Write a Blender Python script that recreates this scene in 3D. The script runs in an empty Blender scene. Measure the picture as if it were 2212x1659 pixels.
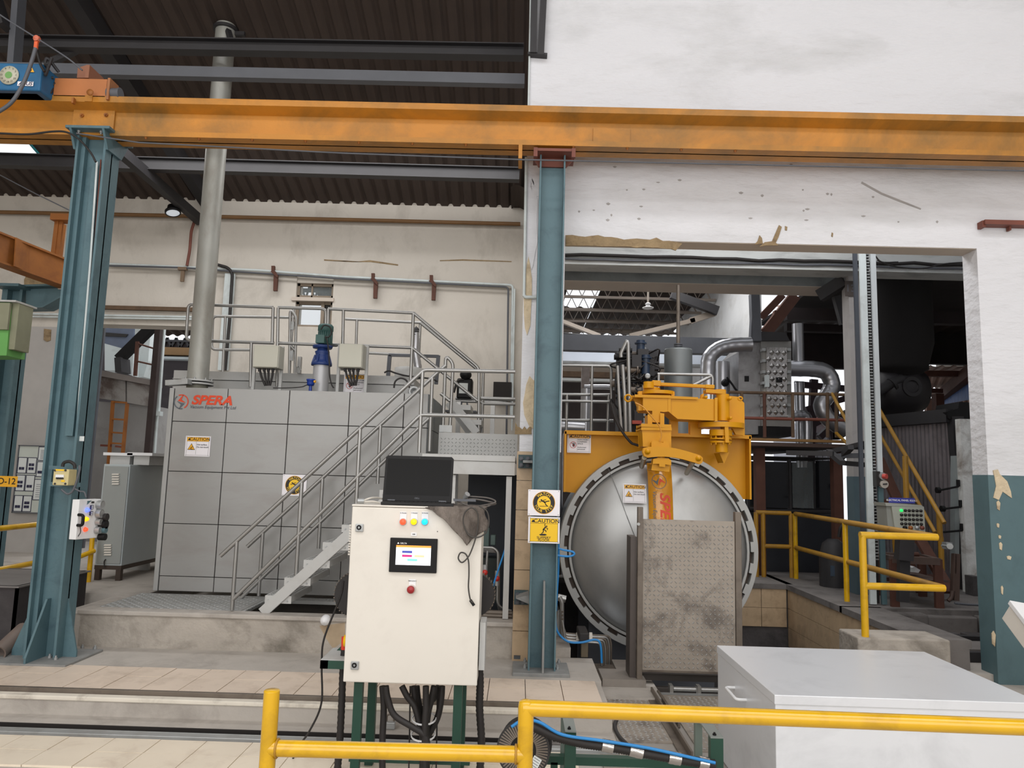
import bpy, math, random
from mathutils import Vector, Matrix
rnd = random.Random(7)
R = math.radians
sc = bpy.context.scene
COL = sc.collection

# ---------------------------------------------------------------- camera
F_PX, CX, CY = 1600.0, 1106.0, 829.5
CAM = Vector((0, 0, 1.55))
CROT = Matrix.Rotation(R(0.7), 3, 'Z') @ Matrix.Rotation(R(97.0), 3, 'X') @ Matrix.Rotation(R(1.6), 3, 'Z')
cd = bpy.data.cameras.new('camera')
cd.sensor_width = 36.0
cd.lens = 36.0 * F_PX / 2212.0
cd.clip_end = 200
cam = bpy.data.objects.new('camera', cd)
cam.matrix_world = Matrix.Translation(CAM) @ CROT.to_4x4()
COL.objects.link(cam)
sc.camera = cam

# ---------------------------------------------------------------- sky, lights, exposure
w = bpy.data.worlds.new('overcast_sky')
sc.world = w
w.use_nodes = True
bg = w.node_tree.nodes['Background']
bg.inputs[0].default_value = (0.93, 0.96, 1.0, 1)
bg.inputs[1].default_value = 1.6

def area(name, loc, rot, sx, sy, power, col=(1, 1, 1)):
    l = bpy.data.lights.new(name, 'AREA')
    l.shape = 'RECTANGLE'
    l.size, l.size_y, l.energy, l.color = sx, sy, power, col
    o = bpy.data.objects.new(name, l)
    o.location = loc
    o.rotation_euler = rot
    COL.objects.link(o)
    return o
# rooflights of the main hall, high above the working aisle
area('hall_rooflight', (0.0, -0.2, 9.0), (0, 0, 0), 16.0, 1.4, 620)
area('hall_rooflight', (0.0, -3.0, 9.0), (0, 0, 0), 16.0, 1.2, 450)
# tall windows of the hall behind the camera
area('hall_window', (0.0, -4.8, 3.6), (R(90), 0, 0), 15.0, 5.0, 760, (0.98, 0.99, 1))
# added fill lamps that brighten the rear bays, not actual rooflights
area('bay_fill', (-2.6, 8.0, 5.45), (R(17), 0, 0), 5.0, 0.8, 110)
area('bay_fill', (2.2, 7.2, 4.6), (0, 0, 0), 3.0, 0.8, 55)
area('bay_fill', (1.9, 11.6, 5.15), (0, 0, 0), 2.2, 2.2, 110)
area('bay_fill', (-4.6, 12.6, 5.4), (0, 0, 0), 3.0, 2.0, 110)
sc.view_settings.view_transform = 'Standard'
sc.view_settings.look = 'None'
sc.view_settings.gamma = 1.0
sc.view_settings.use_curve_mapping = False
sc.view_settings.exposure = -0.42

# ---------------------------------------------------------------- photo ray helpers
def ray(px, py):
    return CROT @ Vector(((px - CX) / F_PX, -(py - CY) / F_PX, -1.0))
def P(px, py, Y):
    d = ray(px, py)
    return CAM + d * (Y / d.y)
def PZ(px, py, z):
    d = ray(px, py)
    return CAM + d * ((z - CAM.z) / d.z)
def L(pts, Y):
    return [P(a, b, Y) for a, b in pts]

# ---------------------------------------------------------------- materials
def lin(c):
    return tuple(((x / 255) / 12.92 if x / 255 <= .04045 else ((x / 255 + .055) / 1.055) ** 2.4) for x in c) + (1,)
MATS = {}
def mat(name, c, r=.6, m=0.0, sp=.5, v=.12, s=5.0, b=0.0, bs=40.0, d=None, da=.35, ds=2.5, lo=.5, hi=.7, coat=0.0, st=(1, 1, 1)):
    M_ = bpy.data.materials.new(name)
    M_.use_nodes = True
    nt = M_.node_tree
    N, K = nt.nodes, nt.links
    p = N['Principled BSDF']
    p.inputs['Roughness'].default_value = r
    p.inputs['Metallic'].default_value = m
    p.inputs['Specular IOR Level'].default_value = sp
    if coat:
        p.inputs['Coat Weight'].default_value = coat
    g = N.new('ShaderNodeNewGeometry')
    mp = N.new('ShaderNodeMapping')
    mp.inputs['Scale'].default_value = st
    K.new(g.outputs['Position'], mp.inputs['Vector'])
    base = lin(c)
    nz = N.new('ShaderNodeTexNoise')
    nz.inputs['Scale'].default_value = s
    nz.inputs['Detail'].default_value = 6
    K.new(mp.outputs[0], nz.inputs['Vector'])
    mx = N.new('ShaderNodeMix')
    mx.data_type = 'RGBA'
    mx.inputs['A'].default_value = tuple(max(0, x * (1 - v * 1.6)) for x in base[:3]) + (1,)
    mx.inputs['B'].default_value = tuple(min(1, x * (1 + v)) for x in base[:3]) + (1,)
    K.new(nz.outputs[0], mx.inputs['Factor'])
    out = mx.outputs['Result']
    if d:
        n2 = N.new('ShaderNodeTexNoise')
        n2.inputs['Scale'].default_value = ds
        n2.inputs['Detail'].default_value = 9
        n2.inputs['Roughness'].default_value = .65
        n2.inputs['Distortion'].default_value = .4
        K.new(mp.outputs[0], n2.inputs['Vector'])
        mr = N.new('ShaderNodeMapRange')
        mr.inputs[1].default_value = lo
        mr.inputs[2].default_value = hi
        mr.inputs[4].default_value = da
        K.new(n2.outputs[0], mr.inputs[0])
        m2 = N.new('ShaderNodeMix')
        m2.data_type = 'RGBA'
        m2.inputs['B'].default_value = lin(d)
        K.new(out, m2.inputs['A'])
        K.new(mr.outputs[0], m2.inputs['Factor'])
        out = m2.outputs['Result']
    K.new(out, p.inputs['Base Color'])
    if b:
        n3 = N.new('ShaderNodeTexNoise')
        n3.inputs['Scale'].default_value = bs
        n3.inputs['Detail'].default_value = 5
        K.new(mp.outputs[0], n3.inputs['Vector'])
        bp = N.new('ShaderNodeBump')
        bp.inputs['Strength'].default_value = b
        bp.inputs['Distance'].default_value = .02
        K.new(n3.outputs[0], bp.inputs['Height'])
        K.new(bp.outputs[0], p.inputs['Normal'])
    MATS[name] = M_
    return M_
def glow(name, c, e):
    M_ = mat(name, c, .3, v=.02)
    p = M_.node_tree.nodes['Principled BSDF']
    p.inputs['Emission Color'].default_value = lin(c)
    p.inputs['Emission Strength'].default_value = e
    return M_
def glass(name, c, alpha, r=.05):
    M_ = mat(name, c, r, v=.05)
    M_.node_tree.nodes['Principled BSDF'].inputs['Alpha'].default_value = alpha
    return M_

concrete = mat('concrete', (176, 168, 158), .9, v=.2, s=5, b=.4, bs=30, d=(98, 92, 82), da=.75, ds=2.6, lo=.47, hi=.68)
dusty = mat('dusty_concrete', (182, 175, 167), .9, v=.12, s=4, b=.2, bs=25, d=(130, 122, 115), da=.5, ds=3)
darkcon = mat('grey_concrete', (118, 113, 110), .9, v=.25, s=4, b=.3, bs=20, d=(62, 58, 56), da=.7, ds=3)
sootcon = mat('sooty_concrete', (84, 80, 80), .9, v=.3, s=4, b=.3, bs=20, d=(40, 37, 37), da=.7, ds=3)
tile_a = mat('cream_tile', (240, 226, 205), .35, v=.07, s=3, d=(205, 185, 165), da=.5, ds=5, coat=.1)
tile_b = mat('pink_cream_tile', (226, 208, 190), .45, v=.1, s=3, d=(180, 160, 142), da=.55, ds=5)
tile_p = mat('beige_wall_tile', (196, 170, 138), .4, v=.16, s=9, d=(128, 106, 82), da=.6, ds=7, lo=.5, hi=.75)
grout = mat('pale_grout', (215, 200, 178), .9)
white_w = mat('white_plaster', (222, 222, 226), .85, v=.05, s=1.5, b=1.0, bs=9, d=(188, 188, 188), da=.6, ds=1.3, lo=.5, hi=.75, st=(.6, 1, 1.6))
cream_w = mat('cream_plaster', (205, 198, 188), .9, v=.09, s=1.2, b=.35, bs=9, d=(140, 132, 122), da=.5, ds=1.6, lo=.52, hi=.75, st=(1, 1, .7))
soffit_m = mat('soffit_plaster', (196, 184, 172), .9, v=.06)
peel = mat('peeled_plaster', (214, 196, 166), .95, v=.2, s=14, b=.5, bs=40, d=(120, 92, 62), da=.7, ds=6)
raw = mat('broken_concrete', (158, 136, 104), .95, v=.3, s=12, b=.8, bs=30, d=(88, 70, 52), da=.6, ds=6)
teal_w = mat('teal_wall_paint', (84, 110, 116), .55, v=.1, s=3, d=(60, 78, 84), da=.4, ds=3)
teal = mat('teal_steel_paint', (84, 112, 120), .5, v=.1, s=4, d=(50, 72, 84), da=.5, ds=5, b=.06, bs=60)
teal_d = mat('dusty_teal', (138, 138, 136), .7, v=.2, s=12, d=(92, 98, 100), da=.5, ds=8)
beam_y = mat('weathered_yellow', (196, 130, 40), .5, v=.18, s=2, d=(112, 88, 46), da=.85, ds=1.3, lo=.42, hi=.66, b=.1, bs=50)
orange_y = mat('rusty_orange', (158, 96, 38), .6, v=.16, s=4, d=(110, 62, 30), da=.6, ds=3)
rail_y = mat('glossy_yellow', (222, 172, 18), .25, v=.1, s=7, d=(150, 112, 20), da=.5, ds=5, coat=.5)
rail_d = mat('dull_yellow_brown', (176, 130, 40), .45, v=.15, s=6, d=(98, 76, 40), da=.6, ds=4)
davit = mat('machine_yellow', (212, 148, 8), .42, sp=.3, v=.05, s=5)
strap_y = mat('lacquered_yellow', (222, 150, 22), .2, v=.1, s=8, b=.25, bs=30, coat=.6)
panel_g = mat('grey_cladding', (160, 159, 157), .42, m=.25, v=.03, s=2, st=(1, 1, 3), d=(146, 140, 136), da=.5, ds=1.5)
panel_s = mat('steel_blue_grey', (128, 134, 138), .45, m=.2, v=.08)
steel = mat('stainless_tube', (164, 163, 161), .34, m=.75, v=.06)
galv = mat('galvanised_steel', (176, 178, 178), .42, m=.55, v=.12, s=9, d=(136, 130, 122), da=.5, ds=4)
paintg = mat('light_grey_paint', (190, 190, 188), .5, v=.05, d=(160, 156, 150), da=.4, ds=4)
plate_l = mat('tread_plate_steel', (172, 172, 170), .5, m=.35, v=.12, s=6)
plate_d = mat('soiled_tread_plate', (160, 150, 139), .55, m=.3, v=.14, s=6, d=(92, 84, 78), da=.75, ds=4.5, lo=.52, hi=.66)
brown_s = mat('brownish_steel', (120, 110, 100), .5, m=.4, v=.2, s=6, d=(70, 60, 54), da=.6, ds=5)
dish = mat('brushed_aluminium_paint', (178, 178, 177), .4, m=.75, v=.1, s=2.2, d=(140, 140, 140), da=.5, ds=1.4)
ring_g = mat('ring_grey', (170, 170, 168), .45, m=.2, v=.08)
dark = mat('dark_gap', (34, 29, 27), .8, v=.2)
black = mat('black_plastic', (22, 21, 22), .5, sp=.25, v=.1)
rubber = mat('black_rubber', (38, 34, 33), .6, v=.2, s=20)
roof_m = mat('brown_roof_sheet', (66, 53, 46), .8, v=.3, s=2, st=(6, .6, 1), d=(46, 38, 34), da=.6, ds=2)
iron = mat('dark_iron', (46, 44, 46), .6, v=.2, s=5)
iron_l = mat('grey_iron', (90, 92, 98), .55, v=.15)
rust = mat('dark_rust', (92, 58, 46), .8, v=.25, s=8)
rust_b = mat('red_brown_paint', (120, 66, 52), .6, v=.2)
wood_b = mat('brown_timber', (104, 82, 62), .8, v=.25, s=4, d=(60, 46, 38), da=.6, ds=4)
cab_w = mat('cream_white_enamel', (224, 218, 208), .38, v=.03, s=3, d=(200, 192, 182), da=.35, ds=2.5)
white_p = mat('white_plastic', (235, 235, 236), .4, v=.03)
silver = mat('silver_sheet', (228, 230, 234), .3, m=.15, v=.04, s=2, d=(190, 192, 196), da=.5, ds=2)
green_s = mat('dark_green_paint', (26, 66, 52), .45, v=.15)
green_l = mat('pale_green_paint', (104, 168, 88), .6, v=.12)
olive = mat('faded_olive_panel', (142, 142, 118), .7, v=.2, d=(110, 96, 70), da=.5)
motor_g = mat('motor_green', (58, 96, 92), .45, v=.12)
motor_b = mat('gearbox_blue', (34, 58, 116), .45, v=.15)
hoist_b = mat('hoist_blue', (28, 100, 146), .5, v=.25, s=9)
blue_h = mat('blue_hose', (38, 132, 200), .4, v=.08)
red_m = mat('signal_red', (190, 46, 36), .4, v=.06)
sign_w = mat('sign_white', (240, 236, 240), .35, v=.02)
sign_y = mat('sign_yellow', (248, 200, 22), .4, v=.03)
sign_o = mat('sign_amber', (240, 176, 40), .4, v=.03)
ink = mat('print_black', (28, 24, 22), .5, v=.05)
ink_b = mat('print_dark_blue', (40, 40, 70), .5, v=.05)
logo_o = mat('print_orange_red', (222, 70, 30), .5, v=.05)
logo_g = mat('print_slate', (92, 98, 106), .5, v=.05)
cloth_m = mat('grey_felt', (124, 114, 106), .95, v=.5, s=22, b=.9, bs=60, st=(1, 1, .4), d=(70, 62, 56), da=.75, ds=9, lo=.45, hi=.62)
foil = mat('aluminium_foil', (200, 196, 192), .22, m=.9, v=.1, b=.3, bs=18)
duct_m = mat('spiral_duct', (188, 188, 192), .3, m=.8, v=.1)
quilt = mat('quilted_foil', (158, 156, 156), .38, m=.6, v=.3, s=5, d=(104, 98, 96), da=.5, ds=4)
corr_m = mat('corrugated_grey', (138, 132, 136), .38, m=.6, v=.25, s=3, d=(70, 62, 60), da=.6, ds=2)
pink_r = mat('pink_brown_sheet', (190, 156, 138), .7, v=.12)
blue_c = mat('blue_sheet', (36, 86, 156), .6, v=.12)
red_c = mat('red_sheet', (176, 52, 56), .6, v=.1)
zinc_w = mat('pale_zinc_paint', (206, 214, 214), .5, v=.06, d=(150, 150, 146), da=.5, ds=3)
paper = mat('paper_sheet', (214, 218, 216), .8, v=.05)
board_m = mat('notice_board', (196, 202, 194), .6, v=.06)
clear_g = glass('window_glass', (150, 158, 160), .25)
smoke_g = mat('cabin_glass', (26, 28, 32), .08, v=.05)
lamp_r = glow('lamp_red', (240, 70, 40), 2.2)
lamp_y = glow('lamp_amber', (255, 190, 10), 1.6)
lamp_b = glow('lamp_blue', (20, 170, 250), 2.2)
lamp_v = glow('lamp_violet_blue', (90, 110, 255), 2.5)
lamp_g = glow('lamp_green', (30, 210, 90), 2.0)
scr_w = glow('screen_white', (246, 248, 255), 1.1)
scr_b = glow('screen_blue', (60, 70, 160), .8)
scr_m = glow('screen_magenta', (190, 40, 120), .8)
scr_o = glow('screen_peach', (240, 190, 150), .9)
scr_t = glow('screen_teal', (120, 220, 190), .9)
scr_a = glow('screen_orange', (240, 150, 60), .9)
bulb = glow('lamp_lens', (230, 238, 248), .5)

# ---------------------------------------------------------------- mesh builder
ORG = {}
def fr(o, u=(1, 0, 0), v=(0, 0, 1)):
    u, v = Vector(u).normalized(), Vector(v).normalized()
    n = u.cross(v)
    m = Matrix.Identity(4)
    for i, c in enumerate((u, v, n, Vector(o))):
        for j in range(3):
            m[j][i] = c[j]
    return m
def perp(d):
    d = Vector(d).normalized()
    a = Vector((0, 0, 1)) if abs(d.z) < .9 else Vector((1, 0, 0))
    u = d.cross(a).normalized()
    return u, d.cross(u).normalized()
def fil(pts, r, k=4):
    pts = [Vector(p) for p in pts]
    out = [pts[0]]
    for a, b, c in zip(pts, pts[1:], pts[2:]):
        d1, d2 = a - b, c - b
        rr = min(r, d1.length * .45, d2.length * .45)
        s, e = b + d1.normalized() * rr, b + d2.normalized() * rr
        for i in range(k + 1):
            t = i / k
            out.append(s * (1 - t) ** 2 + b * 2 * t * (1 - t) + e * t * t)
    out.append(pts[-1])
    return out
def cr(pts, k=6):
    p = [Vector(q) for q in pts]
    p = [p[0] * 2 - p[1]] + p + [p[-1] * 2 - p[-2]]
    out = []
    for i in range(1, len(p) - 2):
        a, b, c, d = p[i - 1:i + 3]
        for j in range(k):
            t = j / k
            out.append(.5 * ((2 * b) + (c - a) * t + (2 * a - 5 * b + 4 * c - d) * t * t + (3 * b - a - 3 * c + d) * t ** 3))
    out.append(p[-2])
    return out
class M:
    def __init__(s):
        s.v, s.f, s.s = [], [], []
    def add(s, vs, fs, sm=False):
        o = len(s.v)
        s.v += [Vector(q) for q in vs]
        s.f += [tuple(i + o for i in f) for f in fs]
        s.s += [sm] * len(fs)
        return s
    BF = [(0, 3, 2, 1), (4, 5, 6, 7), (0, 1, 5, 4), (1, 2, 6, 5), (2, 3, 7, 6), (3, 0, 4, 7)]
    def box(s, x0, x1, y0, y1, z0, z1):
        x0, x1 = min(x0, x1), max(x0, x1)
        y0, y1 = min(y0, y1), max(y0, y1)
        z0, z1 = min(z0, z1), max(z0, z1)
        return s.add([(x0, y0, z0), (x1, y0, z0), (x1, y1, z0), (x0, y1, z0), (x0, y0, z1), (x1, y0, z1), (x1, y1, z1), (x0, y1, z1)], M.BF)
    def pbox(s, px0, py0, px1, py1, Y, D):
        """box whose front face spans two photo corners on plane Y; vertical, depth D away from the viewer"""
        a, b = P(px0, py0, Y), P(px1, py1, Y)
        return s.box(a.x, b.x, Y, Y + D, a.z, b.z)
    def fbox(s, F, x0, x1, y0, y1, z0, z1):
        c = [(x0, y0, z0), (x1, y0, z0), (x1, y1, z0), (x0, y1, z0), (x0, y0, z1), (x1, y0, z1), (x1, y1, z1), (x0, y1, z1)]
        return s.add([F @ Vector(q) for q in c], M.BF)
    def bar(s, p, q, wd, ht, up=(0, 0, 1)):
        p, q = Vector(p), Vector(q)
        d = (q - p).normalized()
        u = d.cross(Vector(up))
        if u.length < 1e-4:
            u = d.cross(Vector((0, 1, 0)))
        u.normalize()
        n = u.cross(d).normalized()
        u, n = u * wd / 2, n * ht / 2
        c = [p - u - n, p + u - n, q + u - n, q - u - n, p - u + n, p + u + n, q + u + n, q - u + n]
        return s.add(c, M.BF)
    def cyl(s, p, q, r, n=12, r2=None, caps=True):
        p, q = Vector(p), Vector(q)
        r2 = r if r2 is None else r2
        u, v = perp(q - p)
        a = [p + (u * math.cos(t) + v * math.sin(t)) * r for t in [i * math.tau / n for i in range(n)]]
        b = [q + (u * math.cos(t) + v * math.sin(t)) * r2 for t in [i * math.tau / n for i in range(n)]]
        s.add(a + b, [(i, (i + 1) % n, n + (i + 1) % n, n + i) for i in range(n)], True)
        if caps:
            s.add(a, [tuple(range(n - 1, -1, -1))])
            s.add(b, [tuple(range(n))])
        return s
    def tube(s, pts, r, n=8, closed=False):
        pts = [Vector(p) for p in pts]
        k = len(pts)
        rs = r if isinstance(r, (list, tuple)) else [r] * k
        u = None
        vs = []
        for i, p in enumerate(pts):
            a = pts[i - 1] if i or closed else p
            b = pts[(i + 1) % k] if i < k - 1 or closed else p
            d = (b - a)
            if d.length < 1e-9:
                d = Vector((0, 0, 1))
            d.normalize()
            if u is None:
                u = perp(d)[0]
            u = (u - d * u.dot(d))
            if u.length < 1e-6:
                u = perp(d)[0]
            u.normalize()
            v = d.cross(u)
            vs += [p + (u * math.cos(j * math.tau / n) + v * math.sin(j * math.tau / n)) * rs[i] for j in range(n)]
        fs = []
        for i in range(k if closed else k - 1):
            i2 = (i + 1) % k
            fs += [(i * n + j, i * n + (j + 1) % n, i2 * n + (j + 1) % n, i2 * n + j) for j in range(n)]
        s.add(vs, fs, True)
        if not closed:
            s.add(vs[:n], [tuple(range(n - 1, -1, -1))])
            s.add(vs[-n:], [tuple(range(n))])
        return s
    def lathe(s, o, ax, prof, n=24, flat=False):
        o, ax = Vector(o), Vector(ax).normalized()
        u, v = perp(ax)
        vs = []
        for r, h in prof:
            vs += [o + ax * h + (u * math.cos(j * math.tau / n) + v * math.sin(j * math.tau / n)) * r for j in range(n)]
        k = len(prof)
        if flat:
            for i in range(k - 1):
                q = vs[i * n:(i + 2) * n]
                s.add(q, [(j, (j + 1) % n, n + (j + 1) % n, n + j) for j in range(n)], True)
        else:
            s.add(vs, [(i * n + j, i * n + (j + 1) % n, (i + 1) * n + (j + 1) % n, (i + 1) * n + j) for i in range(k - 1) for j in range(n)], True)
        return s
    def prism(s, poly, F, d0, d1):
        n = len(poly)
        a = [F @ Vector((x, y, d0)) for x, y in poly]
        b = [F @ Vector((x, y, d1)) for x, y in poly]
        return s.add(a + b, [tuple(range(n - 1, -1, -1)), tuple(range(n, 2 * n))] + [(i, (i + 1) % n, n + (i + 1) % n, n + i) for i in range(n)])
    def pprism(s, pts, Y, D):
        """prism from photo corners on plane Y, extruded D away from the viewer"""
        q = L(pts, Y)
        n = len(q)
        b = [p + Vector((0, D, 0)) for p in q]
        return s.add(q + b, [tuple(range(n)), tuple(range(2 * n - 1, n - 1, -1))] + [(i, (i + 1) % n, n + (i + 1) % n, n + i) for i in range(n)])
    def ring(s, F, cx, cy, r0, r1, d0, d1, a0=0, a1=math.tau, n=40):
        full = abs(a1 - a0 - math.tau) < 1e-6
        k = n if full else n + 1
        an = [a0 + (a1 - a0) * i / n for i in range(k)]
        vs = []
        for r, d in ((r0, d0), (r1, d0), (r1, d1), (r0, d1)):
            vs += [F @ Vector((cx + r * math.cos(t), cy + r * math.sin(t), d)) for t in an]
        fs = []
        for i in range(n):
            j = (i + 1) % k
            for a in range(4):
                b = (a + 1) % 4
                fs.append((a * k + i, a * k + j, b * k + j, b * k + i))
        if not full:
            fs += [(0, k, 2 * k, 3 * k), (k - 1, 4 * k - 1, 3 * k - 1, 2 * k - 1)]
        return s.add(vs, fs)
    # flat print
    def rect(s, F, x0, y0, x1, y1, z=.001):
        return s.add([F @ Vector(q) for q in ((x0, y0, z), (x1, y0, z), (x1, y1, z), (x0, y1, z))], [(0, 1, 2, 3)])
    def poly(s, F, pts, z=.001):
        return s.add([F @ Vector((x, y, z)) for x, y in pts], [tuple(range(len(pts)))])
    def disc(s, F, cx, cy, r0, r1, z=.001, a0=0, a1=math.tau, n=32):
        an = [a0 + (a1 - a0) * i / n for i in range(n + 1)]
        if r0 <= 0:
            return s.poly(F, [(cx + r1 * math.cos(t), cy + r1 * math.sin(t)) for t in an[:-1]], z)
        vs = [F @ Vector((cx + r * math.cos(t), cy + r * math.sin(t), z)) for r in (r0, r1) for t in an]
        return s.add(vs, [(i, n + 1 + i, n + 2 + i, i + 1) for i in range(n)])
    def stroke(s, F, pts, wd, z=.001):
        for (ax, ay), (bx, by) in zip(pts, pts[1:]):
            dx, dy = bx - ax, by - ay
            l = math.hypot(dx, dy) or 1
            nx, ny = -dy / l * wd / 2, dx / l * wd / 2
            s.poly(F, [(ax + nx, ay + ny), (ax - nx, ay - ny), (bx - nx, by - ny), (bx + nx, by + ny)], z)
            s.disc(F, bx, by, 0, wd / 2, z, n=8)
        return s
    def text(s, F, t, x, y, size, z=.0015, al='CENTER', bold=0, shear=0, sx=1.0, rot=0):
        cu = bpy.data.curves.new('t', 'FONT')
        cu.body, cu.size, cu.align_x, cu.offset, cu.shear = t, size, al, bold * size, shear
        cu.align_y = 'CENTER'
        ob = bpy.data.objects.new('t', cu)
        me = bpy.data.meshes.new_from_object(ob)
        c, sn = math.cos(rot), math.sin(rot)
        vs = []
        for q in me.vertices:
            a, b_ = q.co.x * sx, q.co.y
            vs.append(F @ Vector((x + a * c - b_ * sn, y + a * sn + b_ * c, z)))
        s.add(vs, [tuple(p.vertices) for p in me.polygons])
        bpy.data.objects.remove(ob)
        bpy.data.curves.remove(cu)
        bpy.data.meshes.remove(me)
        return s
def T(name, label, cat, loc, group=None):
    o = bpy.data.objects.new(name, None)
    o.empty_display_size = .1
    o.location = loc
    COL.objects.link(o)
    ORG[o.name] = Vector(loc)
    o['label'], o['category'] = label, cat
    if group:
        o['group'] = group
    return o
def B(m, name, material, par=None, label=None, cat=None, group=None, kind=None, bev=0):
    if par is not None:
        o0 = ORG[par.name]
    else:
        lo = Vector([min(q[i] for q in m.v) for i in range(3)])
        hi = Vector([max(q[i] for q in m.v) for i in range(3)])
        o0 = Vector(((lo.x + hi.x) / 2, (lo.y + hi.y) / 2, lo.z))
    me = bpy.data.meshes.new(name)
    me.from_pydata([q - o0 for q in m.v], [], m.f)
    me.polygons.foreach_set('use_smooth', m.s)
    me.materials.append(material)
    me.update()
    o = bpy.data.objects.new(name, me)
    COL.objects.link(o)
    ORG[o.name] = o0
    if par is not None:
        o.parent = par
    else:
        o.location = o0
    if bev:
        b = o.modifiers.new('edge', 'BEVEL')
        b.width, b.segments, b.limit_method, b.angle_limit = bev, 2, 'ANGLE', R(50)
    if label:
        o['label'] = label
    if cat:
        o['category'] = cat
    if group:
        o['group'] = group
    if kind:
        o['kind'] = kind
    return o
def S(m, name, material, par=None, bev=0):
    return B(m, name, material, par, kind=None if par else 'structure', bev=bev)
def dup(o, d, label=None, par=None):
    c = o.copy()
    COL.objects.link(c)
    ORG[c.name] = ORG[o.name] + Vector(d)
    if par is None:
        c.location = o.location + Vector(d)
    else:
        c.parent = par
    if label:
        c['label'] = label
    for ch in list(o.children):
        dup(ch, d, None, c)
    return c
def piece(me, name, loc, par):
    """one more piece sharing mesh data, loc in world"""
    o = bpy.data.objects.new(name, me)
    o.parent = par
    o.location = Vector(loc) - ORG[par.name]
    COL.objects.link(o)
    return o
def bolt(m, c, d, r=.012, h=.014):
    c, d = Vector(c), Vector(d).normalized()
    m.cyl(c, c + d * h, r, 6)
    m.cyl(c + d * h, c + d * h * 1.9, r * .55, 6)
def ibeam(m, p, q, h, wd, tf, tw, up=(0, 0, 1)):
    p, q, up = Vector(p), Vector(q), Vector(up).normalized()
    m.bar(p + up * (h - tf) / 2, q + up * (h - tf) / 2, wd, tf, up)
    m.bar(p - up * (h - tf) / 2, q - up * (h - tf) / 2, wd, tf, up)
    m.bar(p, q, tw, h - 2 * tf, up)
def lugs(m, o, u, v, nu, nv, pitch, ln, wd, ht):
    """herringbone tread pattern as raised lozenges on the plane o,u,v"""
    u, v = Vector(u).normalized(), Vector(v).normalized()
    n = u.cross(v)
    for i in range(nu):
        for j in range(nv):
            c = Vector(o) + u * (i + .5) * pitch + v * (j + .5) * pitch
            a = R(45) if (i + j) % 2 else R(-45)
            d = u * math.cos(a) + v * math.sin(a)
            e = n.cross(d)
            m.add([c - d * ln / 2, c - e * wd / 2, c + d * ln / 2, c + e * wd / 2, c - d * ln * .3 + n * ht, c + d * ln * .3 + n * ht],
                  [(0, 1, 4), (1, 5, 4), (1, 2, 5), (2, 3, 5), (3, 4, 5), (3, 0, 4)])
def corr(m, o, u, v, ln, ht, pitch, amp, fine=6):
    """corrugated sheet: o corner, u across the ribs, v along them"""
    u, v = Vector(u).normalized(), Vector(v).normalized()
    n = u.cross(v)
    k = int(ln / pitch * fine)
    a, b = [], []
    for i in range(k + 1):
        q = Vector(o) + u * (ln * i / k) + n * (amp * math.sin(math.tau * i / fine))
        a.append(q)
        b.append(q + v * ht)
    m.add(a + b, [(i, i + 1, k + 2 + i, k + 1 + i) for i in range(k)], True)
# ================================================================ SETTING
# ---- floor of the main hall
m = M()
m.box(-9, 9, -3, 4.42, -.25, -.012)
m.box(-9, .62, 4.42, 4.47, -.25, -.02)
m.box(-9, .2, 4.53, 4.585, -.25, -.03)
m.box(-9, .62, 4.585, 4.655, -.25, -.12)
m.box(-9, .62, 4.655, 4.81, -.25, -.012)
m.box(-9, .62, 4.81, 6.1, -.25, .095)
m.box(-9, .62, 5.43, 6.1, .095, .125)
m.box(.62, 1.06, 5.45, 6.3, -.25, .02)
m.box(.62, 3.3, 4.42, 5.62, -.25, -.012)
m.box(3.3, 9, 4.42, 6.0, -.25, .06)
m.box(3.3, 9, 6.0, 7.55, -.25, .12)
m.box(-9, -3.42, 6.1, 7.0, -.25, .13)
m.box(-9, -3.42, 7.0, 16, -.25, .36)
m.box(-3.42, .45, 6.1, 16, -.25, .2)
m.box(.45, 3.25, 9.15, 16, -.25, .2)
floor = S(m, 'floor', dusty)
m = M(); m.box(-9, .62, 4.47, 4.53, -.05, .0); m.box(-9, .62, 4.53, 4.542, -.05, .0)
S(m, 'steel_channel', galv, floor, .003)
m = M(); m.box(-9, .62, 4.803, 4.87, .075, .102)
S(m, 'painted_ledge', mat('worn_cream_ledge', (226, 218, 204), .8, v=.1, d=(160, 150, 138), da=.6, ds=6), floor, .006)
m = M(); m.box(-9, .62, 4.872, 4.9, .06, .128)
S(m, 'edge_angle', brown_s, floor, .002)
m = M(); m.box(-9, .62, 4.6, 4.64, -.12, -.07); m.box(-9, .62, 4.645, 4.66, -.12, -.0125); S(m, 'slot_rail_shade', dark, floor)  # slot rail, plus a dark strip painting shade onto the far wall
def tiles(x0, x1, ys, z, pw, mt, th=.012):
    me = None
    k = 0
    for (ya, yb) in ys:
        x = x0
        while x < x1 - .05:
            q = M()
            q.box(-pw / 2 + .0025, pw / 2 - .0025, ya + .0025, yb - .0025, -th, 0)
            loc = (x + pw / 2, 0, z + rnd.uniform(-.0012, .0012))
            if (ya, yb) not in CACHE:
                for i in range(len(q.v)):
                    q.v[i] += Vector(loc)
                o = B(q, 'tile', mt, floor, bev=0)
                CACHE[(ya, yb)] = (o.data, loc)
            else:
                d, l0 = CACHE[(ya, yb)]
                t = bpy.data.objects.new('tile', d)
                t.parent = floor
                t.location = Vector(loc) - Vector(l0)
                COL.objects.link(t)
            x += pw
CACHE = {}
tiles(-4.62, .35, [(4.21, 4.42), (4.0, 4.21)], 0, .2625, tile_a)
tiles(-5.58, .55, [(5.2, 5.43), (4.9, 5.2)], .1275, .2462, tile_b, .02)
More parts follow.
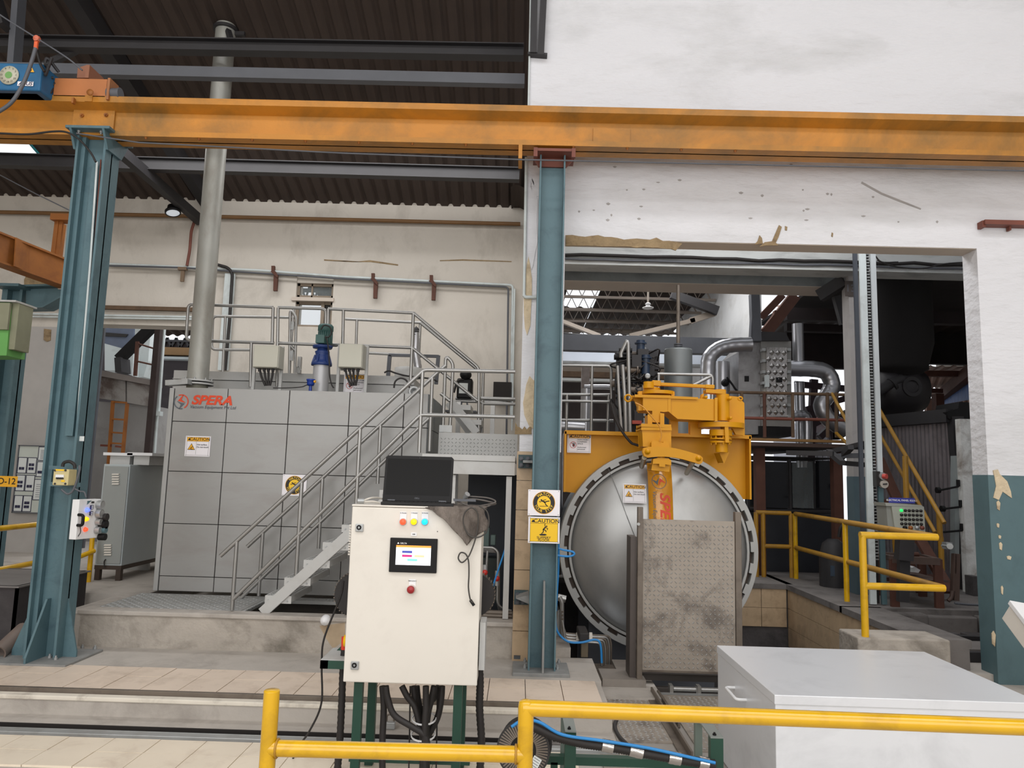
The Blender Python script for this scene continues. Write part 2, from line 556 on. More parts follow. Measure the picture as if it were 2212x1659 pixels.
# tread plates let into the floor before the pit
for (x0, x1, y0, y1, z) in ((.64, .96, 5.22, 5.6, .0), (.64, 1.0, 4.62, 5.2, .0), (.5, 1.0, 3.9, 4.4, .0), (1.08, 1.9, 5.15, 5.6, .0), (1.08, 2.3, 4.5, 5.13, .0)):
    m = M(); m.box(x0, x1, y0, y1, -.01, z + .004)
    pl = S(m, 'floor_plate', plate_d, floor)
    q = M(); lugs(q, (x0 + .02, y0 + .02, z + .004), (1, 0, 0), (0, 1, 0), int((x1 - x0 - .03) / .036), int((y1 - y0 - .03) / .036), .036, .03, .009, .003)
    o = B(q, 'tread_lugs', plate_l, pl, kind='stuff')
m = M()
m.box(1.0, 1.012, 4.35, 5.62, .0, .05); m.box(.955, 1.012, 4.35, 5.62, .0, .008)
m.box(1.045, 1.06, 4.9, 5.62, .0, .03)
S(m, 'guide_angle', brown_s, floor)
m = M(); m.box(.2, .245, 4.59, 4.65, -.09, -.01); m.box(.16, .62, 4.53, 4.585, -.03, .0)
S(m, 'slot_cover', darkcon, floor)

m = M(); m.box(.63, 2.4, 3.9, 5.6, -.013, -.004); S(m, 'steel_bed', mat('grey_steel_floor', (158, 152, 145), .6, m=.15, v=.15, s=4, d=(112, 106, 100), da=.6, ds=3), floor)
# ---- concrete kerb and raised platform edge
m = M()
m.box(-3.42, .02, 5.98, 6.09, .1, .375)
k_ = S(m, 'trim_1', concrete)
m = M(); m.box(-3.44, .0, 5.965, 6.12, .37, .405)
S(m, 'kerb_nosing', dusty, k_, .008)
m = M(); m.box(-3.6, -3.42, 5.98, 7.02, .1, .372)
S(m, 'kerb_return', dusty, k_)

# ---- pit before the vessel
m = M()
m.box(.4, 3.3, 9.1, 9.2, -1.35, .29)
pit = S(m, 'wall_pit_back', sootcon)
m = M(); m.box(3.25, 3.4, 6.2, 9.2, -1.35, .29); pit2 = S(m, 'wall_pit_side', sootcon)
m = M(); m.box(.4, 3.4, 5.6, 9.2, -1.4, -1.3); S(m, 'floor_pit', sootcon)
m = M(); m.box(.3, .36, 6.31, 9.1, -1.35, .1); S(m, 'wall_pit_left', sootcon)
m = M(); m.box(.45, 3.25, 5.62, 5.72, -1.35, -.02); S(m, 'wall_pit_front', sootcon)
q0 = None
for i in range(5):
    for j in range(2):
        q = M(); q.box(3.226 - i * .3 - .297, 3.226 - i * .3 - .003, 9.085, 9.11, .288 - j * .22 - .216, .288 - j * .22)
        B(q, 'tile', tile_p, pit)
for i in range(10):
    for j in range(3):
        q = M(); q.box(3.235, 3.26, 9.08 - i * .3 - .297, 9.08 - i * .3 - .003, .288 - j * .22 - .216, .288 - j * .22)
        B(q, 'tile', tile_p, pit2)
# ---- right hand walkway slab, its near block and the stepped track edge
m = M()
m.box(3.22, 9, 7.55, 16, .29, .35); m.box(3.4, 9, 7.6, 16, .1, .29)
m.box(3.22, 3.62, 6.1, 7.6, .29, .35); m.box(3.4, 3.6, 6.1, 7.6, .1, .29)
m.box(.4, 3.3, 9.07, 10.2, .29, .35)
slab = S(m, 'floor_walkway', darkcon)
m = M()
a, b = P(1876, 1383, 5.9), P(2053, 1382, 5.9)
m.box(a.x - .08, b.x, 5.9, 6.25, -.2, .385)
S(m, 'kerb_block', concrete, slab, .012)
for i, (x0, x1, y0, dz) in enumerate(((3.66, 4.0, 7.42, -.03), (4.01, 4.5, 7.46, -.05), (4.51, 5.0, 7.4, -.04), (5.01, 5.8, 7.45, -.02))):
    m = M(); m.box(x0, x1, y0, 7.56, .1, .35 + dz); S(m, 'edge_stone', darkcon, slab, .015)
for (y0, y1, z, mt) in ((7.05, 7.12, .2, iron), (6.95, 7.3, .14, dark), (6.55, 6.9, .19, darkcon), (6.38, 6.44, .2, iron)):
    m = M(); m.box(3.66, 9, y0, y1, .1, z); S(m, 'track_strip', mt, slab)
for (x0, x1, y0, y1) in ((4.2, 5.2, 7.14, 7.26), (3.7, 4.15, 7.16, 7.24)):
    m = M(); m.box(x0, x1, y0, y1, .12, .2); S(m, 'edge_stone', sootcon, slab, .01)

# ---- white wall between the halls
TOP = P(2128, 537, 5.95).z
XR = P(2128, 900, 5.95).x
m = M()
m.box(0, 9, 5.95, 6.15, TOP, 9.2)
m.box(XR, 9, 5.95, 6.15, .05, TOP)
m.box(.0, .335, 5.95, 6.15, 1.74, TOP)
wall = S(m, 'wall_front', white_w)
m = M(); m.box(.02, .315, 5.97, 6.15, .1, 1.74); S(m, 'pillar_core', grout, wall)
me = None
for i in range(7):
    z0 = .12 + i * .232
    for (x0, x1) in ((-.015, .128), (.133, .325)):
        q = M(); q.box(x0, x1, 5.945 - rnd.uniform(0, .004), 5.97, z0, z0 + .227)
        B(q, 'tile', tile_p, wall)
m = M()
m.box(-.012, 0, 5.97, 6.15, .12, 1.74); B(m, 'pillar_side_tile', tile_p, wall)
m = M()
m.box(XR + .001, 9, 5.946, 5.951, .05, 1.655); m.box(XR - .004, XR + .001, 5.946, 6.15, .05, 1.655)
S(m, 'painted_dado', teal_w, wall)
m = M(); m.box(.335, XR, 5.956, 6.15, TOP - .005, TOP + .0); S(m, 'lintel_soffit', soffit_m, wall)
FW = fr((0, 5.95, 0))
def patch(pts, mt, name, Y=5.95, d=.006, par=wall):
    m = M(); m.pprism(pts, Y - d, d); return S(m, name, mt, par)
patch([(2146, 1016), (2152, 1050), (2146, 1075), (2158, 1080), (2166, 1062), (2180, 1072), (2186, 1076), (2184, 1062), (2176, 1040), (2160, 1024), (2156, 1014)], peel, 'peeled_patch', d=.01)
for (x, y, w_, h_) in ((2157, 1092, 8, 22), (2156, 1135, 6, 10), (2160, 1160, 6, 8), (2162, 1180, 7, 18), (2180, 1205, 10, 9), (2165, 1275, 5, 20), (2147, 1380, 8, 34)):
    patch([(x - w_ / 2, y - h_ / 3), (x, y - h_ / 2), (x + w_ / 2, y - h_ / 4), (x + w_ / 3, y + h_ / 2), (x - w_ / 3, y + h_ / 3)], peel, 'peeled_patch', d=.01)
# broken lintel edge, cracks
up = [(1222, 508)] + [(1222 + i * 14, 509 + i * .55 + rnd.uniform(-4, 4)) for i in range(1, 17)] + [(1466, 524), (1474, 526)]
lo = [(1460, 541)] + [(1450 - i * 15, 536 - i * .3 + rnd.uniform(-2, 2)) for i in range(0, 15)] + [(1222, 531)]
patch(up + lo, raw, 'broken_edge', d=.012)
patch([(1683, 486), (1689, 490), (1682, 512), (1676, 524), (1682, 530), (1655, 530), (1640, 533), (1652, 523), (1668, 521), (1676, 502)], raw, 'broken_edge', d=.008)
patch([(1641, 508), (1646, 514), (1648, 526), (1630, 528), (1637, 520)], raw, 'broken_edge', d=.008)
patch([(1696, 488), (1701, 490), (1700, 498), (1696, 497)], raw, 'broken_edge', d=.006)
patch([(1797, 502), (1800, 504), (1799, 512), (1796, 510)], raw, 'broken_edge', d=.006)
for (x, y, w_, h_) in ((1150, 480, 26, 220), (1140, 640, 20, 180), (1148, 870, 40, 120), (1160, 400, 30, 60)):
    pts = []
    for i in range(14):
        t = i * math.tau / 14
        pts.append((x + w_ / 2 * math.cos(t) * rnd.uniform(.6, 1), y + h_ / 2 * math.sin(t) * rnd.uniform(.75, 1)))
    patch(pts, peel if y > 600 else white_w, 'plaster_patch', d=.008)
pts = [(1113, 912)] + [(1113 + i * 5, 915 + rnd.uniform(0, 14)) for i in range(1, 8)] + [(1148, 938), (1112, 938)]
patch(pts, raw, 'broken_edge', d=.01)
for i in range(26):
    x, y = 1245 + rnd.uniform(0, 880), 352 + rnd.uniform(0, 130)
    w_, h_ = rnd.uniform(4, 11), rnd.uniform(2, 4.5)
    patch([(x, y), (x + w_ * .5, y - h_ * .4), (x + w_, y + h_ * .2), (x + w_ * .6, y + h_), (x + w_ * .2, y + h_ * .7)], MATS['plaster_shadow'] if 'plaster_shadow' in MATS else mat('plaster_shadow', (168, 164, 162), .95, v=.2), 'plaster_chip', d=.003)
patch([(1862, 392), (1905, 416), (1945, 432), (1990, 450), (1989, 453), (1943, 436), (1903, 420), (1860, 396)], MATS['plaster_shadow'], 'plaster_crack', d=.003)
# hook slot and steel angle on the white wall
m = M(); m.pbox(2128, 474, 2230, 486, 5.86, .09); m.pbox(2122, 476, 2130, 490, 5.88, .07); m.pbox(2180, 486, 2185, 497, 5.9, .04)
o = B(m, 'wall_angle', rust_b, None, 'red-brown steel angle fixed to the white wall above its doorway corner', 'steel angle')
# cable conduits down the wall end
m = M()
for (x0, y0, x1, y1, r) in ((1146, 0, 1141, 250, .008), (1137, 340, 1132, 640, .012)):
    m.cyl(P(x0, y0, 5.93), P(x1, y1, 5.93), r)
m.tube(fil([P(1132, 638, 5.93), P(1135, 642, 5.93), P(1164, 642, 5.93)], .02), .014)
S(m, 'trim_2', zinc_w)

# ---- rear wall of the low bay (with its door-sized opening and a small window hole)
YB = 10.0
def wx(px, py): return P(px, py, YB).x
def wz(px, py): return P(px, py, YB).z
ox0, ox1, oz = wx(128, 800), wx(412, 760), wz(300, 702)
wx0, wx1, wz0, wz1, wzm = wx(638, 660), wx(719, 640), wz(680, 706), wz(680, 593), wz(680, 648)
zt = P(600, 434, YB).z
m = M()
m.box(-9, ox0, YB, YB + .3, .1, zt)
m.box(ox0, ox1, YB, YB + .3, oz, zt)
m.box(ox1, wx0, YB, YB + .3, .1, zt)
m.box(wx0, wx1, YB, YB + .3, .1, wz0)
m.box(wx0, wx1, YB, YB + .3, wz1, zt)
m.box(wx1, .45, YB, YB + .3, .1, zt)
wallb = S(m, 'wall_back', cream_w)
m = M()
n_ = 70
top = [(-9 + i * 9 / n_, zt + .06 + rnd.uniform(-.035, .05)) for i in range(n_ + 1)]
m.prism([(-9, zt - .01)] + [(0, zt - .01)] + top[::-1], fr((0, YB + .02, 0)), -.02, .03)
S(m, 'ragged_edge', cream_w, wallb)
m = M(); m.box(-9, ox0, YB - .004, YB, .1, wz(110, 1110)); S(m, 'painted_dado', mat('slate_dado', (84, 92, 96), .8, v=.2), wallb)
m = M(); m.pbox(62, 705, 130, 1200, 9.9, .1); S(m, 'wall_pier', mat('grey_plaster', (176, 172, 168), .9, v=.1), wallb)
patch([(95, 710), (110, 712), (109, 735), (101, 738), (94, 734)], raw, 'broken_edge', 9.9, .01, wallb)
patch([(52, 604), (58, 592), (62, 598), (75, 600), (98, 612), (100, 618), (52, 617)], raw, 'broken_edge', YB, .02, wallb)
for pts in ([(700, 560), (760, 566), (800, 562), (860, 571), (860, 574), (800, 566), (700, 563)], [(950, 562), (1000, 560), (1105, 564), (1105, 566), (1000, 563), (950, 564)]):
    patch(pts, raw, 'plaster_crack', YB, .004, wallb)
# lintel timber and conduits over the opening
m = M(); m.pbox(60, 655, 416, 672, YB - .06, .06); S(m, 'lintel_board', wood_b, wallb)
m = M()
m.cyl(P(60, 678, YB - .05), P(416, 685, YB - .05), .016); m.cyl(P(60, 684, YB - .05), P(416, 690, YB - .05), .012)
S(m, 'lintel_conduit', zinc_w, wallb)
# window
m = M()
fw = .035
for z0, z1 in ((wz0, wzm - .02), (wzm + .04, wz1 - .12)):
    m.box(wx0, wx1, YB + .05, YB + .1, z0, z0 + fw); m.box(wx0, wx1, YB + .05, YB + .1, z1 - fw, z1)
    m.box(wx0, wx0 + fw, YB + .05, YB + .1, z0, z1); m.box(wx1 - fw, wx1, YB + .05, YB + .1, z0, z1)
xm = wx(699, 660)
m.box(xm - .045, xm + .0, YB + .04, YB + .1, wz0, wzm - .02)
m.box(wx(672, 600), wx(672, 600) + .02, YB + .05, YB + .1, wzm + .04, wz1 - .12)
win = S(m, 'window_1', mat('grubby_frame', (140, 126, 110), .7, v=.25))
m = M(); m.box(xm, wx1 - fw, YB + .07, YB + .078, wz0 + fw, wzm - .02 - fw); S(m, 'pane', smoke_g, win)
m = M(); m.box(wx0 + fw, xm - .05, YB + .07, YB + .078, wz0 + fw, wzm - .06); S(m, 'pane', clear_g, win)
m = M(); m.box(wx0 + fw, wx1 - fw, YB + .07, YB + .078, wzm + .08, wz1 - .16); S(m, 'pane', clear_g, win)
m = M(); m.box(wx0, wx1, YB + .02, YB + .1, wz1 - .12, wz1); S(m, 'window_head', cream_w, win)
m = M(); m.box(wx0 - .05, wx1 + .02, YB - .03, YB + .08, wzm - .02, wzm + .03); S(m, 'window_sill', soffit_m, win)

# ---- low bay roof: sheet on a fall to the rear wall
def rz(Y): return P(490, 60, 7.2).z + (zt - .02 - P(490, 60, 7.2).z) * (Y - 7.2) / (YB - 7.2)
Y0, Y1 = 5.6, 10.15
skA, skB = P(0, 300, 8.2), P(86, 338, 9.0)
sy0, sy1 = 8.1, 9.24
sx0, sx1 = -7.6, -6.37
m = M()
prof = [(0, 0), (.09, 0), (.115, .03), (.145, .03), (.17, 0)]
xs = []
x = -9.0
while x < .2:
    xs += [(x + a, h) for a, h in prof[:-1]]
    x += .17
def roofgrid(m, ya, yb, x0, x1):
    pr = [(a, h) for a, h in xs if x0 - 1e-6 <= a <= x1 + 1e-6]
    k = len(pr)
    vs = [(a, Y, rz(Y) + h) for Y in (ya, yb) for a, h in pr]
    m.add(vs, [(i, i + 1, k + i + 1, k + i) for i in range(k - 1)])
    vs = [(a, Y, rz(Y) + h + .004) for Y in (ya, yb) for a, h in pr]
    m.add(vs, [(i, k + i, k + i + 1, i + 1) for i in range(k - 1)])
roofgrid(m, Y0, sy0, -9, .2); roofgrid(m, sy1, Y1, -9, .2); roofgrid(m, sy0, sy1, sx1, .2); roofgrid(m, sy0, sy1, -9, sx0)
ceil = S(m, 'ceiling', roof_m)
m = M()
m.add([(sx0 - .1, sy0 - .05, rz(sy0) + .05), (sx1 + .1, sy0 - .05, rz(sy0) + .05), (sx1 + .1, sy1 + .05, rz(sy1) + .05), (sx0 - .1, sy1 + .05, rz(sy1) + .05)], [(0, 1, 2, 3)])
tl = bpy.data.materials.new('translucent_sheet'); tl.use_nodes = True
_n = tl.node_tree; _n.nodes.clear()
_o = _n.nodes.new('ShaderNodeOutputMaterial'); _a = _n.nodes.new('ShaderNodeBsdfTranslucent'); _b = _n.nodes.new('ShaderNodeBsdfTransparent'); _x = _n.nodes.new('ShaderNodeMixShader')
_a.inputs[0].default_value = (.9, .97, 1, 1); _x.inputs[0].default_value = .25
_n.links.new(_b.outputs[0], _x.inputs[1]); _n.links.new(_a.outputs[0], _x.inputs[2]); _n.links.new(_x.outputs[0], _o.inputs[0])
S(m, 'rooflight_sheet', tl, ceil)
m = M(); m.bar((sx1 + .01, sy0, rz(sy0) + .02), (sx1 + .01, sy1, rz(sy1) + .02), .03, .03)
S(m, 'rooflight_edge', mat('cyan_edge', (60, 190, 210), .5), ceil)
def roofbar(name, p, q, wd, ht, mt=iron):
    m = M(); m.bar(p, q, wd, ht); return S(m, name, mt)
trim = 3
def purlin(px0, py0, px1, py1, Y, h, wd, mt=iron, ib=False):
    global trim
    m = M()
    a, b = P(px0, py0, Y), P(px1, py1, Y)
    if ib: ibeam(m, a, b, h, wd, .012, .01)
    else: m.bar(a, b, wd, h)
    S(m, 'trim_%d' % trim, mt); trim += 1
purlin(-60, 92, 1131, 113, 6.85, .13, .12, iron, True)
purlin(-60, 148, 1133, 175, 6.4, .1, .08, iron_l)
purlin(-60, 345, 1122, 378, 8.75, .16, .12, iron, True)
def strut(p, q, wd, ht, mt=iron):
    global trim
    m = M(); m.bar(p, q, wd, ht); S(m, 'trim_%d' % trim, mt); trim += 1
xr = -4.55
strut((xr, 5.6, rz(5.6) - .1), (xr + .12, YB, rz(YB) - .08), .14, .2)
strut(P(250, 318, 8.2), P(434, 478, 9.93), .1, .12)
strut(P(36, 170, 6.9), P(166, 108, 6.9), .05, .06)
strut(P(30, 150, 6.6), P(44, -30, 6.6), .12, .06, iron_l)
strut(P(10, 60, 6.5), P(-20, -40, 6.5), .14, .06)
# twin dark angle posts at the top of the white wall
m = M()
for px in (1155, 1176):
    a, b = P(px, -40, 5.9), P(px - (3 if px < 1160 else 8), 116 if px < 1160 else 120, 5.9)
    m.bar(a, b, .055, .05, (0, 1, 0))
m.bar(P(1140, 118, 5.92), P(1182, 121, 5.92), .06, .02)
B(m, 'hanger_post', iron, None, 'pair of dark steel angles running up the white wall end', 'steel post')

# ---- hall shell round the viewer
m = M(); m.box(-9.2, 9.2, -5.2, 5.95, 9.2, 9.4); S(m, 'ceiling_hall', roof_m)
m = M(); m.box(-9.2, 9.2, -5.2, -5.0, -.2, 9.4); S(m, 'wall_hall_rear', cream_w)
m = M(); m.box(-9.2, -9.0, -5, 10.3, -.2, 9.4); S(m, 'wall_left', cream_w)
m = M(); m.box(9.0, 9.2, -5, 16, -.2, 9.4); S(m, 'wall_right', cream_w)
m = M(); m.box(-9.0, .0, 5.75, 5.9, 6.7, 9.3); S(m, 'wall_gable', cream_w)
m = M(); m.box(-15, 12, 16, 34, -.2, .2); S(m, 'ground_outside', dusty)
# ---- side wall of the low bay, seen edge on behind the pillar
m = M(); m.box(.03, .3, 6.3, YB, .1, 5.0); S(m, 'wall_side', cream_w)
# ================================================================ SIGNS
def tri(m, F, cx, cy, r, z):
    m.poly(F, [(cx, cy + r), (cx - r * .95, cy - r * .62), (cx + r * .95, cy - r * .62)], z)
def sign_root(name, label, cat, F, grp=None):
    return T(name, label, cat, F.translation, grp)
def board(F, w_, h_, par, mt=sign_w, t=.004):
    m = M(); m.fbox(F, -w_ / 2, w_ / 2, -h_ / 2, h_ / 2, -t, 0)
    B(m, 'board', mt, par)
    m = M()
    for sx in (-1, 1):
        for sy in (-1, 1):
            m.disc(F, sx * w_ * .455, sy * h_ * .455, 0, w_ * .018, .001, n=8)
    B(m, 'fixing', galv, par)
def header(F, w_, h_, par, mt=sign_o):
    m = M(); m.rect(F, -w_ * .44, h_ * .24, w_ * .44, h_ * .44, .001); B(m, 'header_band', mt, par)
    m = M()
    m.text(F, 'CAUTION', w_ * .07, h_ * .34, h_ * .2, .002, bold=.012, sx=1.12)
    tri(m, F, -w_ * .35, h_ * .335, h_ * .075, .002)
    m.stroke(F, [(-w_ * .44, h_ * .44), (w_ * .44, h_ * .44), (w_ * .44, -h_ * .44), (-w_ * .44, -h_ * .44), (-w_ * .44, h_ * .44)], h_ * .008, .0015)
    m.stroke(F, [(-w_ * .44, h_ * .24), (w_ * .44, h_ * .24)], h_ * .008, .0015)
    return m
def sign_hot(F, w_, label, h_=None):
    h_ = h_ or w_ * .76
    t = sign_root('caution_sign', label, 'sign', F)
    board(F, w_, h_, t)
    m = header(F, w_, h_, t)
    m.stroke(F, [(-w_ * .06, h_ * .24), (-w_ * .06, -h_ * .4)], h_ * .008, .0015)
    m.text(F, 'Hot surface.', -w_ * .035, h_ * .08, h_ * .105, .002, 'LEFT', .014)
    m.text(F, 'Do not touch', -w_ * .035, -h_ * .04, h_ * .105, .002, 'LEFT', .014)
    tri(m, F, -w_ * .25, -h_ * .06, h_ * .2, .0012)
    B(m, 'lettering', ink, t)
    m = M(); tri(m, F, -w_ * .25, -h_ * .06, h_ * .165, .0018); B(m, 'warning_triangle', sign_o, t)
    m = M()
    cx, cy, q = -w_ * .25, -h_ * .1, h_ * .1
    m.stroke(F, [(cx - q * .8, cy - q * .5), (cx + q * .8, cy - q * .5)], q * .14, .0024)
    m.stroke(F, [(cx - q * .5, cy - q * .1), (cx + q * .1, cy + q * .3), (cx + q * .6, cy + q * .75)], q * .28, .0024)
    for k in range(3):
        m.stroke(F, [(cx - q * .2 + k * q * .3, cy - q * .4), (cx - q * .1 + k * q * .3, cy - q * .1)], q * .1, .0024)
    B(m, 'pictogram', ink, t)
    return t
def figure(m, F, cx, cy, q, z, slip=True):
    """falling stick man"""
    if slip:
        m.disc(F, cx + q * .5, cy + q * .72, 0, q * .15, z, n=12)
        m.stroke(F, [(cx + q * .32, cy + q * .6), (cx - q * .12, cy + q * .1)], q * .26, z)
        m.stroke(F, [(cx + q * .3, cy + q * .6), (cx + q * .12, cy + q * .98), (cx + q * .22, cy + q * 1.25)], q * .12, z)
        m.stroke(F, [(cx + q * .3, cy + q * .5), (cx + q * .72, cy + q * .3), (cx + q * .62, cy + q * .08)], q * .12, z)
        m.stroke(F, [(cx - q * .12, cy + q * .1), (cx + q * .3, cy - q * .05), (cx + q * .42, cy - q * .3)], q * .16, z)
        m.stroke(F, [(cx - q * .12, cy + q * .1), (cx - q * .1, cy - q * .35), (cx - q * .4, cy - q * .62)], q * .16, z)
        m.poly(F, [(cx - q * .9, cy - q * .85), (cx - q * .5, cy - q * .7), (cx + q * .3, cy - q * .72), (cx + q * .6, cy - q * .9), (cx + q * .2, cy - q * 1.05), (cx - q * .7, cy - q * 1.05)], z)
    else:
        m.disc(F, cx - q * .42, cy + q * .42, 0, q * .14, z, n=12)
        m.stroke(F, [(cx - q * .3, cy + q * .3), (cx + q * .15, cy + q * .08)], q * .24, z)
        m.stroke(F, [(cx - q * .25, cy + q * .3), (cx - q * .62, cy + q * .1), (cx - q * .75, cy + q * .2)], q * .1, z)
        m.stroke(F, [(cx - q * .2, cy + q * .35), (cx + q * .3, cy + q * .5)], q * .1, z)
        m.stroke(F, [(cx + q * .15, cy + q * .08), (cx + q * .5, cy + q * .25), (cx + q * .82, cy + q * .3)], q * .15, z)
        m.stroke(F, [(cx + q * .15, cy + q * .08), (cx + q * .3, cy - q * .3), (cx + q * .55, cy - q * .5)], q * .15, z)
        m.stroke(F, [(cx - q * .7, cy - q * .55), (cx + q * .7, cy - q * .55)], q * .08, z)
def arctext(m, F, s, cx, cy, r, size, mid, step, z, flip=False):
    n = len(s)
    for i, ch in enumerate(s):
        a = mid + (i - (n - 1) / 2) * (step if flip else -step)
        if ch != ' ':
            m.text(F, ch, cx + r * math.cos(a), cy + r * math.sin(a), size, z, bold=.012, rot=(a + R(90)) if flip else (a - R(90)))
def sign_step(F, w_, label, h_=None):
    h_ = h_ or w_ * .83
    t = sign_root('watch_your_step_sign', label, 'sign', F)
    board(F, w_, h_, t)
    r = h_ * .44
    m = M(); m.disc(F, 0, 0, 0, r, .001, n=48); B(m, 'outer_rim', sign_o, t)
    m = M(); m.disc(F, 0, 0, 0, r * .95, .0014, n=48); B(m, 'round_field', ink, t)
    m = M(); m.disc(F, 0, 0, 0, r * .6, .0018, n=40)
    arctext(m, F, 'WATCH', 0, 0, r * .76, r * .34, R(90), R(18), .002)
    arctext(m, F, 'YOUR STEP', 0, 0, r * .77, r * .32, R(270), R(17), .002, True)
    B(m, 'lettering', sign_y, t)
    m = M(); figure(m, F, 0, 0, r * .55, .0024, False); B(m, 'pictogram', ink, t)
    return t
def sign_slip(F, w_, label, h_):
    t = sign_root('caution_sign', label, 'sign', F)
    board(F, w_, h_, t)
    m = M(); m.rect(F, -w_ * .44, -h_ * .44, w_ * .44, h_ * .44, .001); B(m, 'yellow_field', sign_y, t)
    m = M()
    m.text(F, 'CAUTION', w_ * .08, h_ * .34, h_ * .2, .002, bold=.012, sx=1.1)
    tri(m, F, -w_ * .35, h_ * .335, h_ * .075, .002)
    m.stroke(F, [(-w_ * .44, h_ * .44), (w_ * .44, h_ * .44), (w_ * .44, -h_ * .44), (-w_ * .44, -h_ * .44), (-w_ * .44, h_ * .44)], h_ * .01, .0015)
    m.stroke(F, [(-w_ * .44, h_ * .25), (w_ * .44, h_ * .25)], h_ * .01, .0015)
    m.text(F, 'SLIPPERY', 0, -h_ * .29, h_ * .125, .002, bold=.012, sx=1.1)
    m.text(F, 'FLOOR', 0, -h_ * .385, h_ * .125, .002, bold=.012, sx=1.1)
    B(m, 'lettering', ink, t)
    m = M(); figure(m, F, 0, -h_ * .0, h_ * .2, .002, True); B(m, 'pictogram', ink, t)
    return t
def sign_space(F, w_, label, h_=None):
    h_ = h_ or w_ * .82
    t = sign_root('caution_sign', label, 'sign', F)
    board(F, w_, h_, t)
    m = header(F, w_, h_, t)
    m.stroke(F, [(-w_ * .08, h_ * .24), (-w_ * .08, -h_ * .4)], h_ * .006, .0015)
    for i, (s_, y) in enumerate((('NON-PERMIT', .17), ('CONFINED', .065), ('SPACE', -.04), ('Authorized', -.22), ('personnel', -.32))):
        m.text(F, s_, -w_ * .065, h_ * y, h_ * .088, .002, 'LEFT', .012, sx=1.1)
    B(m, 'lettering', ink, t)
    cx, cy, q = -w_ * .25, -h_ * .1, h_ * .17
    m = M()
    m.disc(F, cx + q * .1, cy - q * .25, 0, q * .32, .0018, n=14)
    for k in range(4):
        a = R(125 - k * 24)
        m.stroke(F, [(cx + q * .1, cy - q * .2), (cx + q * .1 + q * .85 * math.cos(a), cy - q * .2 + q * .85 * math.sin(a))], q * .17, .0018)
    m.stroke(F, [(cx + q * .2, cy - q * .3), (cx + q * .62, cy - q * .05)], q * .17, .0018)
    B(m, 'hand_pictogram', ink, t)
    m = M(); m.disc(F, cx, cy, q * .86, q, .0022); m.stroke(F, [(cx - q * .65, cy + q * .65), (cx + q * .65, cy - q * .65)], q * .14, .0022)
    B(m, 'prohibition_ring', red_m, t)
    return t
def emblem(F, cx, cy, r, par, z=.0015):
    m = M()
    m.disc(F, cx, cy, r * .86, r, z, R(-60), R(115), 24)
    m.poly(F, [(cx + r * .28, cy + r * 1.05), (cx - r * .45, cy + r * .12), (cx + r * .1, cy - r * .02), (cx + r * .62, cy - r * .12), (cx + r * .02, cy + r * .3)], z)
    B(m, 'emblem_flash', logo_o, par)
    m = M()
    m.disc(F, cx, cy, r * .86, r, z, R(130), R(285), 24)
    m.poly(F, [(cx - r * .25, cy - r * 1.05), (cx + r * .5, cy - r * .22), (cx - r * .1, cy - r * .1), (cx - r * .62, cy + r * .08), (cx - r * .02, cy - r * .36)], z)
    B(m, 'emblem_ring', logo_g, par)

# ================================================================ LEFT AISLE
# ---- crane runway beam
YBM = 5.6
t = T('runway_beam', 'long yellow crane runway beam resting on the two teal columns', 'crane beam', (0, YBM, 4.1))
zt1, zb1 = 4.43, 4.105
m = M()
m.box(-6.4, 6.4, YBM - .1, YBM + .1, zt1 - .05, zt1)
m.box(-6.4, 6.4, YBM - .1, YBM + .1, zb1, zb1 + .042)
m.box(-6.4, 6.4, YBM - .008, YBM + .008, zb1, zt1)
for s_ in (-1, 1):
    m.add([(-6.4, YBM + s_ * .008, zt1 - .09), (6.4, YBM + s_ * .008, zt1 - .09), (6.4, YBM + s_ * .1, zt1 - .05), (-6.4, YBM + s_ * .1, zt1 - .05)], [(0, 1, 2, 3)])
    m.add([(-6.4, YBM + s_ * .008, zb1 + .085), (6.4, YBM + s_ * .008, zb1 + .085), (6.4, YBM + s_ * .1, zb1 + .042), (-6.4, YBM + s_ * .1, zb1 + .042)], [(0, 1, 2, 3)])
B(m, 'girder', beam_y, t)
m = M(); m.box(-6.4, 6.4, YBM - .025, YBM + .025, zt1, zt1 + .025); B(m, 'crane_rail', iron, t)
a, b = P(160, 240, 5.58), P(245, 283, 5.58)
m = M(); m.box(a.x, b.x, 5.575, 5.592, zb1 + .055, zt1 - .06)
sp = B(m, 'splice_plate', beam_y, t)
m = M()
for px, py in ((178, 250), (230, 249), (173, 277), (228, 279)):
    bolt(m, P(px, py, 5.575), (0, -1, 0), .016, .012)
B(m, 'splice_bolt', orange_y, sp)
m = M(); m.box(P(183, 225, 5.5).x, P(199, 225, 5.5).x, 5.493, 5.5, zt1 - .05, zt1 + .002); B(m, 'flange_joint', beam_y, t)
m = M()
for i in range(12):
    bolt(m, (-3.0 + i * .42, 5.52, zb1), (0, 0, -1), .012, .008)
B(m, 'flange_bolt', orange_y, t)
a, b = P(1282, 296, 5.55), P(1362, 330, 5.55)
m = M(); m.box(a.x, b.x, 5.58, 5.592, zb1 + .07, zb1 + .19); B(m, 'patch_plate', beam_y, t)
m = M(); m.box(P(1120, 330, 5.5).x, P(1128, 330, 5.5).x, 5.5, 5.7, zb1 - .11, zb1); B(m, 'hanger_strap', beam_y, t)
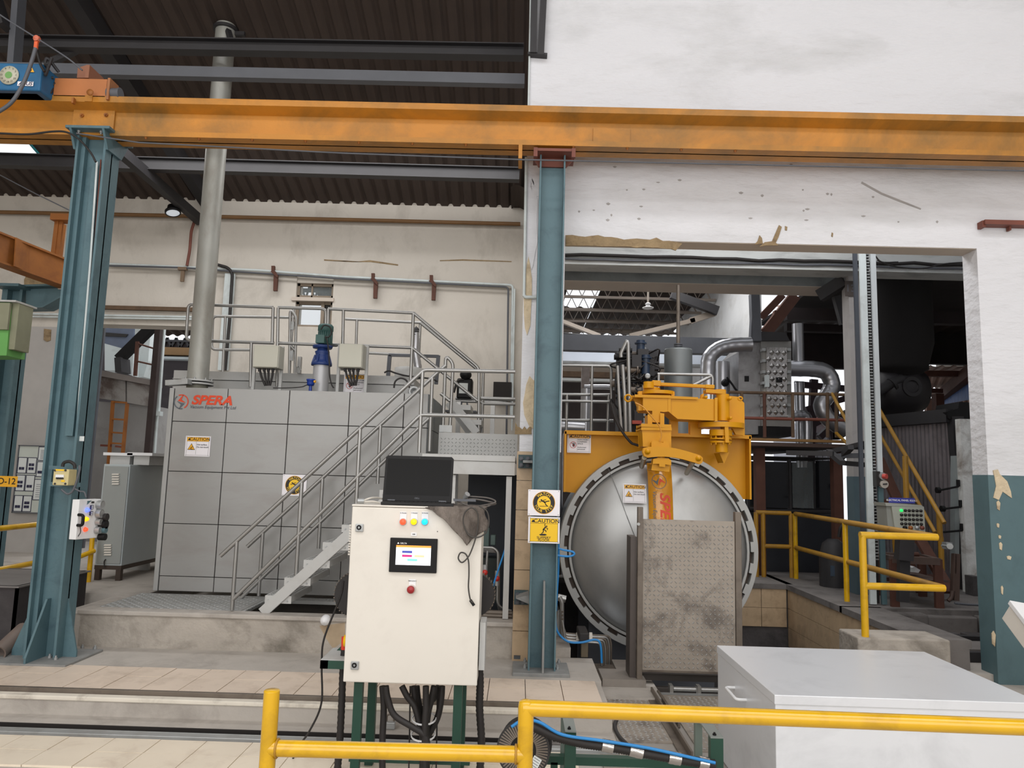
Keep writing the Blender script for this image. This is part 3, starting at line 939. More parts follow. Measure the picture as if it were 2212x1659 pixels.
# ---- bus wire below the beam
m = M()
m.tube(L([(165, 288), (300, 308), (740, 331), (1130, 345), (2250, 370)], 5.35), .006, 5)
B(m, 'bus_wire', iron_l, None, 'thin grey wire stretched just below the yellow runway beam', 'wire')
m = M()
m.tube(cr(L([(0, 288), (60, 290), (115, 284), (145, 286), (172, 302), (196, 330), (207, 350)], 5.42)), .008, 6)
B(m, 'feed_cable', rubber, None, 'thin dark cable sagging off the beam into the top of the switch-box column', 'cable')

# ---- column with switch box
X0, X1 = P(115, 960, 5.6).x, P(182, 960, 5.6).x
t = T('steel_column', 'teal built-up steel column carrying the small switch box and socket panel', 'column', ((X0 + X1) / 2, 5.6, .125))
zc = P(210, 292, 5.55).z
m = M()
m.box(X0, X0 + .018, 5.5, 5.7, .14, zc); m.box(X1 - .018, X1, 5.5, 5.7, .14, zc)
m.box(X0, X1, 5.585, 5.6, .14, zc)
m.box(X0 + .018, X0 + .05, 5.54, 5.585, .14, zc)
B(m, 'shaft', teal, t)
XM = (X0 + X1) / 2
m = M(); m.box(XM - .01, XM + .05, 5.555, 5.585, 1.75, zc - .25); B(m, 'cover_channel', teal, t)
m = M(); m.tube([P(210, 350, 5.54), P(196, 560, 5.54), P(172, 850, 5.54), P(166, 940, 5.54)], .009, 6); B(m, 'conduit', zinc_w, t)
m = M(); m.tube([P(218, 345, 5.56), P(199, 600, 5.56), P(180, 800, 5.56)], .006, 5); B(m, 'red_wire', rust_b, t)
m = M(); m.pbox(164, 942, 181, 953, 5.53, .003); B(m, 'paper_tag', paper, t)
m = M(); m.box(X0 - .05, X1 + .06, 5.42, 5.78, zc - .003, zc + .02); B(m, 'cap_plate', teal, t, bev=.004)
for xx in (X0 + .03, X1 - .03):
    for yy in (5.47, 5.73):
        m = M(); bolt(m, (xx, yy, zc - .003), (0, 0, -1), .013); B(m, 'bolt', galv, t)
m = M()
for xx in (X0 - .019, X1 + .001):
    m.prism([(5.78, zc), (5.42, zc), (5.5, zc - .14), (5.7, zc - .14)], fr((xx, 0, 0), (0, 1, 0), (0, 0, 1)), 0, .018)
B(m, 'cap_gusset', teal, t)
m = M(); m.box(X0 - .22, X1 + .16, 5.36, 5.84, .125, .142); B(m, 'base_plate', teal_d, t, bev=.004)
gz = P(150, 1295, 5.55).z
for xx in (XM - .02,):
    m = M(); m.prism([(5.585, .14), (5.36, .14), (5.36, .18), (5.54, gz), (5.585, gz)], fr((xx, 0, 0), (0, 1, 0), (0, 0, 1)), 0, .016); B(m, 'gusset', teal, t)
    m = M(); m.prism([(5.6, .14), (5.82, .14), (5.82, .18), (5.66, gz), (5.6, gz)], fr((xx, 0, 0), (0, 1, 0), (0, 0, 1)), 0, .016); B(m, 'gusset', teal, t)
m = M(); m.prism([(X0, .14), (X0 - .14, .14), (X0 - .14, .18), (X0, gz)], fr((0, 5.6, 0)), 0, .014); B(m, 'gusset', teal, t)
m = M(); m.prism([(X1, .14), (X1 + .1, .14), (X1 + .1, .18), (X1, gz)], fr((0, 5.6, 0)), 0, .014); B(m, 'gusset', teal, t)
for px, py in ((120, 1425), (27 + 80, 1421), (178, 1400), (205, 1402), (62, 1408)):
    m = M(); bolt(m, PZ(px, py, .142), (0, 0, 1), .014, .015); B(m, 'anchor_bolt', galv, t)
m = M(); m.bar(PZ(146, 1432, .135), PZ(172, 1420, .135), .03, .015); B(m, 'loose_shim', teal_d, t)
# switch box on two straps
sb = T('switch_box', 'small weathered breaker box strapped to the teal column', 'switch box', P(138, 1030, 5.42))
for (y0, y1) in ((1006, 1016), (1041, 1052)):
    m = M(); m.pbox(106, y0, 173, y1, 5.49, .01); B(m, 'strap', teal, sb)
m = M(); m.pbox(116, 1013, 146, 1049, 5.38, .1); B(m, 'housing', mat('yellowed_plastic', (204, 190, 140), .5, v=.15, s=20), sb, bev=.006)
m = M(); m.pbox(120, 1025, 137, 1032, 5.372, .01); B(m, 'breaker_cover', white_p, sb)
for k in range(4):
    m = M(); m.pbox(121 + k * 4, 1031, 123.5 + k * 4, 1035, 5.37, .012); B(m, 'breaker_toggle', ink, sb)
m = M(); m.pbox(119, 1013.5, 138, 1017, 5.377, .004); m.pbox(132, 1037, 139, 1041, 5.377, .004); B(m, 'yellow_label', sign_y, sb)
m = M()
for px, py in ((141.5, 1016), (118.5, 1045), (119, 1016), (141, 1045)): m.cyl(P(px, py, 5.385), P(px, py, 5.375), .008, 8)
B(m, 'screw', ink, sb)
m = M(); m.tube(cr(L([(135, 1008), (138, 1000), (150, 997), (160, 1003), (162, 1012)], 5.44)), .012, 7)
m.tube(cr(L([(146, 1035), (150, 1020), (155, 1030), (152, 1040), (158, 1045)], 5.47)), .01, 6)
B(m, 'loose_cable', rubber, sb)
m = M(); m.tube(cr(L([(172, 1005), (171, 1020), (160, 1055), (148, 1067), (138, 1062), (133, 1057)], 5.4)), .008, 7)
B(m, 'grey_cable', iron_l, sb)
m = M(); m.tube(cr(L([(162, 1056), (172, 1061), (182, 1063), (186, 1074)], 5.4)), .006, 6); B(m, 'grey_cable', iron_l, sb)
# socket panel
o = P(161, 1168, 5.5)
ux = (P(209, 1074, 5.62) - P(161, 1079, 5.42)); ux.z = 0
F = fr(P(163, 1166, 5.42), ux, (0, 0, 1))
sw, sh = ux.length, P(161, 1079, 5.42).z - P(163, 1166, 5.42).z
sp = T('socket_panel', 'white power socket panel with lit lamps hung beside the breaker box', 'socket panel', F.translation)
m = M(); m.fbox(F, 0, sw, 0, sh, -.06, 0); B(m, 'panel', white_p, sp, bev=.004)
def FF(u, v, n=0): return F @ Vector((u * sw, v * sh, n))
m = M()
m.tube(fil([FF(.02, .62, 0), FF(.02, .62, .045), FF(.02, .36, .045), FF(.02, .36, 0)], .02), .011, 8); B(m, 'handle', black, sp)
for v, mt in ((.73, lamp_v), (.5, lamp_y), (.24, lamp_r)):
    m = M(); m.lathe(FF(.38, v), F.to_3x3() @ Vector((0, 0, 1)), [(.0, .02), (.012, .018), (.016, .006), (.018, 0)], 14); B(m, 'indicator_lamp', mt, sp)
for v in (.8, .64):
    m = M(); m.fbox(F, sw * .5, sw * .62, sh * (v - .05), sh * (v + .05), 0, .012); B(m, 'breaker_row', ink_b, sp)
    m = M()
    for k in range(4): m.fbox(F, sw * .52, sw * .57, sh * (v - .04 + k * .022), sh * (v - .03 + k * .022), .012, .02)
    B(m, 'breaker_lever', white_p, sp)
m = M(); m.poly(F, [(sw * .36, sh * .96), (sw * .56, sh * .97), (sw * .36, sh * .86)], .001); B(m, 'corner_print', teal, sp)
m = M(); m.fbox(F, sw * .55, sw * .66, sh * .9, sh * .945, 0, .006); B(m, 'display', ink, sp)
ax = F.to_3x3() @ Vector((.25, 0, 1))
for v, r_ in ((.85, .034), (.63, .034), (.41, .024), (.2, .026)):
    m = M(); c = FF(.88, v); m.cyl(c, c + ax.normalized() * .035, r_, 16); m.lathe(c + ax.normalized() * .035, ax, [(r_, 0), (r_ * .7, .001), (r_ * .7, -.02), (0, -.02)], 16)
    B(m, 'socket', galv, sp)
for v, mt, q in ((.53, rubber, .028), (.34, black, .032), (.2, teal, .024), (.02, black, .026)):
    m = M(); c = FF(1.08, v, .02); m.cyl(c - Vector((.02, 0, 0)), c + Vector((.03, 0, 0)), q, 14); B(m, 'socket_cap', mt, sp)
m = M(); m.tube(cr([FF(.08, .36, .01), FF(.12, .2, .015), FF(.05, .08, .01)]), .003, 5); B(m, 'tether', ink, sp)

# ---- far left column with bracket, green cabinet, orange monorail
t = T('steel_column', 'dark teal steel column with a bracket under the orange monorail', 'column', P(30, 1225, 7.8))
m = M()
a, b = P(15, 620, 7.8), P(43, 620, 7.8)
m.box(a.x - .02, b.x + .02, 7.9, 7.92, .36, a.z)
m.box(a.x - .06, a.x, 7.82, 7.99, .36, a.z); m.box(b.x - .01, b.x + .02, 7.82, 7.99, .36, a.z)
B(m, 'shaft', teal, t)
m = M(); m.box(a.x - .08, b.x + .08, 7.66, 8.1, a.z - .02, a.z + .01); B(m, 'cap_plate', teal, t)
m = M(); m.pprism([(56, 624), (150, 622), (150, 640), (105, 666), (56, 668)], 7.86, .03); br = B(m, 'bracket', teal, t)
m = M(); m.bar(P(54, 622, 7.87), P(152, 619, 7.87), .2, .02); m.bar(P(54, 668, 7.87), P(104, 667, 7.87), .2, .015); m.bar(P(104, 667, 7.87), P(152, 640, 7.87), .2, .015); B(m, 'bracket_flange', teal, br)
m = M(); m.box(a.x - .2, b.x + .2, 7.6, 8.15, .36, .385); B(m, 'base_plate', teal_d, t)
FD = fr(P(15, 1040, 7.69))
m = M(); m.rect(FD, -.11, -.055, .11, .055, .001); B(m, 'bay_plate', sign_o, t)
m = M(); m.text(FD, 'D-12', 0, 0, .09, .003, bold=.01); B(m, 'bay_lettering', ink, t)
m = M(); m.pprism([(-60, 640), (22, 650), (22, 672), (14, 768), (-60, 768)], 6.6, .25); gc = B(m, 'control_cabinet', green_l, None, 'green cabinet with faded olive doors hung by the dark teal column', 'cabinet')
m = M(); m.pbox(-60, 652, 15, 712, 6.57, .03); m.pbox(17, 650, 31, 755, 6.62, .2); B(m, 'door', olive, gc, bev=.004)
m = M(); m.pbox(-60, 646, 34, 652, 6.56, .3); B(m, 'lid', paintg, gc)
t = T('monorail', 'rusty orange box monorail beam sloping across above the notice board', 'crane beam', P(60, 560, 7.4))
a, b = P(-30, 528, 6.9), P(147, 595, 7.86)
m = M(); ibeam(m, a, b, .3, .16, .02, .1); B(m, 'girder', orange_y, t)
m = M(); m.bar(b + Vector((0, 0, -.16)), b + Vector((0, 0, .14)), .18, .02, (0, 1, 0)); B(m, 'end_plate', soffit_m, t)
m = M(); m.bar(P(118, 560, 7.75), P(128, 478, 7.75), .09, .02, (0, 1, 0)); m.bar(P(124, 560, 7.8), P(133, 482, 7.8), .02, .14, (0, 1, 0)); B(m, 'hanger', orange_y, t)
m = M(); m.bar(P(117, 472, 7.75), P(200, 474, 7.75), .14, .07); B(m, 'cross_arm', orange_y, t)
m = M(); m.bar(P(48, 524, 7.2) + Vector((0, 0, .02)), P(47, 560, 7.2) + Vector((0, 0, -.1)), .012, .2, (0, 1, 0)); B(m, 'stiffener', orange_y, t)

# ---- notice board with papers
F = fr(P(68, 1035, 9.85), (1, .0, 0))
bw, bh = (P(105, 1030, 9.85) - P(36, 1030, 9.85)).x, P(70, 957, 9.85).z - P(66, 1104, 9.85).z
nb = T('notice_board', 'pale framed notice board pinned with printed sheets on the grey pier', 'notice board', F.translation)
m = M(); m.fbox(F, -bw / 2, bw / 2, -bh / 2, bh / 2, -.03, 0); B(m, 'backing', board_m, nb)
m = M()
for x0, x1, y0, y1 in ((-.5, .5, .485, .5), (-.5, .5, -.5, -.485), (-.5, -.475, -.5, .5), (.475, .5, -.5, .5)):
    m.fbox(F, x0 * bw, x1 * bw, y0 * bh, y1 * bh, -.03, .012)
B(m, 'frame', iron_l, nb)
def sheet(u, v, a, b_, kind):
    m = M(); m.fbox(F, (u - a / 2) * bw, (u + a / 2) * bw, (v - b_ / 2) * bh, (v + b_ / 2) * bh, .0, .004)
    s_ = B(m, 'pinned_sheet', paper, nb)
    m = M()
    q = [(u - a / 2) * bw, (v - b_ / 2) * bh, (u + a / 2) * bw, (v + b_ / 2) * bh]
    m.stroke(F, [(q[0], q[1]), (q[2], q[1]), (q[2], q[3]), (q[0], q[3]), (q[0], q[1])], .009, .005)
    if kind == 0:
        for k in range(7): m.stroke(F, [(q[0] + .03, q[1] + (q[3] - q[1]) * (.15 + k * .1)), (q[2] - .03, q[1] + (q[3] - q[1]) * (.15 + k * .1))], .004, .006)
    else:
        for i in range(2):
            for j in range(kind):
                x_, y_ = q[0] + (q[2] - q[0]) * (.35 + .32 * i), q[1] + (q[3] - q[1]) * (.3 + .25 * j)
                m.rect(F, x_ - .022, y_ - .018, x_ + .012, y_ + .018, .006)
    B(m, 'print', ink_b, s_)
for i in range(2):
    for j, v in enumerate((.2, -.06)):
        sheet(-.33 + i * .3, v, .27, .23, 1 + (i + j) % 2)
    sheet(-.33 + i * .28, -.36, .26, .23, 1 + i)
sheet(.3, .38, .32, .2, 0); sheet(.26, .15, .24, .22, 1); sheet(.26, -.15, .3, .3, 0)

# ---- yellow guard rail behind the left column
gr = T('guard_rail', 'yellow two-bar guard rail running behind the breaker box column', 'guard rail', P(-20, 1300, 6.6))
m = M(); m.cyl(P(-60, 1148, 6.5), P(100, 1131, 7.4), .027); B(m, 'top_bar', rail_y, gr)
m = M(); m.cyl(P(-60, 1242, 6.5), P(90, 1213, 7.4), .027); B(m, 'lower_bar', rail_y, gr)
m = M(); m.cyl(P(165, 1205, 7.4), P(203, 1190, 7.62), .024); B(m, 'lower_bar', rail_y, gr)
a = P(199, 1170, 7.62)
m = M(); m.cyl((a.x, a.y, .36), (a.x, a.y, .82), .024); B(m, 'post', rail_y, gr)
a = P(100, 1131, 7.4); m = M(); m.cyl((a.x, a.y, .36), (a.x, a.y, a.z), .027); B(m, 'post', rail_y, gr)

# ---- dark bin and pipe in the corner
t = T('steel_bin', 'large soot-black steel bin beside the foot of the left teal column', 'bin', P(-40, 1430, 6.0))
za, zb = P(0, 1265, 5.95).z, .125
xr_ = P(72, 1250, 6.1).x
m = M(); m.box(-6.2, xr_ - .02, 5.95, 5.97, zb, za); m.box(xr_ - .04, xr_ - .02, 5.95, 6.9, zb, za); m.box(-6.2, xr_ - .04, 6.88, 6.9, zb, za); m.box(-6.2, xr_ - .04, 5.97, 6.88, za - .03, za - .02)
B(m, 'body', mat('soot_black_steel', (56, 52, 54), .7, v=.4, s=3, d=(96, 92, 92), da=.4, ds=2), t)
m = M(); m.box(-6.2, xr_, 5.93, 6.92, za - .012, za + .0); B(m, 'cover', mat('grey_cover', (120, 116, 114), .6, v=.2), t)
m = M()
for px in (15, 40, 62): m.lathe(P(px, 1236, 6.85), (0, 0, 1), [(.014, -.01), (.012, .006), (0, .01)], 8)
B(m, 'rivet', galv, t)
m = M(); a, b = P(-5, 1412, 5.5), P(50, 1360, 5.86)
m.cyl(a, b, .055, 16, caps=False); m.lathe(a, a - b, [(.055, 0), (.045, .0), (.045, -.1), (0, -.1)], 16); m.lathe(b, b - a, [(.055, 0), (.0, .0)], 16)
B(m, 'pipe_offcut', mat('brown_pipe', (120, 106, 98), .55, v=.2), None, 'brown steel pipe lying against the black bin', 'pipe')

# ---- crane end carriage with hoist on the runway beam
hz = zt1 + .025
t = T('hoist', 'blue chain hoist with a round dial riding on the runway beam', 'hoist', P(20, 210, 5.55))
m = M(); a, b = P(-120, 134, 5.35), P(86, 192, 5.35)
m.box(a.x, b.x, 5.35, 5.85, P(0, 194, 5.35).z, P(0, 135, 5.35).z); B(m, 'housing', hoist_b, t, bev=.012)
m = M(); m.box(a.x, P(80, 200, 5.4).x, 5.4, 5.8, hz, P(0, 194, 5.35).z); B(m, 'underbody', mat('navy_steel', (26, 52, 84), .5), t)
m = M(); c = P(20, 163, 5.345); m.lathe(c, (0, -1, 0), [(.075, 0), (.075, .006), (0, .007)], 28); dl = B(m, 'dial', mat('dial_plate', (196, 192, 172), .5), t)
Fd = fr(c + Vector((0, -.008, 0)))
m = M()
for k in range(12):
    a_ = k * math.tau / 12
    m.text(Fd, str(k * 2 + 1), .058 * math.cos(a_), .058 * math.sin(a_), .02, .001)
B(m, 'dial_figure', ink, dl)
m = M(); m.disc(Fd, 0, 0, 0, .028, .001, n=20); B(m, 'dial_centre', mat('dial_green', (110, 160, 90), .5), dl)
Fa = fr(P(55, 181, 5.345))
m = M(); m.rect(Fa, -.062, -.018, .062, .018, .001); B(m, 'name_plate', sign_w, t)
m = M(); m.text(Fa, 'ABUS', .0, 0, .04, .002, bold=.02, shear=.2, sx=1.1); B(m, 'name_lettering', ink_b, t)
Fa = fr(P(67, 151, 5.345)); m = M(); tri(m, Fa, 0, 0, .03, .001); B(m, 'hazard_label', sign_o, t)
m = M(); m.stroke(Fa, [(.002, .016), (-.006, 0), (.006, 0), (-.002, -.014)], .004, .002); B(m, 'hazard_bolt', ink, t)
m = M()
for i in range(7):
    c = P(92 + rnd.uniform(-5, 20), 165 + rnd.uniform(-18, 28), 5.45 + rnd.uniform(-.08, .08))
    m.tube(cr([c + Vector((rnd.uniform(-.06, .06), rnd.uniform(-.04, .04), rnd.uniform(-.08, .08))) for _ in range(4)]), .012, 6)
c = P(100, 180, 5.5); m.lathe(c + Vector((-.09, 0, 0)), (1, 0, 0), [(.09, 0), (.1, .05), (.07, .12), (.03, .14)], 14)
B(m, 'cable_gland_cluster', iron, t)
t = T('end_carriage', 'orange crane end carriage with a grey buffer on the yellow beam', 'crane carriage', P(180, 210, 5.55))
m = M(); a, b = P(118, 168, 5.5), P(228, 211, 5.5); m.box(a.x, b.x, 5.5, 5.66, b.z, a.z); B(m, 'box_girder', mat('faded_orange', (186, 116, 66), .6, v=.15), t, bev=.006)
m = M(); a, b = P(228, 168, 5.48), P(234, 212, 5.48); m.prism([(5.48, b.z - .01), (5.68, b.z - .01), (5.68, a.z - .06), (5.6, a.z), (5.48, a.z)], fr((b.x, 0, 0), (0, 1, 0), (0, 0, 1)), -.02, .0); B(m, 'end_plate', mat('faded_orange_b', (160, 104, 64), .6), t)
m = M(); c = P(234, 203, 5.53); m.cyl(c, c + Vector((.09, 0, 0)), .045, 16); m.cyl(c + Vector((.09, 0, 0)), c + Vector((.1, 0, 0)), .05, 16); B(m, 'buffer', iron_l, t)
m = M(); c = P(194, 206, 5.55).x; m.cyl((c, 5.53, hz + .066), (c, 5.64, hz + .066), .065, 20); B(m, 'wheel', iron, t)
m = M(); m.lathe(P(195, 200, 5.45), (0, -1, 0), [(.026, 0), (.026, .008), (0, .009)], 16); B(m, 'axle_cap', orange_y, t)
m = M(); m.pprism([(168, 146), (189, 140), (192, 168), (166, 168)], 5.6, .03); m.pbox(186, 140, 191, 168, 5.5, .2); B(m, 'anchor_bracket', mat('dull_rust', (150, 100, 76), .7), t)
m = M(); m.pbox(155, 210, 158, 222, 5.46, .03); B(m, 'stop_bar', orange_y, t)
m = M(); m.tube(cr(L([(-40, 0), (0, 32), (80, 83), (145, 125), (178, 152)], 5.2)), .006, 5); B(m, 'stay_wire', iron_l, None, 'thin steel stay wire running down to the orange crane carriage', 'wire')
m = M(); m.tube(L([(-40, 356), (0, 378), (80, 420), (166, 462)], 6.0), .005, 5); B(m, 'stay_wire', iron_l, None, 'thin dark stay wire slanting down to the breaker box column', 'wire')
t = T('cable_trolley', 'orange cable clip hanging on the stay wire above the hoist', 'cable clip', P(80, 90, 5.2))
m = M(); c = P(80, 84, 5.2); m.lathe(c + Vector((-.022, 0, 0)), (1, 0, 0), [(0, 0), (.02, .004), (.02, .04), (0, .044)], 14); m.cyl(c + Vector((0, -.015, 0)), c + Vector((0, .015, 0)), .022, 14); B(m, 'roller', mat('clip_orange', (206, 110, 84), .5), t)
m = M(); m.bar(P(79, 90, 5.2), P(77, 106, 5.2), .025, .015, (0, 1, 0)); B(m, 'clip', mat('clip_orange_b', (224, 96, 50), .5), t)
m = M(); m.tube(cr(L([(77, 104), (66, 140), (48, 185), (24, 222), (-10, 246)], 5.18)), .014, 8)
B(m, 'festoon_cable', iron_l, None, 'pale grey festoon cable hanging in a curve before the blue hoist', 'cable')
m = M(); m.tube(cr(L([(78, 104), (82, 120), (88, 140), (96, 155)], 5.3)), .01, 6)
B(m, 'festoon_cable', rubber, None, 'short black cable between the orange clip and the hoist glands', 'cable')
# ================================================================ REAR WALL FITTINGS
def pipe(name, label, cat, pts, Y, r, mt, f=.05, grp=None):
    m = M(); m.tube(fil(L(pts, Y), f), r, 8)
    return B(m, name, mt, None, label, cat, grp)
pipe('gas_pipe', 'long orange-brown pipe along the top of the cream rear wall', 'pipe', [(-60, 457), (380, 466), (760, 475), (1124, 484)], 9.93, .028, mat('brown_orange_pipe', (122, 88, 52), .6, v=.2))
pipe('conduit', 'pale conduit running along the cream wall above the handrails', 'conduit', [(50, 566), (230, 570), (560, 584), (740, 598), (1108, 616), (1104, 900)], 9.93, .018, zinc_w)
pipe('conduit', 'thinner dark conduit just above the pale one on the cream wall', 'conduit', [(236, 574), (390, 578), (560, 590), (740, 602), (1098, 620), (1094, 940)], 9.9, .013, iron_l)
pipe('conduit', 'pair-mate conduit dropping down the wall corner by the pillar', 'conduit', [(1112, 624), (1106, 930)], 9.88, .012, zinc_w)
pipe('cable_bundle', 'dark red cables dropping beside the grey chimney pipe', 'cable', [(420, 478), (413, 500), (410, 540), (404, 574)], 9.9, .02, rust_b)
pipe('cable_bundle', 'black cable loop running down the wall to the box top', 'cable', [(470, 572), (492, 578), (502, 590), (496, 690), (486, 800)], 9.9, .022, rubber)
m = M(); m.pbox(486, 590, 492, 800, 9.93, .03); B(m, 'cable_tray', zinc_w, None, 'narrow white cable tray beside the black cable loop', 'cable tray')
for i, (px, py) in enumerate(((590, 574), (806, 590), (932, 594))):
    m = M()
    m.pprism([(px - 4, py), (px + 3, py), (px + 3, py + 12), (px - 4, py + 12)], 9.9, .04)
    m.pprism([(px - 6, py + 12), (px + 3, py + 10), (px + 10, py + 20), (px + 9, py + 26)], 9.88, .04)
    m.pprism([(px + 1, py + 18), (px + 10, py + 20), (px + 8, py + 54), (px + 0, py + 54)], 9.9, .04)
    B(m, 'wall_bracket', rust, None, ('rusty cranked bracket on the conduit nearest the small window', 'rusty cranked bracket midway along the wall conduit', 'rusty cranked bracket on the conduit closest to the white pillar')[i], 'bracket', 'rusty brackets on the conduit')
m = M(); m.pbox(391, 580, 396, 608, 9.9, .03); m.pbox(384, 576, 402, 583, 9.88, .05); B(m, 'wall_bracket', mat('tan_steel', (120, 100, 80), .7), None, 'small tan pipe hanger left of the chimney pipe', 'bracket')
m = M(); c = P(1085, 845, 9.9); m.box(c.x - .12, c.x + .12, 9.86, 10.05, c.z - .12, c.z + .12); B(m, 'cable_box', dark, None, 'dark sooty box on the cream wall low by the pillar', 'junction box')
t = T('high_bay_lamp', 'black round high bay lamp hanging under the dark roof strut', 'lamp', P(373, 455, 9.5))
c = P(373, 452, 9.5)
m = M(); m.lathe(c, (0.25, -.2, -1), [(.03, -.06), (.06, -.05), (.07, .0), (.1, .03), (.1, .06), (.085, .065)], 20); B(m, 'housing', black, t)
m = M(); m.lathe(c, (0.25, -.2, -1), [(0, .055), (.085, .056)], 20); B(m, 'lens', bulb, t)
m = M(); m.tube([c + Vector((0, 0, .04)), c + Vector((-.02, 0, .1)), c + Vector((.05, .0, .14))], .012, 6); B(m, 'bracket', black, t)

# ================================================================ BEYOND THE REAR DOORWAY
t = T('kiln_duct', 'grey smoke-stained furnace body with a dark coping beyond the doorway', 'furnace', P(250, 1150, 11.5))
m = M(); m.pprism([(150, 862), (328, 876), (330, 1200), (150, 1200)], 11.5, 1.2); B(m, 'body', mat('stained_plaster', (158, 156, 154), .85, v=.2, s=2, d=(96, 90, 86), da=.5, ds=1.5), t)
stn = mat('smoke_stained_panel', (168, 164, 160), .6, v=.25, s=1.2, d=(84, 66, 58), da=.9, ds=1.4, lo=.42, hi=.56)
m = M(); m.pprism([(212, 812), (271, 822), (271, 868), (210, 860)], 11.42, .3); B(m, 'panel', stn, t)
m = M(); m.pprism([(274, 824), (322, 832), (322, 878), (274, 870)], 11.42, .3); B(m, 'panel', stn, t)
m = M(); m.pprism([(210, 798), (324, 820), (324, 832), (210, 811)], 11.36, .4); B(m, 'coping', mat('grey_coping', (140, 132, 128), .6, v=.2), t)
t = T('ladder', 'rusty orange ladder leaning on the stained furnace body', 'ladder', P(238, 1000, 11.2))
for a, b in (((244, 866), (225, 1150)), ((275, 872), (250, 1150))):
    m = M(); m.bar(P(*a, 11.1), PZ(b[0], b[1], .36) * 0 + Vector((P(*b, 11.1).x, 11.1, .36)), .03, .06, (0, 1, 0)); B(m, 'stile', orange_y, t)
for k, y in enumerate((868, 905, 934, 957, 980)):
    m = M(); m.bar(P(244 - k * 2, y, 11.1), P(274 - k * 1.6, y + 2, 11.1), .025, .025); B(m, 'rung', orange_y, t)
m = M(); m.bar(P(218, 962, 11.1), P(240, 963, 11.1), .04, .03); m.bar(P(250, 964, 11.1), P(266, 966, 11.1), .04, .03); B(m, 'standoff', rust_b, t)
t = T('chute', 'black sloping conveyor chute beyond the rear doorway', 'conveyor', P(290, 780, 12))
m = M(); m.bar(P(258, 776, 11.9), P(345, 690, 11.9), .14, .14, (0, 0, 1)); B(m, 'trough', black, t)
m = M(); m.bar(P(264, 775, 11.9), P(266, 806, 11.9), .1, .3, (0, 1, 0)); B(m, 'support', iron, t)
m = M(); m.bar(P(297, 738, 11.8), P(292, 812, 11.8), .05, .04, (0, 1, 0)); m.cyl(P(297, 742, 11.8), P(336, 754, 11.8), .014); m.cyl(P(294, 780, 11.8), P(330, 788, 11.8), .014); B(m, 'handrail', rust, t)
t = T('duct', 'pale grey sheet duct hood behind the black chute', 'duct', P(300, 800, 12.6))
m = M(); m.pprism([(292, 704), (326, 704), (320, 780), (310, 814), (298, 816), (290, 760)], 12.5, .5); B(m, 'hood', zinc_w, t)
m = M(); m.pprism([(226, 702), (291, 702), (280, 760), (226, 755)], 12.8, .4); B(m, 'casing', mat('blue_grey_casing', (92, 100, 118), .6, v=.2), t)
m = M(); m.pprism([(226, 718), (276, 722), (272, 728), (226, 726)], 12.78, .03); B(m, 'slot', ink, t)
m = M(); m.pprism([(226, 742), (262, 752), (256, 800), (226, 800)], 12.4, .3); B(m, 'cone', zinc_w, t)
m = M(); m.pprism([(272, 770), (288, 764), (286, 812), (270, 806)], 12.3, .2); B(m, 'post_plate', zinc_w, t)
m = M(); a = P(344, 704, 11.25); m.bar(a, (a.x, 11.25, .36), .085, .1, (0, 1, 0)); B(m, 'steel_post', mat('black_rust', (58, 46, 44), .8, v=.25), None, 'dark rusty steel post standing right in the rear doorway', 'steel post')
m = M(); m.bar(P(353, 704, 11.4), P(340, 890, 11.4), .06, .06, (0, 1, 0)); m.bar(P(336, 890, 11.4), P(328, 1000, 11.4), .08, .06, (0, 1, 0)); m.pbox(329, 888, 345, 898, 11.3, .1); B(m, 'white_post', zinc_w, None, 'slim pale post bolted beside the dark rusty one', 'steel post')
m = M(); a = P(225, 704, 10.6); m.bar(a, (a.x, 10.6, .36), .04, .04, (0, 1, 0)); B(m, 'thin_post', iron_l, None, 'thin grey post at the edge of the rear doorway by the teal column', 'steel post')
m = M(); m.pbox(130, 704, 152, 1180, 10.6, .1); B(m, 'infill', dark, None, 'dark strip standing in for the dark gap beside the grey pier in the rear doorway', 'infill')  # dark strip added for the shade in the gap beside the pier
# far shed seen through it
m = M(); m.box(-14, -1.0, 19.5, 19.7, .2, P(380, 734, 19.5).z); S(m, 'wall_far', mat('far_shed_wall', (70, 64, 66), .9, v=.3, s=1))
m = M(); m.pbox(290, 748, 430, 768, 19.3, .22); B(m, 'far_girder', mat('far_tan', (156, 122, 82), .7), None, 'tan girder across the far shed beyond the rear doorway', 'crane beam')
m = M(); m.pbox(290, 768, 430, 777, 19.2, .32); B(m, 'far_ledge', zinc_w, None, 'pale ledge beneath the tan girder of the far shed', 'ledge')
m = M()
a, b = P(300, 727, 19.4), P(420, 730, 19.4)
corr(m, (-14, 13.6, b.z + 1.2), (1, 0, 0), (0, 1, -.22), 8.4, 5.6, .25, .03); corr(m, (-4.7, 13.6, b.z + 1.2), (1, 0, 0), (0, 1, -.22), 4.6, 5.6, .25, .03); S(m, 'ceiling_far', roof_m)
m = M(); a, b = P(305, 822, 17), P(400, 822, 17); m.box(a.x, b.x, 17, 17.2, .2, P(350, 775, 17).z - .4); S(m, 'wall_far_lattice', mat('brick_dark', (60, 54, 56), .9, v=.4, s=8))
m = M()
for i in range(9):
    x0 = P(303, 740, 19.45).x + i * .24
    z0, z1 = P(303, 736, 19.45).z, P(303, 748, 19.45).z
    m.bar((x0, 19.45, z0 + .1), (x0 + .12, 19.45, z1), .03, .06); m.bar((x0 + .12, 19.45, z1), (x0 + .24, 19.45, z0 + .1), .03, .06)
m.bar(P(290, 735, 19.45), P(430, 738, 19.45), .08, .05)
B(m, 'lattice_girder', iron, None, 'dark lattice roof girder in the far shed over the tan beam', 'roof truss')

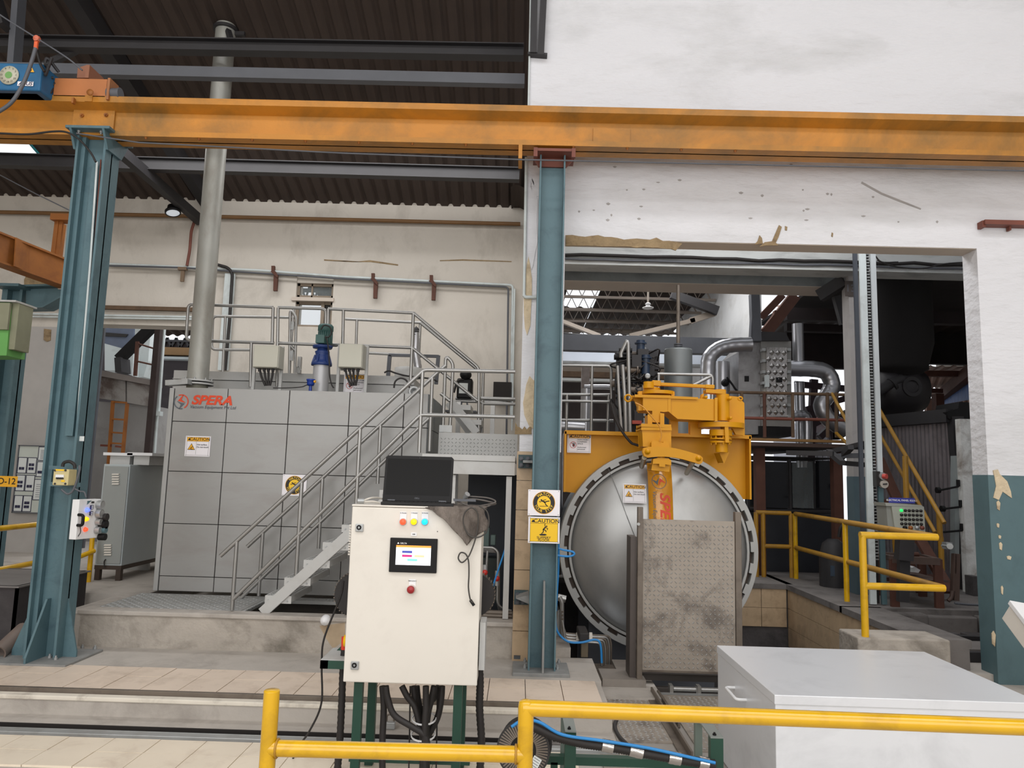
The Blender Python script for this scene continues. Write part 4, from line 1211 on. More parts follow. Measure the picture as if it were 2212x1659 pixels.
# ---- grey louvred cabinet on legs
t = T('louvred_cabinet', 'grey louvred electrical cabinet on a dark stand left of the big grey box', 'cabinet', P(270, 1225, 7.9))
Yc = 7.75
a, b = P(214, 1002, Yc), P(262, 1222, Yc)
xl, xr2 = P(204, 1222, Yc).x, P(262, 1222, Yc).x
za, zb = P(218, 1002, Yc).z, P(205, 1221, Yc).z
D2 = 1.45
xs2 = P(318, 1240, 9.0).x
m = M(); m.box(xl, xr2, Yc, Yc + D2, zb, za); B(m, 'body', mat('cabinet_side_lit', (176, 184, 186), .45, m=.1, v=.05), t, bev=.006)  # body colour lightened in place of light reaching the side face
m = M(); m.box(xl + .02, xr2 - .01, Yc - .012, Yc, zb + .02, za - .02); dr = B(m, 'door', mat('cabinet_grey', (150, 154, 152), .45, m=.1, v=.05), t, bev=.004)
def louv(px, py0, n, dy):
    for k in range(n):
        m = M(); m.pprism([(px, py0 + k * dy), (px + 15, py0 + k * dy), (px + 14, py0 + k * dy + 3), (px - 1, py0 + k * dy + 3)], Yc - .03, .02); B(m, 'louvre', cab_w, dr)
louv(242, 1023, 5, 5.2); louv(225, 1176, 5, 5.2)
for i, (x0, x1) in enumerate(((240, 288), (291, 330))):
    m = M(); a, b = P(x0 + 4, 984, Yc + .2), P(x1 - 3, 1001, Yc + .2); m.box(a.x, b.x, Yc + .15, Yc + .9, za, a.z); bx = B(m, 'top_vent', paintg, t)
    m = M(); m.box(a.x - .05, b.x + .05, Yc + .1, Yc + .95, a.z - .0, a.z + .03); B(m, 'vent_hood', white_p, bx)
m = M()
for x in (xl + .03, xr2 - .03):
    for y in (Yc + .03, Yc + D2 - .05): m.bar((x, y, zb), (x, y, .36), .05, .05)
m.box(xl, xr2, Yc, Yc + D2, zb - .04, zb)
B(m, 'stand', mat('dark_brown_steel', (66, 54, 46), .6), t)
m = M(); m.tube(cr(L([(228, 1208), (225, 1214), (226, 1226)], Yc - .03)), .006, 5); B(m, 'pull_cord', ink, t)
m = M(); m.bar(P(250, 1230, 8.6), P(322, 1226, 8.6), .05, .1); B(m, 'support_beam', galv, t)

# ================================================================ BIG GREY CLADDED BOX
GY = 6.9
GX0, GX1 = P(372, 910, GY).x + .0, P(926, 860, GY).x
GZ0, GZ1 = P(400, 1278, GY).z, P(420, 837, GY).z
gb = T('furnace_box', 'large grey box clad in square sheet panels behind the stairs', 'furnace', ((GX0 + GX1) / 2, GY + .7, GZ0))
m = M(); m.box(GX0 + .004, GX1 - .004, GY + .01, GY + 1.5, GZ0, GZ1 - .004); B(m, 'carcass', dark, gb)
colx = [GX0] + [P(px, 910, GY).x for px in (488, 622, 753, 871)] + [GX1]
rowz = [GZ1] + [P(490, py, GY).z for py in (913, 1021, 1134, 1248)] + [GZ0]
for i in range(5):
    for j in range(5):
        m = M(); m.box(colx[i] + .0035, colx[i + 1] - .0035, GY - rnd.uniform(0, .004), GY + .012, rowz[j + 1] + .003, rowz[j] - .003)
        B(m, 'panel', panel_g, gb, bev=.003)
for j in range(5):
    for k in range(3):
        m = M(); m.box(GX1 - .012, GX1 + rnd.uniform(0, .003), GY + .02 + k * .5, GY + .5 + k * .5, rowz[j + 1] + .003, rowz[j] - .003); B(m, 'side_panel', panel_s, gb)
m = M(); m.box(GX0 - .05, GX0 - .008, GY - .0, GY + 1.5, GZ0, GZ1 - .01); B(m, 'corner_trim', mat('pale_trim', (172, 172, 170), .45, m=.2), gb, bev=.004)
m = M(); m.box(GX0 - .1, GX0 - .06, GY + .15, GY + 1.5, GZ0, GZ1 - .15); B(m, 'side_channel', iron, gb)
F = fr((P(392, 868, GY).x, GY - .006, P(392, 868, GY).z))
q_ = P(408, 868, GY).x - P(376, 868, GY).x
emblem(F, 0, 0, q_ * .5, gb)
m = M(); a, b = P(414, 868, GY), P(511, 868, GY)
m.text(F, 'SPERA', a.x - F.translation.x, .018, .118, .002, 'LEFT', .035, .25, 1.18); B(m, 'maker_lettering', logo_o, gb)
m = M(); m.text(F, 'Vacuum Equipment Pvt Ltd', a.x - F.translation.x - .01, -.045, .041, .002, 'LEFT', .008, .2, .96); B(m, 'maker_subline', logo_g, gb)
c = P(427, 964, GY - .008)
sign_hot(fr(c), (P(454, 964, GY) - P(400, 964, GY)).x, 'caution hot surface sign on the grey cladding under the maker lettering', (P(427, 942, GY) - P(427, 986, GY)).z)
c = P(636, 1048, GY - .008)
sign_step(fr(c), (P(662, 1048, GY) - P(610, 1048, GY)).x, 'watch your step sign on the grey cladding behind the stair handrail', (P(636, 1025, GY) - P(636, 1071, GY)).z)

# ---- what stands on the box
t = T('chimney_pipe', 'tall grey flue pipe rising from the grey box to the dark roof', 'flue pipe', (P(427, 822, 7.2).x, 7.2, GZ1))
c = P(427, 822, 7.2)
ztop = rz(7.2) + .02
m = M(); m.cyl((c.x, 7.2, c.z), (c.x, 7.2, ztop), .1, 28); B(m, 'pipe', mat('weathered_flue', (172, 172, 166), .5, m=.35, v=.15, s=2, d=(120, 108, 92), da=.6, ds=2.6, st=(1, 1, .4)), t)
m = M(); m.lathe((c.x, 7.2, c.z - .015), (0, 0, 1), [(.1, 0), (.15, 0), (.15, .016), (.1, .016)], 28, True); m.lathe((c.x, 7.2, c.z - .045), (0, 0, 1), [(.1, 0), (.15, 0), (.15, .016), (.1, .016)], 28, True); B(m, 'flange', paintg, t)
for k in range(8):
    a_ = k * math.tau / 8 + .2
    m = M(); bolt(m, (c.x + .13 * math.cos(a_), 7.2 + .13 * math.sin(a_), c.z), (0, 0, 1), .01, .012); B(m, 'flange_bolt', galv, t)
m = M(); m.cyl((c.x, 7.2, GZ1), (c.x, 7.2, c.z - .04), .1, 24); B(m, 'stub', mat('olive_grey', (140, 138, 124), .6), t)
m = M(); m.ring(fr((c.x, 7.2, ztop - .06), (1, 0, 0), (0, 1, 0)), 0, 0, .1, .125, 0, .03); m.box(c.x + .07, c.x + .2, 7.19, 7.23, ztop - .1, ztop - .06); B(m, 'roof_collar', iron, t)
m = M(); m.bar((c.x + .06, 7.12, ztop - .1), (c.x + .2, 7.0, ztop - .42), .05, .04); B(m, 'brace', iron, t)
m = M(); m.bar(P(362, 828, 7.0), P(410, 825, 7.0), .1, .05); B(m, 'lifting_beam', galv, None, 'short grey steel lug bar lying on the box edge by the flue flange', 'steel bar')

t = T('top_frame', 'pale grey channel frame lying across the top of the grey box', 'channel frame', (P(640, 830, 7.6).x, 7.6, GZ1))
for (x0, x1, yl, yr) in ((376, 895, 800, 813),):
    m = M(); a, b = P(x0, yl, 7.6), P(x1, yr, 7.6); z_ = (a.z + b.z) / 2
    m.box(a.x, b.x, 7.6, 7.7, z_ - .085, z_); m.box(a.x, b.x, 7.58, 7.7, z_ - .09, z_ - .085)
    B(m, 'upper_channel', paintg, t)
    m = M(); m.box(a.x, b.x, 7.6, 7.7, GZ1 - .0, z_ - .095); B(m, 'lower_channel', paintg, t)
    m = M(); m.box(a.x, b.x, 7.7, 8.35, GZ1, z_ - .02); B(m, 'deck', paintg, t)
    m = M()
    for k in range(9):
        x_ = a.x + .15 + k * (b.x - a.x - .2) / 9
        c = Vector((x_, 7.48, GZ1)); m.cyl(c, c + Vector((0, 0, .05)), .028, 12); m.cyl(c + Vector((.07, 0, 0)), c + Vector((.07, 0, .05)), .028, 12)
    B(m, 'fitting', steel, t, kind='stuff')

def junction(px0, py0, px1, py1, sx, label, legs, cab):
    Yj = 7.05
    t = T('junction_box', label, 'junction box', (P((px0 + px1) / 2, 836, Yj).x, Yj + .08, GZ1))
    a, b = P(px0, py0, Yj), P(px1, py1, Yj)
    m = M(); m.box(a.x, b.x, Yj, Yj + .16, b.z, a.z); B(m, 'housing', mat('jb_grey_%d' % px0, (184, 182, 170), .5, v=.04), t, bev=.005)
    m = M(); m.box(a.x + .006, b.x - .006, Yj - .014, Yj, b.z + .005, a.z - .005); B(m, 'lid', mat('jb_lid_%d' % px0, (190, 188, 174), .45, v=.04), t, bev=.004)
    for x_ in legs:
        q = P(x_, 790, Yj + .1)
        m = M(); m.box(q.x - .014, q.x + .014, Yj + .17, Yj + .2, GZ1, a.z + .02); B(m, 'leg', paintg, t)
    for k, (x0, x1) in enumerate(cab):
        m = M(); m.tube(cr(L([(x0, py1 + 1), (x0 + (x1 - x0) * .3, py1 + 18), (x1, 833)], Yj + .06)), .011, 7); B(m, 'cable', rubber, t)
        m = M(); q = P(x0, py1, Yj + .06); m.cyl((q.x, q.y, q.z + .01), (q.x, q.y, q.z - .035), .015, 8); B(m, 'gland', iron, t)
junction(549, 745, 601, 795, 8, 'cream junction box on legs left of the blue gearbox', (543, 602), ((561, 573), (571, 577), (580, 580), (590, 583)))
junction(733, 742, 782, 795, 10, 'cream junction box on legs right of the blue gearbox', (727, 788), ((746, 758), (755, 762), (763, 766), (774, 768)))
c = P(768, 829, 7.3)
sign_space(fr(c), .235, 'caution sign standing on the box behind cables of one junction box', .2)

t = T('gear_motor', 'green motor on a blue gearbox standing on a white column', 'gear motor', (P(695, 838, 7.2).x, 7.2, GZ1))
cx_ = P(694, 800, 7.2).x
def gz(y): return P(694, y, 7.2).z
m = M(); m.lathe((cx_, 7.2, GZ1), (0, 0, 1), [(.078, 0), (.078, gz(787) - GZ1)], 28); B(m, 'column', mat('column_white_grey', (182, 182, 184), .4, m=.2, v=.05), t)
m = M(); m.lathe((cx_, 7.2, 0), (0, 0, 1), [(.03, gz(790)), (.1, gz(790)), (.1, gz(786)), (.085, gz(782)), (.068, gz(776)), (.072, gz(770)), (.062, gz(768)), (.066, gz(764)), (.072, gz(760)), (.05, gz(757)), (.05, gz(752))], 24); gx = B(m, 'gearbox', motor_b, t)
m = M(); m.lathe((cx_, 7.2, 0), (0, 0, 1), [(.04, gz(753)), (.095, gz(753)), (.1, gz(750)), (.1, gz(747)), (.05, gz(745))], 8); B(m, 'gear_flange', motor_b, t)
m = M()
for k in range(6):
    a_ = k * math.tau / 6 + .3
    m.bar((cx_ + .06 * math.cos(a_), 7.2 + .06 * math.sin(a_), gz(768)), (cx_ + .085 * math.cos(a_), 7.2 + .085 * math.sin(a_), gz(786)), .014, .03)
B(m, 'gear_rib', motor_b, gx)
m = M(); m.lathe((cx_ + .02, 7.2, 0), (0, 0, 1), [(.0, gz(744)), (.062, gz(744)), (.065, gz(716)), (.0, gz(716))], 20); mo = B(m, 'motor_body', motor_g, t)
m = M()
for k in range(20):
    a_ = k * math.tau / 20
    m.bar((cx_ + .02 + .068 * math.cos(a_), 7.2 + .068 * math.sin(a_), gz(743)), (cx_ + .02 + .068 * math.cos(a_), 7.2 + .068 * math.sin(a_), gz(717)), .006, .01)
B(m, 'cooling_fin', motor_g, mo)
m = M(); m.lathe((cx_ + .02, 7.2, 0), (0, 0, 1), [(.06, gz(718)), (.076, gz(715)), (.076, gz(705)), (.06, gz(701)), (0, gz(700))], 22); B(m, 'fan_cowl', motor_g, t)
m = M(); m.pbox(682, 722, 700, 741, 7.09, .06); B(m, 'terminal_box', motor_g, t, bev=.005)
m = M(); m.tube(cr([P(x, y, 7.06) for x, y in ((693, 712), (700, 703), (712, 706), (716, 718), (710, 728), (703, 728), (707, 738), (711, 770), (712, 810), (716, 830), (721, 838))]), .007, 7); B(m, 'power_cable', rubber, t)
t = T('transmitter', 'small blue instrument head at the foot of the gear motor column', 'instrument', (P(671, 838, 7.0).x, 7.0, GZ1))
c = P(671, 831, 7.0)
m = M(); m.cyl((c.x, 7, GZ1), (c.x, 7, c.z), .015, 10); m.lathe((c.x, 7, c.z - .01), (0, 0, 1), [(0, 0), (.03, .0), (.036, .02), (.036, .045), (.042, .05), (.042, .062), (0, .064)], 18); B(m, 'head', mat('instrument_blue', (28, 60, 150), .35), t)
m = M(); m.cyl(c + Vector((.034, -.01, .03)), c + Vector((.05, -.012, .03)), .013, 10); B(m, 'brass_plug', sign_o, t)
m = M(); m.tube(cr(L([(664, 831), (650, 836), (620, 838), (590, 838)], 7.0)), .005, 6); B(m, 'lead', rubber, t)
m = M(); m.pbox(643, 770, 648, 806, 7.5, .05); m.tube(fil(L([(640, 806), (641, 793), (646, 791), (650, 800)], 7.5), .02), .006, 6); B(m, 'latch_lever', steel, None, 'polished upright flat bar with a loop handle left of the gear motor', 'lever')

# ---- guard rails on top of the box
def rail(pts, Y, r=.017): return fil(L(pts, Y), .05) if not isinstance(Y, list) else fil([P(a, b, c) for (a, b), c in zip(pts, Y)], .05)
t = T('guard_rail', 'stainless guard rail along the front top edge of the grey box', 'guard rail', (P(640, 830, 7.35).x, 7.35, GZ1 + .2))
def rt(par, name, pts, Y=7.35, r=.0165, f=.05):
    m = M(); m.tube(fil(L(pts, Y), f), r, 8); return B(m, name, steel, par)
rt(t, 'rail_loop', [(590, 664), (407, 657), (402, 735), (592, 741)])
rt(t, 'post', [(590, 664), (588, 741)]); rt(t, 'post', [(601, 665), (598, 835)])
rt(t, 'top_rail', [(601, 664), (704, 667), (703, 743)]); rt(t, 'mid_rail', [(599, 741), (728, 746)])
rt(t, 'top_rail', [(709, 667), (893, 676)]); rt(t, 'post', [(709, 667), (706, 830)]); rt(t, 'mid_rail', [(706, 744), (890, 751)])
rt(t, 'post', [(742, 670), (739, 800)]); rt(t, 'post', [(893, 676), (887, 822)]); rt(t, 'post', [(543, 741), (541, 836)])
t = T('guard_rail', 'stainless guard rail along the rear top edge of the grey box', 'guard rail', (P(640, 830, 8.25).x, 8.25, GZ1 + .2))
rt(t, 'rail_loop', [(640, 686), (460, 683), (457, 755), (545, 756)], 8.25)
rt(t, 'post', [(487, 684), (479, 845)], 8.25); rt(t, 'post', [(634, 668), (625, 806)], 8.25)
rt(t, 'top_rail', [(746, 689), (910, 697)], 8.25); rt(t, 'mid_rail', [(746, 760), (905, 768)], 8.25); rt(t, 'post', [(771, 690), (766, 850)], 8.25); rt(t, 'post', [(908, 697), (903, 800)], 8.25)
t = T('rail_gate', 'narrow stainless gate leaf standing across the box top railing', 'gate', (P(630, 806, 7.9).x, 7.9, GZ1 + .2))
rt(t, 'gate_leaf', [(625, 806), (627, 668), (640, 684), (637, 806)], 7.9)
rt(t, 'gate_bar', [(627, 746), (637, 757)], 7.9)
m = M(); m.pbox(629, 694, 634, 712, 7.88, .02); m.pbox(627, 757, 632, 779, 7.88, .02); B(m, 'gate_hinge', galv, t)
# flexible spout, drum and frame on the box
t = T('vent_spout', 'ribbed grey vent spout standing on a low round drum on the box', 'vent pipe', (P(895, 812, 7.8).x, 7.8, GZ1 + .1))
m = M()
pts = [P(899, 712, 7.8), P(899, 735, 7.8), P(898, 760, 7.8), P(903, 795, 7.8)]
pts = cr(pts, 8); m.tube(pts, [.03 + .003 * (i % 2) + .012 * i / len(pts) for i in range(len(pts))], 12); B(m, 'spout', duct_m, t)
m = M(); m.lathe(P(899, 712, 7.8), (0, 0, 1), [(.032, -.06), (.034, 0), (.02, .02), (.008, .03), (0, .04)], 12); B(m, 'spout_cap', iron, t)
m = M(); a = P(883, 808, 7.8); m.lathe(a - Vector((0, 0, .04)), (0, 0, 1), [(.15, 0), (.15, .1), (.13, .105), (0, .105)], 26); B(m, 'drum', paintg, t)
t = T('angle_frame', 'open grey angle frame standing behind the drum on the box', 'frame', (P(893, 812, 8.1).x, 8.1, GZ1 + .1))
m = M(); m.bar(P(840, 767, 8.1), P(948, 770, 8.1), .04, .03); B(m, 'top_bar', iron_l, t)
for px in (842, 947): m = M(); m.bar(P(px, 768, 8.1), P(px - 5, 830, 8.1), .04, .04, (0, 1, 0)); B(m, 'leg', iron_l, t)
t = T('cable_loop', 'black cable loops arching over the edge fittings of the grey box', 'cable', (P(880, 838, 7.05).x, 7.05, GZ1))
m = M(); m.tube(cr(L([(851, 838), (854, 824), (865, 817), (878, 822), (885, 838)], 7.05)), .009, 7); B(m, 'arch', rubber, t)
m = M(); m.tube(cr(L([(830, 805), (840, 801), (855, 806), (880, 812), (930, 818), (945, 824)], 7.5)), .009, 7); B(m, 'lead', rubber, t)
m = M(); c = P(894, 846, 6.97); m.lathe(c, (0, -1, 0), [(.055, -.08), (.055, 0), (.03, 0), (.03, -.04), (0, -.04)], 18); B(m, 'flange_port', galv, None, 'round grey port flange at the corner of the grey box roof', 'flange')
# pump by the stairs
t = T('pump_motor', 'black pump with a red cap standing beyond the landing rails', 'pump', P(1005, 860, 8.6))
c = P(1002, 840, 8.6)
m = M(); m.box(c.x - .08, c.x + .1, 8.55, 8.75, c.z - .12, c.z + .12); m.lathe(c + Vector((.02, -.05, .0)), (0, 0, 1), [(0, .1), (.06, .12), (.075, .17), (.05, .2), (0, .2)], 14); B(m, 'body', black, t, bev=.02)
m = M(); m.lathe(c + Vector((0, 0, .19)), (0, 0, 1), [(.04, 0), (.04, .02), (.02, .035), (0, .035)], 14); B(m, 'red_cap', red_m, t)
m = M(); m.box(c.x - .05, c.x + .05, 8.535, 8.55, c.z - .06, c.z + .06); B(m, 'label_plate', paper, t)
m = M(); m.tube(cr(L([(1002, 820), (990, 822), (984, 835), (980, 848)], 8.55)), .015, 7); B(m, 'hose', rubber, t)
m = M()
for dx in (-.1, -.03, .06): m.bar(c + Vector((dx * .6, 0, -.12)), c + Vector((dx, 0, -.26)), .02, .02)
m.box(c.x - .2, c.x + .16, 8.5, 8.8, c.z - .28, c.z - .26); B(m, 'stand', iron_l, t)
t = T('pipe_rack', 'stainless pipes on a rack running behind the landing to the pillar', 'pipe rack', P(1060, 875, 8.6))
rt(t, 'pipe', [(984, 860), (1113, 864)], 8.6, .018); rt(t, 'pipe', [(984, 866), (1080, 869), (1113, 874)], 8.6, .018); rt(t, 'pipe', [(985, 858), (1060, 860), (1068, 872), (1064, 940)], 8.7, .014)
m = M(); m.box(P(1064, 870, 8.6).x - .02, P(1064, 870, 8.6).x + .03, 8.58, 8.64, .2, P(1064, 868, 8.6).z); m.box(P(990, 870, 8.6).x - .02, P(990, 870, 8.6).x + .03, 8.58, 8.64, .2, P(990, 868, 8.6).z); B(m, 'upright', steel, t)

# ================================================================ STAIRS AND LANDING
ZL = P(910, 979, 6.05).z
XS = P(912, 979, 6.05).x
ld = T('landing', 'grey steel landing between the lower stair and the tiled pillar', 'platform', (-.4, 6.5, .41))
m = M(); m.box(XS, -.03, 6.05, 6.1, ZL - .05, ZL); m.box(XS, -.03, 6.05, 6.11, ZL - .005, ZL); m.box(XS, -.03, 6.06, 6.1, ZL - .16, ZL - .052); B(m, 'edge_channel', paintg, ld, bev=.003)
m = M(); m.box(XS, -.03, 6.1, 8.4, ZL - .03, ZL - .006); B(m, 'deck', plate_l, ld)
a, b = P(948, 934, 6.9), P(1113, 980, 6.9)
m = M(); m.box(a.x, -.02, 6.9, 6.906, ZL, a.z); up = B(m, 'kick_plate', plate_l, ld)
m = M(); lugs(m, (a.x + .01, 6.9, ZL + .01), (1, 0, 0), (0, 0, 1), 21, 5, .034, .024, .007, .004); B(m, 'tread_lugs', galv, up, kind='stuff')
m = M(); m.pbox(975, 1002, 1104, 1021, 6.072, .02); m.box(P(1092, 1100, 6.1).x, P(1104, 1100, 6.1).x, 6.085, 6.14, .41, ZL - .17); m.box(P(975, 1100, 6.1).x, P(982, 1100, 6.1).x, 6.085, 6.13, .41, ZL - .17); B(m, 'leg', paintg, ld)
m = M(); m.box(P(1002, 1000, 6.9).x, .0, 7.6, 7.65, .2, 1.55); B(m, 'back_screen', mat('blue_black_sheet', (40, 46, 56), .5), ld)

st = T('stair', 'grey steel staircase with grating treads in front of the grey box', 'staircase', (-1.6, 6.4, .41))
m = M(); p0, p1 = P(567, 1322, 6.07), P(912, 1011, 6.07)
p0 = Vector((p0.x, 6.07, .405)); p1 = Vector((p1.x, 6.07, p1.z))
d_ = (p1 - p0).normalized()
def stringer(Y):
    m = M()
    a, b = Vector((p0.x, Y, p0.z)), Vector((p1.x, Y, p1.z))
    n = Vector((-d_.z, 0, d_.x))
    m.bar(a, b, .008, .078, n)
    m.bar(a + n * .039 + Vector((0, .02, 0)), b + n * .039 + Vector((0, .02, 0)), .045, .006, n); m.bar(a - n * .039 + Vector((0, .02, 0)), b - n * .039 + Vector((0, .02, 0)), .045, .006, n)
    return B(m, 'stringer', paintg, st)
stringer(6.06); stringer(6.68)
NT = 9
nose = [(575, 1285), (613, 1247), (656, 1210), (700, 1170), (740, 1133)]
n0, n4 = P(*nose[0], 6.1), P(*nose[4], 6.1)
dx, dz = (n4.x - n0.x) / 4, (n4.z - n0.z) / 4
tb = None
for k in range(NT):
    x_, z_ = n0.x + dx * k, n0.z + dz * k
    if z_ > ZL - .05: break
    m = M()
    m.box(x_, x_ + .012, 6.08, 6.67, z_ - .05, z_); m.box(x_ + .2, x_ + .212, 6.08, 6.67, z_ - .05, z_)
    m.box(x_, x_ + .212, 6.075, 6.083, z_ - .06, z_); m.box(x_, x_ + .212, 6.664, 6.672, z_ - .06, z_)
    for i in range(6): m.box(x_ + .03 + i * .028, x_ + .034 + i * .028, 6.083, 6.665, z_ - .025, z_)
    for i in range(12): m.box(x_ + .01, x_ + .2, 6.1 + i * .047, 6.105 + i * .047, z_ - .02, z_ - .002)
    tb = B(m, 'tread', paintg, st)
    m = M()
    for yy in (6.055,):
        bolt(m, (x_ + .03, 6.074, z_ - .035), (0, -1, 0), .008, .004); bolt(m, (x_ + .18, 6.074, z_ - .04), (0, -1, 0), .008, .004)
    B(m, 'tread_bolt', galv, tb)
def hr(label, Y, top, low, posts, extra):
    t = T('handrail', label, 'handrail', (-1.6, Y, .41))
    m = M(); m.tube(fil([P(x, y, Y) for x, y in top], .03, 3), .017, 10); B(m, 'top_rail', steel, t)
    m = M(); m.tube(fil([P(x, y, Y) for x, y in low], .03, 3), .017, 10); B(m, 'mid_rail', steel, t)
    for (a, b) in posts:
        m = M(); q = P(*a, Y); q2 = P(*b, Y); m.cyl((q.x, Y, q.z), (q.x, Y, q2.z), .016, 10); B(m, 'post', steel, t)
    return t
hr('stainless handrail on the near side of the stair and landing', 6.1, [(476, 1201), (916, 799), (1113, 803)], [(502, 1296), (908, 896), (1112, 901)], [((512, 1166), (503, 1318)), ((652, 1042), (640, 1243)), ((778, 925), (768, 1125)), ((913, 801), (908, 978))], None)
hr('stainless handrail on the wall side of the stair', 6.72, [(534, 1181), (957, 794), (962, 790)], [(520, 1292), (927, 903)], [((568, 1150), (556, 1287)), ((697, 1032), (687, 1185)), ((822, 918), (815, 1045)), ((934, 815), (928, 975))], None)
t = T('upper_stair', 'second grey steel stair from the landing up to the box top', 'staircase', P(1000, 930, 7.3))
m = M(); a, b = P(975, 868, 7.3), P(1030, 935, 7.3); m.bar(a, b, .008, .075, (-.7, 0, .7)); B(m, 'stringer', paintg, t)
m = M(); a, b = P(968, 870, 7.75), P(1015, 935, 7.75); m.bar(a, b, .008, .075, (-.7, 0, .7)); B(m, 'stringer', paintg, t)
for px, py in ((982, 874), (1005, 906)):
    m = M(); a = P(px, py, 7.32); m.box(a.x, a.x + .16, 7.32, 7.72, a.z - .05, a.z); B(m, 'tread', paintg, t)
t = T('handrail', 'stainless handrails falling from the box top to the landing', 'handrail', P(1030, 935, 7.4))
rt(t, 'top_rail', [(893, 676), (1035, 795), (1034, 935)], 7.35); rt(t, 'top_rail', [(908, 697), (1030, 797)], 7.75)
rt(t, 'mid_rail', [(890, 751), (1032, 866)], 7.35)
rt(t, 'post', [(1044, 804), (1041, 935)], 7.75); rt(t, 'side_rail', [(1113, 862), (1034, 860)], 7.4); rt(t, 'side_rail', [(1113, 873), (1042, 872), (1034, 862)], 7.75)
t = T('hoop_rail', 'short stainless hoop rail at the head of the landing stair', 'handrail', P(970, 925, 7.0))
rt(t, 'hoop', [(957, 919), (963, 768), (979, 784), (972, 925)], 7.0); rt(t, 'cross_bar', [(952, 850), (972, 866)], 7.0)
m = M(); m.pbox(949, 918, 976, 934, 6.98, .02); B(m, 'foot_plate', galv, t)

# tread plate platform before the box
pf = T('tread_platform', 'grey tread plate floor laid before the big grey box', 'platform', (-2.4, 6.4, .37))
for (x0, x1, y0, y1) in ((-3.38, -2.22, 6.1, 6.86), (-2.22, -1.5, 6.7, 6.86), (-2.215, -2.19, 6.1, 6.7)):
    m = M(); m.box(x0, x1, y0, y1, .37, .398); p_ = B(m, 'plate', plate_l, pf)
    m = M(); lugs(m, (x0 + .01, y0 + .01, .398), (1, 0, 0), (0, 1, 0), max(1, int((x1 - x0 - .02) / .04)), max(1, int((y1 - y0 - .02) / .04)), .04, .034, .01, .003); B(m, 'tread_lugs', galv, p_, kind='stuff')
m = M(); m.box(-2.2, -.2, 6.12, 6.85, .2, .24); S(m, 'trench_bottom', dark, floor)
m = M(); c = P(703, 1340, 5.97); m.lathe(c, (0, -1, -.1), [(0, .045), (.03, .035), (.04, .01), (.04, -.02)], 14); B(m, 'pipe_plug', white_p, None, 'round white pipe cap on the concrete kerb left of the control cabinet', 'pipe cap')
m = M(); m.pprism([(690, 1352), (745, 1345), (745, 1382), (720, 1402), (705, 1380)], 5.979, .004); S(m, 'rust_stain', mat('rust_stain', (176, 156, 130), .9, v=.25, s=10), k_)

# pipes and valves in the gap under the landing
t = T('hydraulic_manifold', 'hydraulic pipes and red valves between control cabinet and tiled pillar', 'pipework', P(1070, 1330, 6.5))
m = M(); m.pbox(1040, 1140, 1056, 1183, 6.4, .12); m.pbox(1060, 1156, 1070, 1178, 6.35, .1); B(m, 'valve_block', mat('valve_green', (70, 88, 84), .5), t, bev=.005)
for k in range(4):
    m = M(); m.tube(fil(L([(1035, 1182 + k * 3), (1066 + k * 2, 1183 + k * 3), (1076 + k * .6, 1192 + k * 2), (1074 + k, 1310 + k * 4), (1105, 1320 + k * 3)], 6.3 + k * .02), .06), .011, 7); B(m, 'pipe', steel, t)
for px in (1042, 1053):
    m = M(); m.cyl(P(px, 1190, 6.28), P(px - 3, 1236, 6.28), .01); B(m, 'drop_pipe', steel, t)
for px, py in ((1040, 1236), (1048, 1236), (1074, 1249)):
    m = M(); c = P(px, py, 6.25); m.cyl(c + Vector((0, 0, -.06)), c + Vector((0, 0, .06)), .02, 10); v_ = B(m, 'valve', galv, t)
    m = M(); m.lathe(c, (0, -1, 0), [(.022, 0.01), (.022, .035), (0, .037)], 12); B(m, 'valve_knob', red_m, v_)
m = M(); m.tube(cr(L([(1100, 1155), (1090, 1190), (1075, 1235), (1062, 1275)], 6.15)), .008, 6); B(m, 'blue_tube', blue_h, t)
for k in range(3):
    m = M(); m.cyl(P(1038, 1322 + k * 7, 6.15), P(1106, 1325 + k * 7, 6.15), .02); B(m, 'floor_pipe', brown_s, t)
m = M(); m.pbox(1039, 1205, 1078, 1300, 6.8, .2); B(m, 'dark_tank', mat('green_black', (40, 50, 48), .5), t)

t = T('roof_truss', 'dark lattice truss seen through the small high window', 'roof truss', P(695, 640, 16.0))
m = M()
a, b = P(600, 612, 16), P(800, 616, 16)
m.bar(a, b, .06, .05); m.bar(P(600, 626, 16), P(800, 630, 16), .06, .08); m.bar(P(600, 646, 16), P(800, 650, 16), .06, .05)
for k in range(9):
    q0, q1 = P(620 + k * 20, 646, 16), P(630 + k * 20, 614, 16); q2 = P(640 + k * 20, 646, 16); m.bar(q0, q1, .03, .04); m.bar(q1, q2, .03, .04)
B(m, 'lattice', iron, t)
m = M(); a = P(640, 646, 16); m.bar(a, (a.x, 16, .2), .12, .12, (0, 1, 0)); B(m, 'post', zinc_w, t)
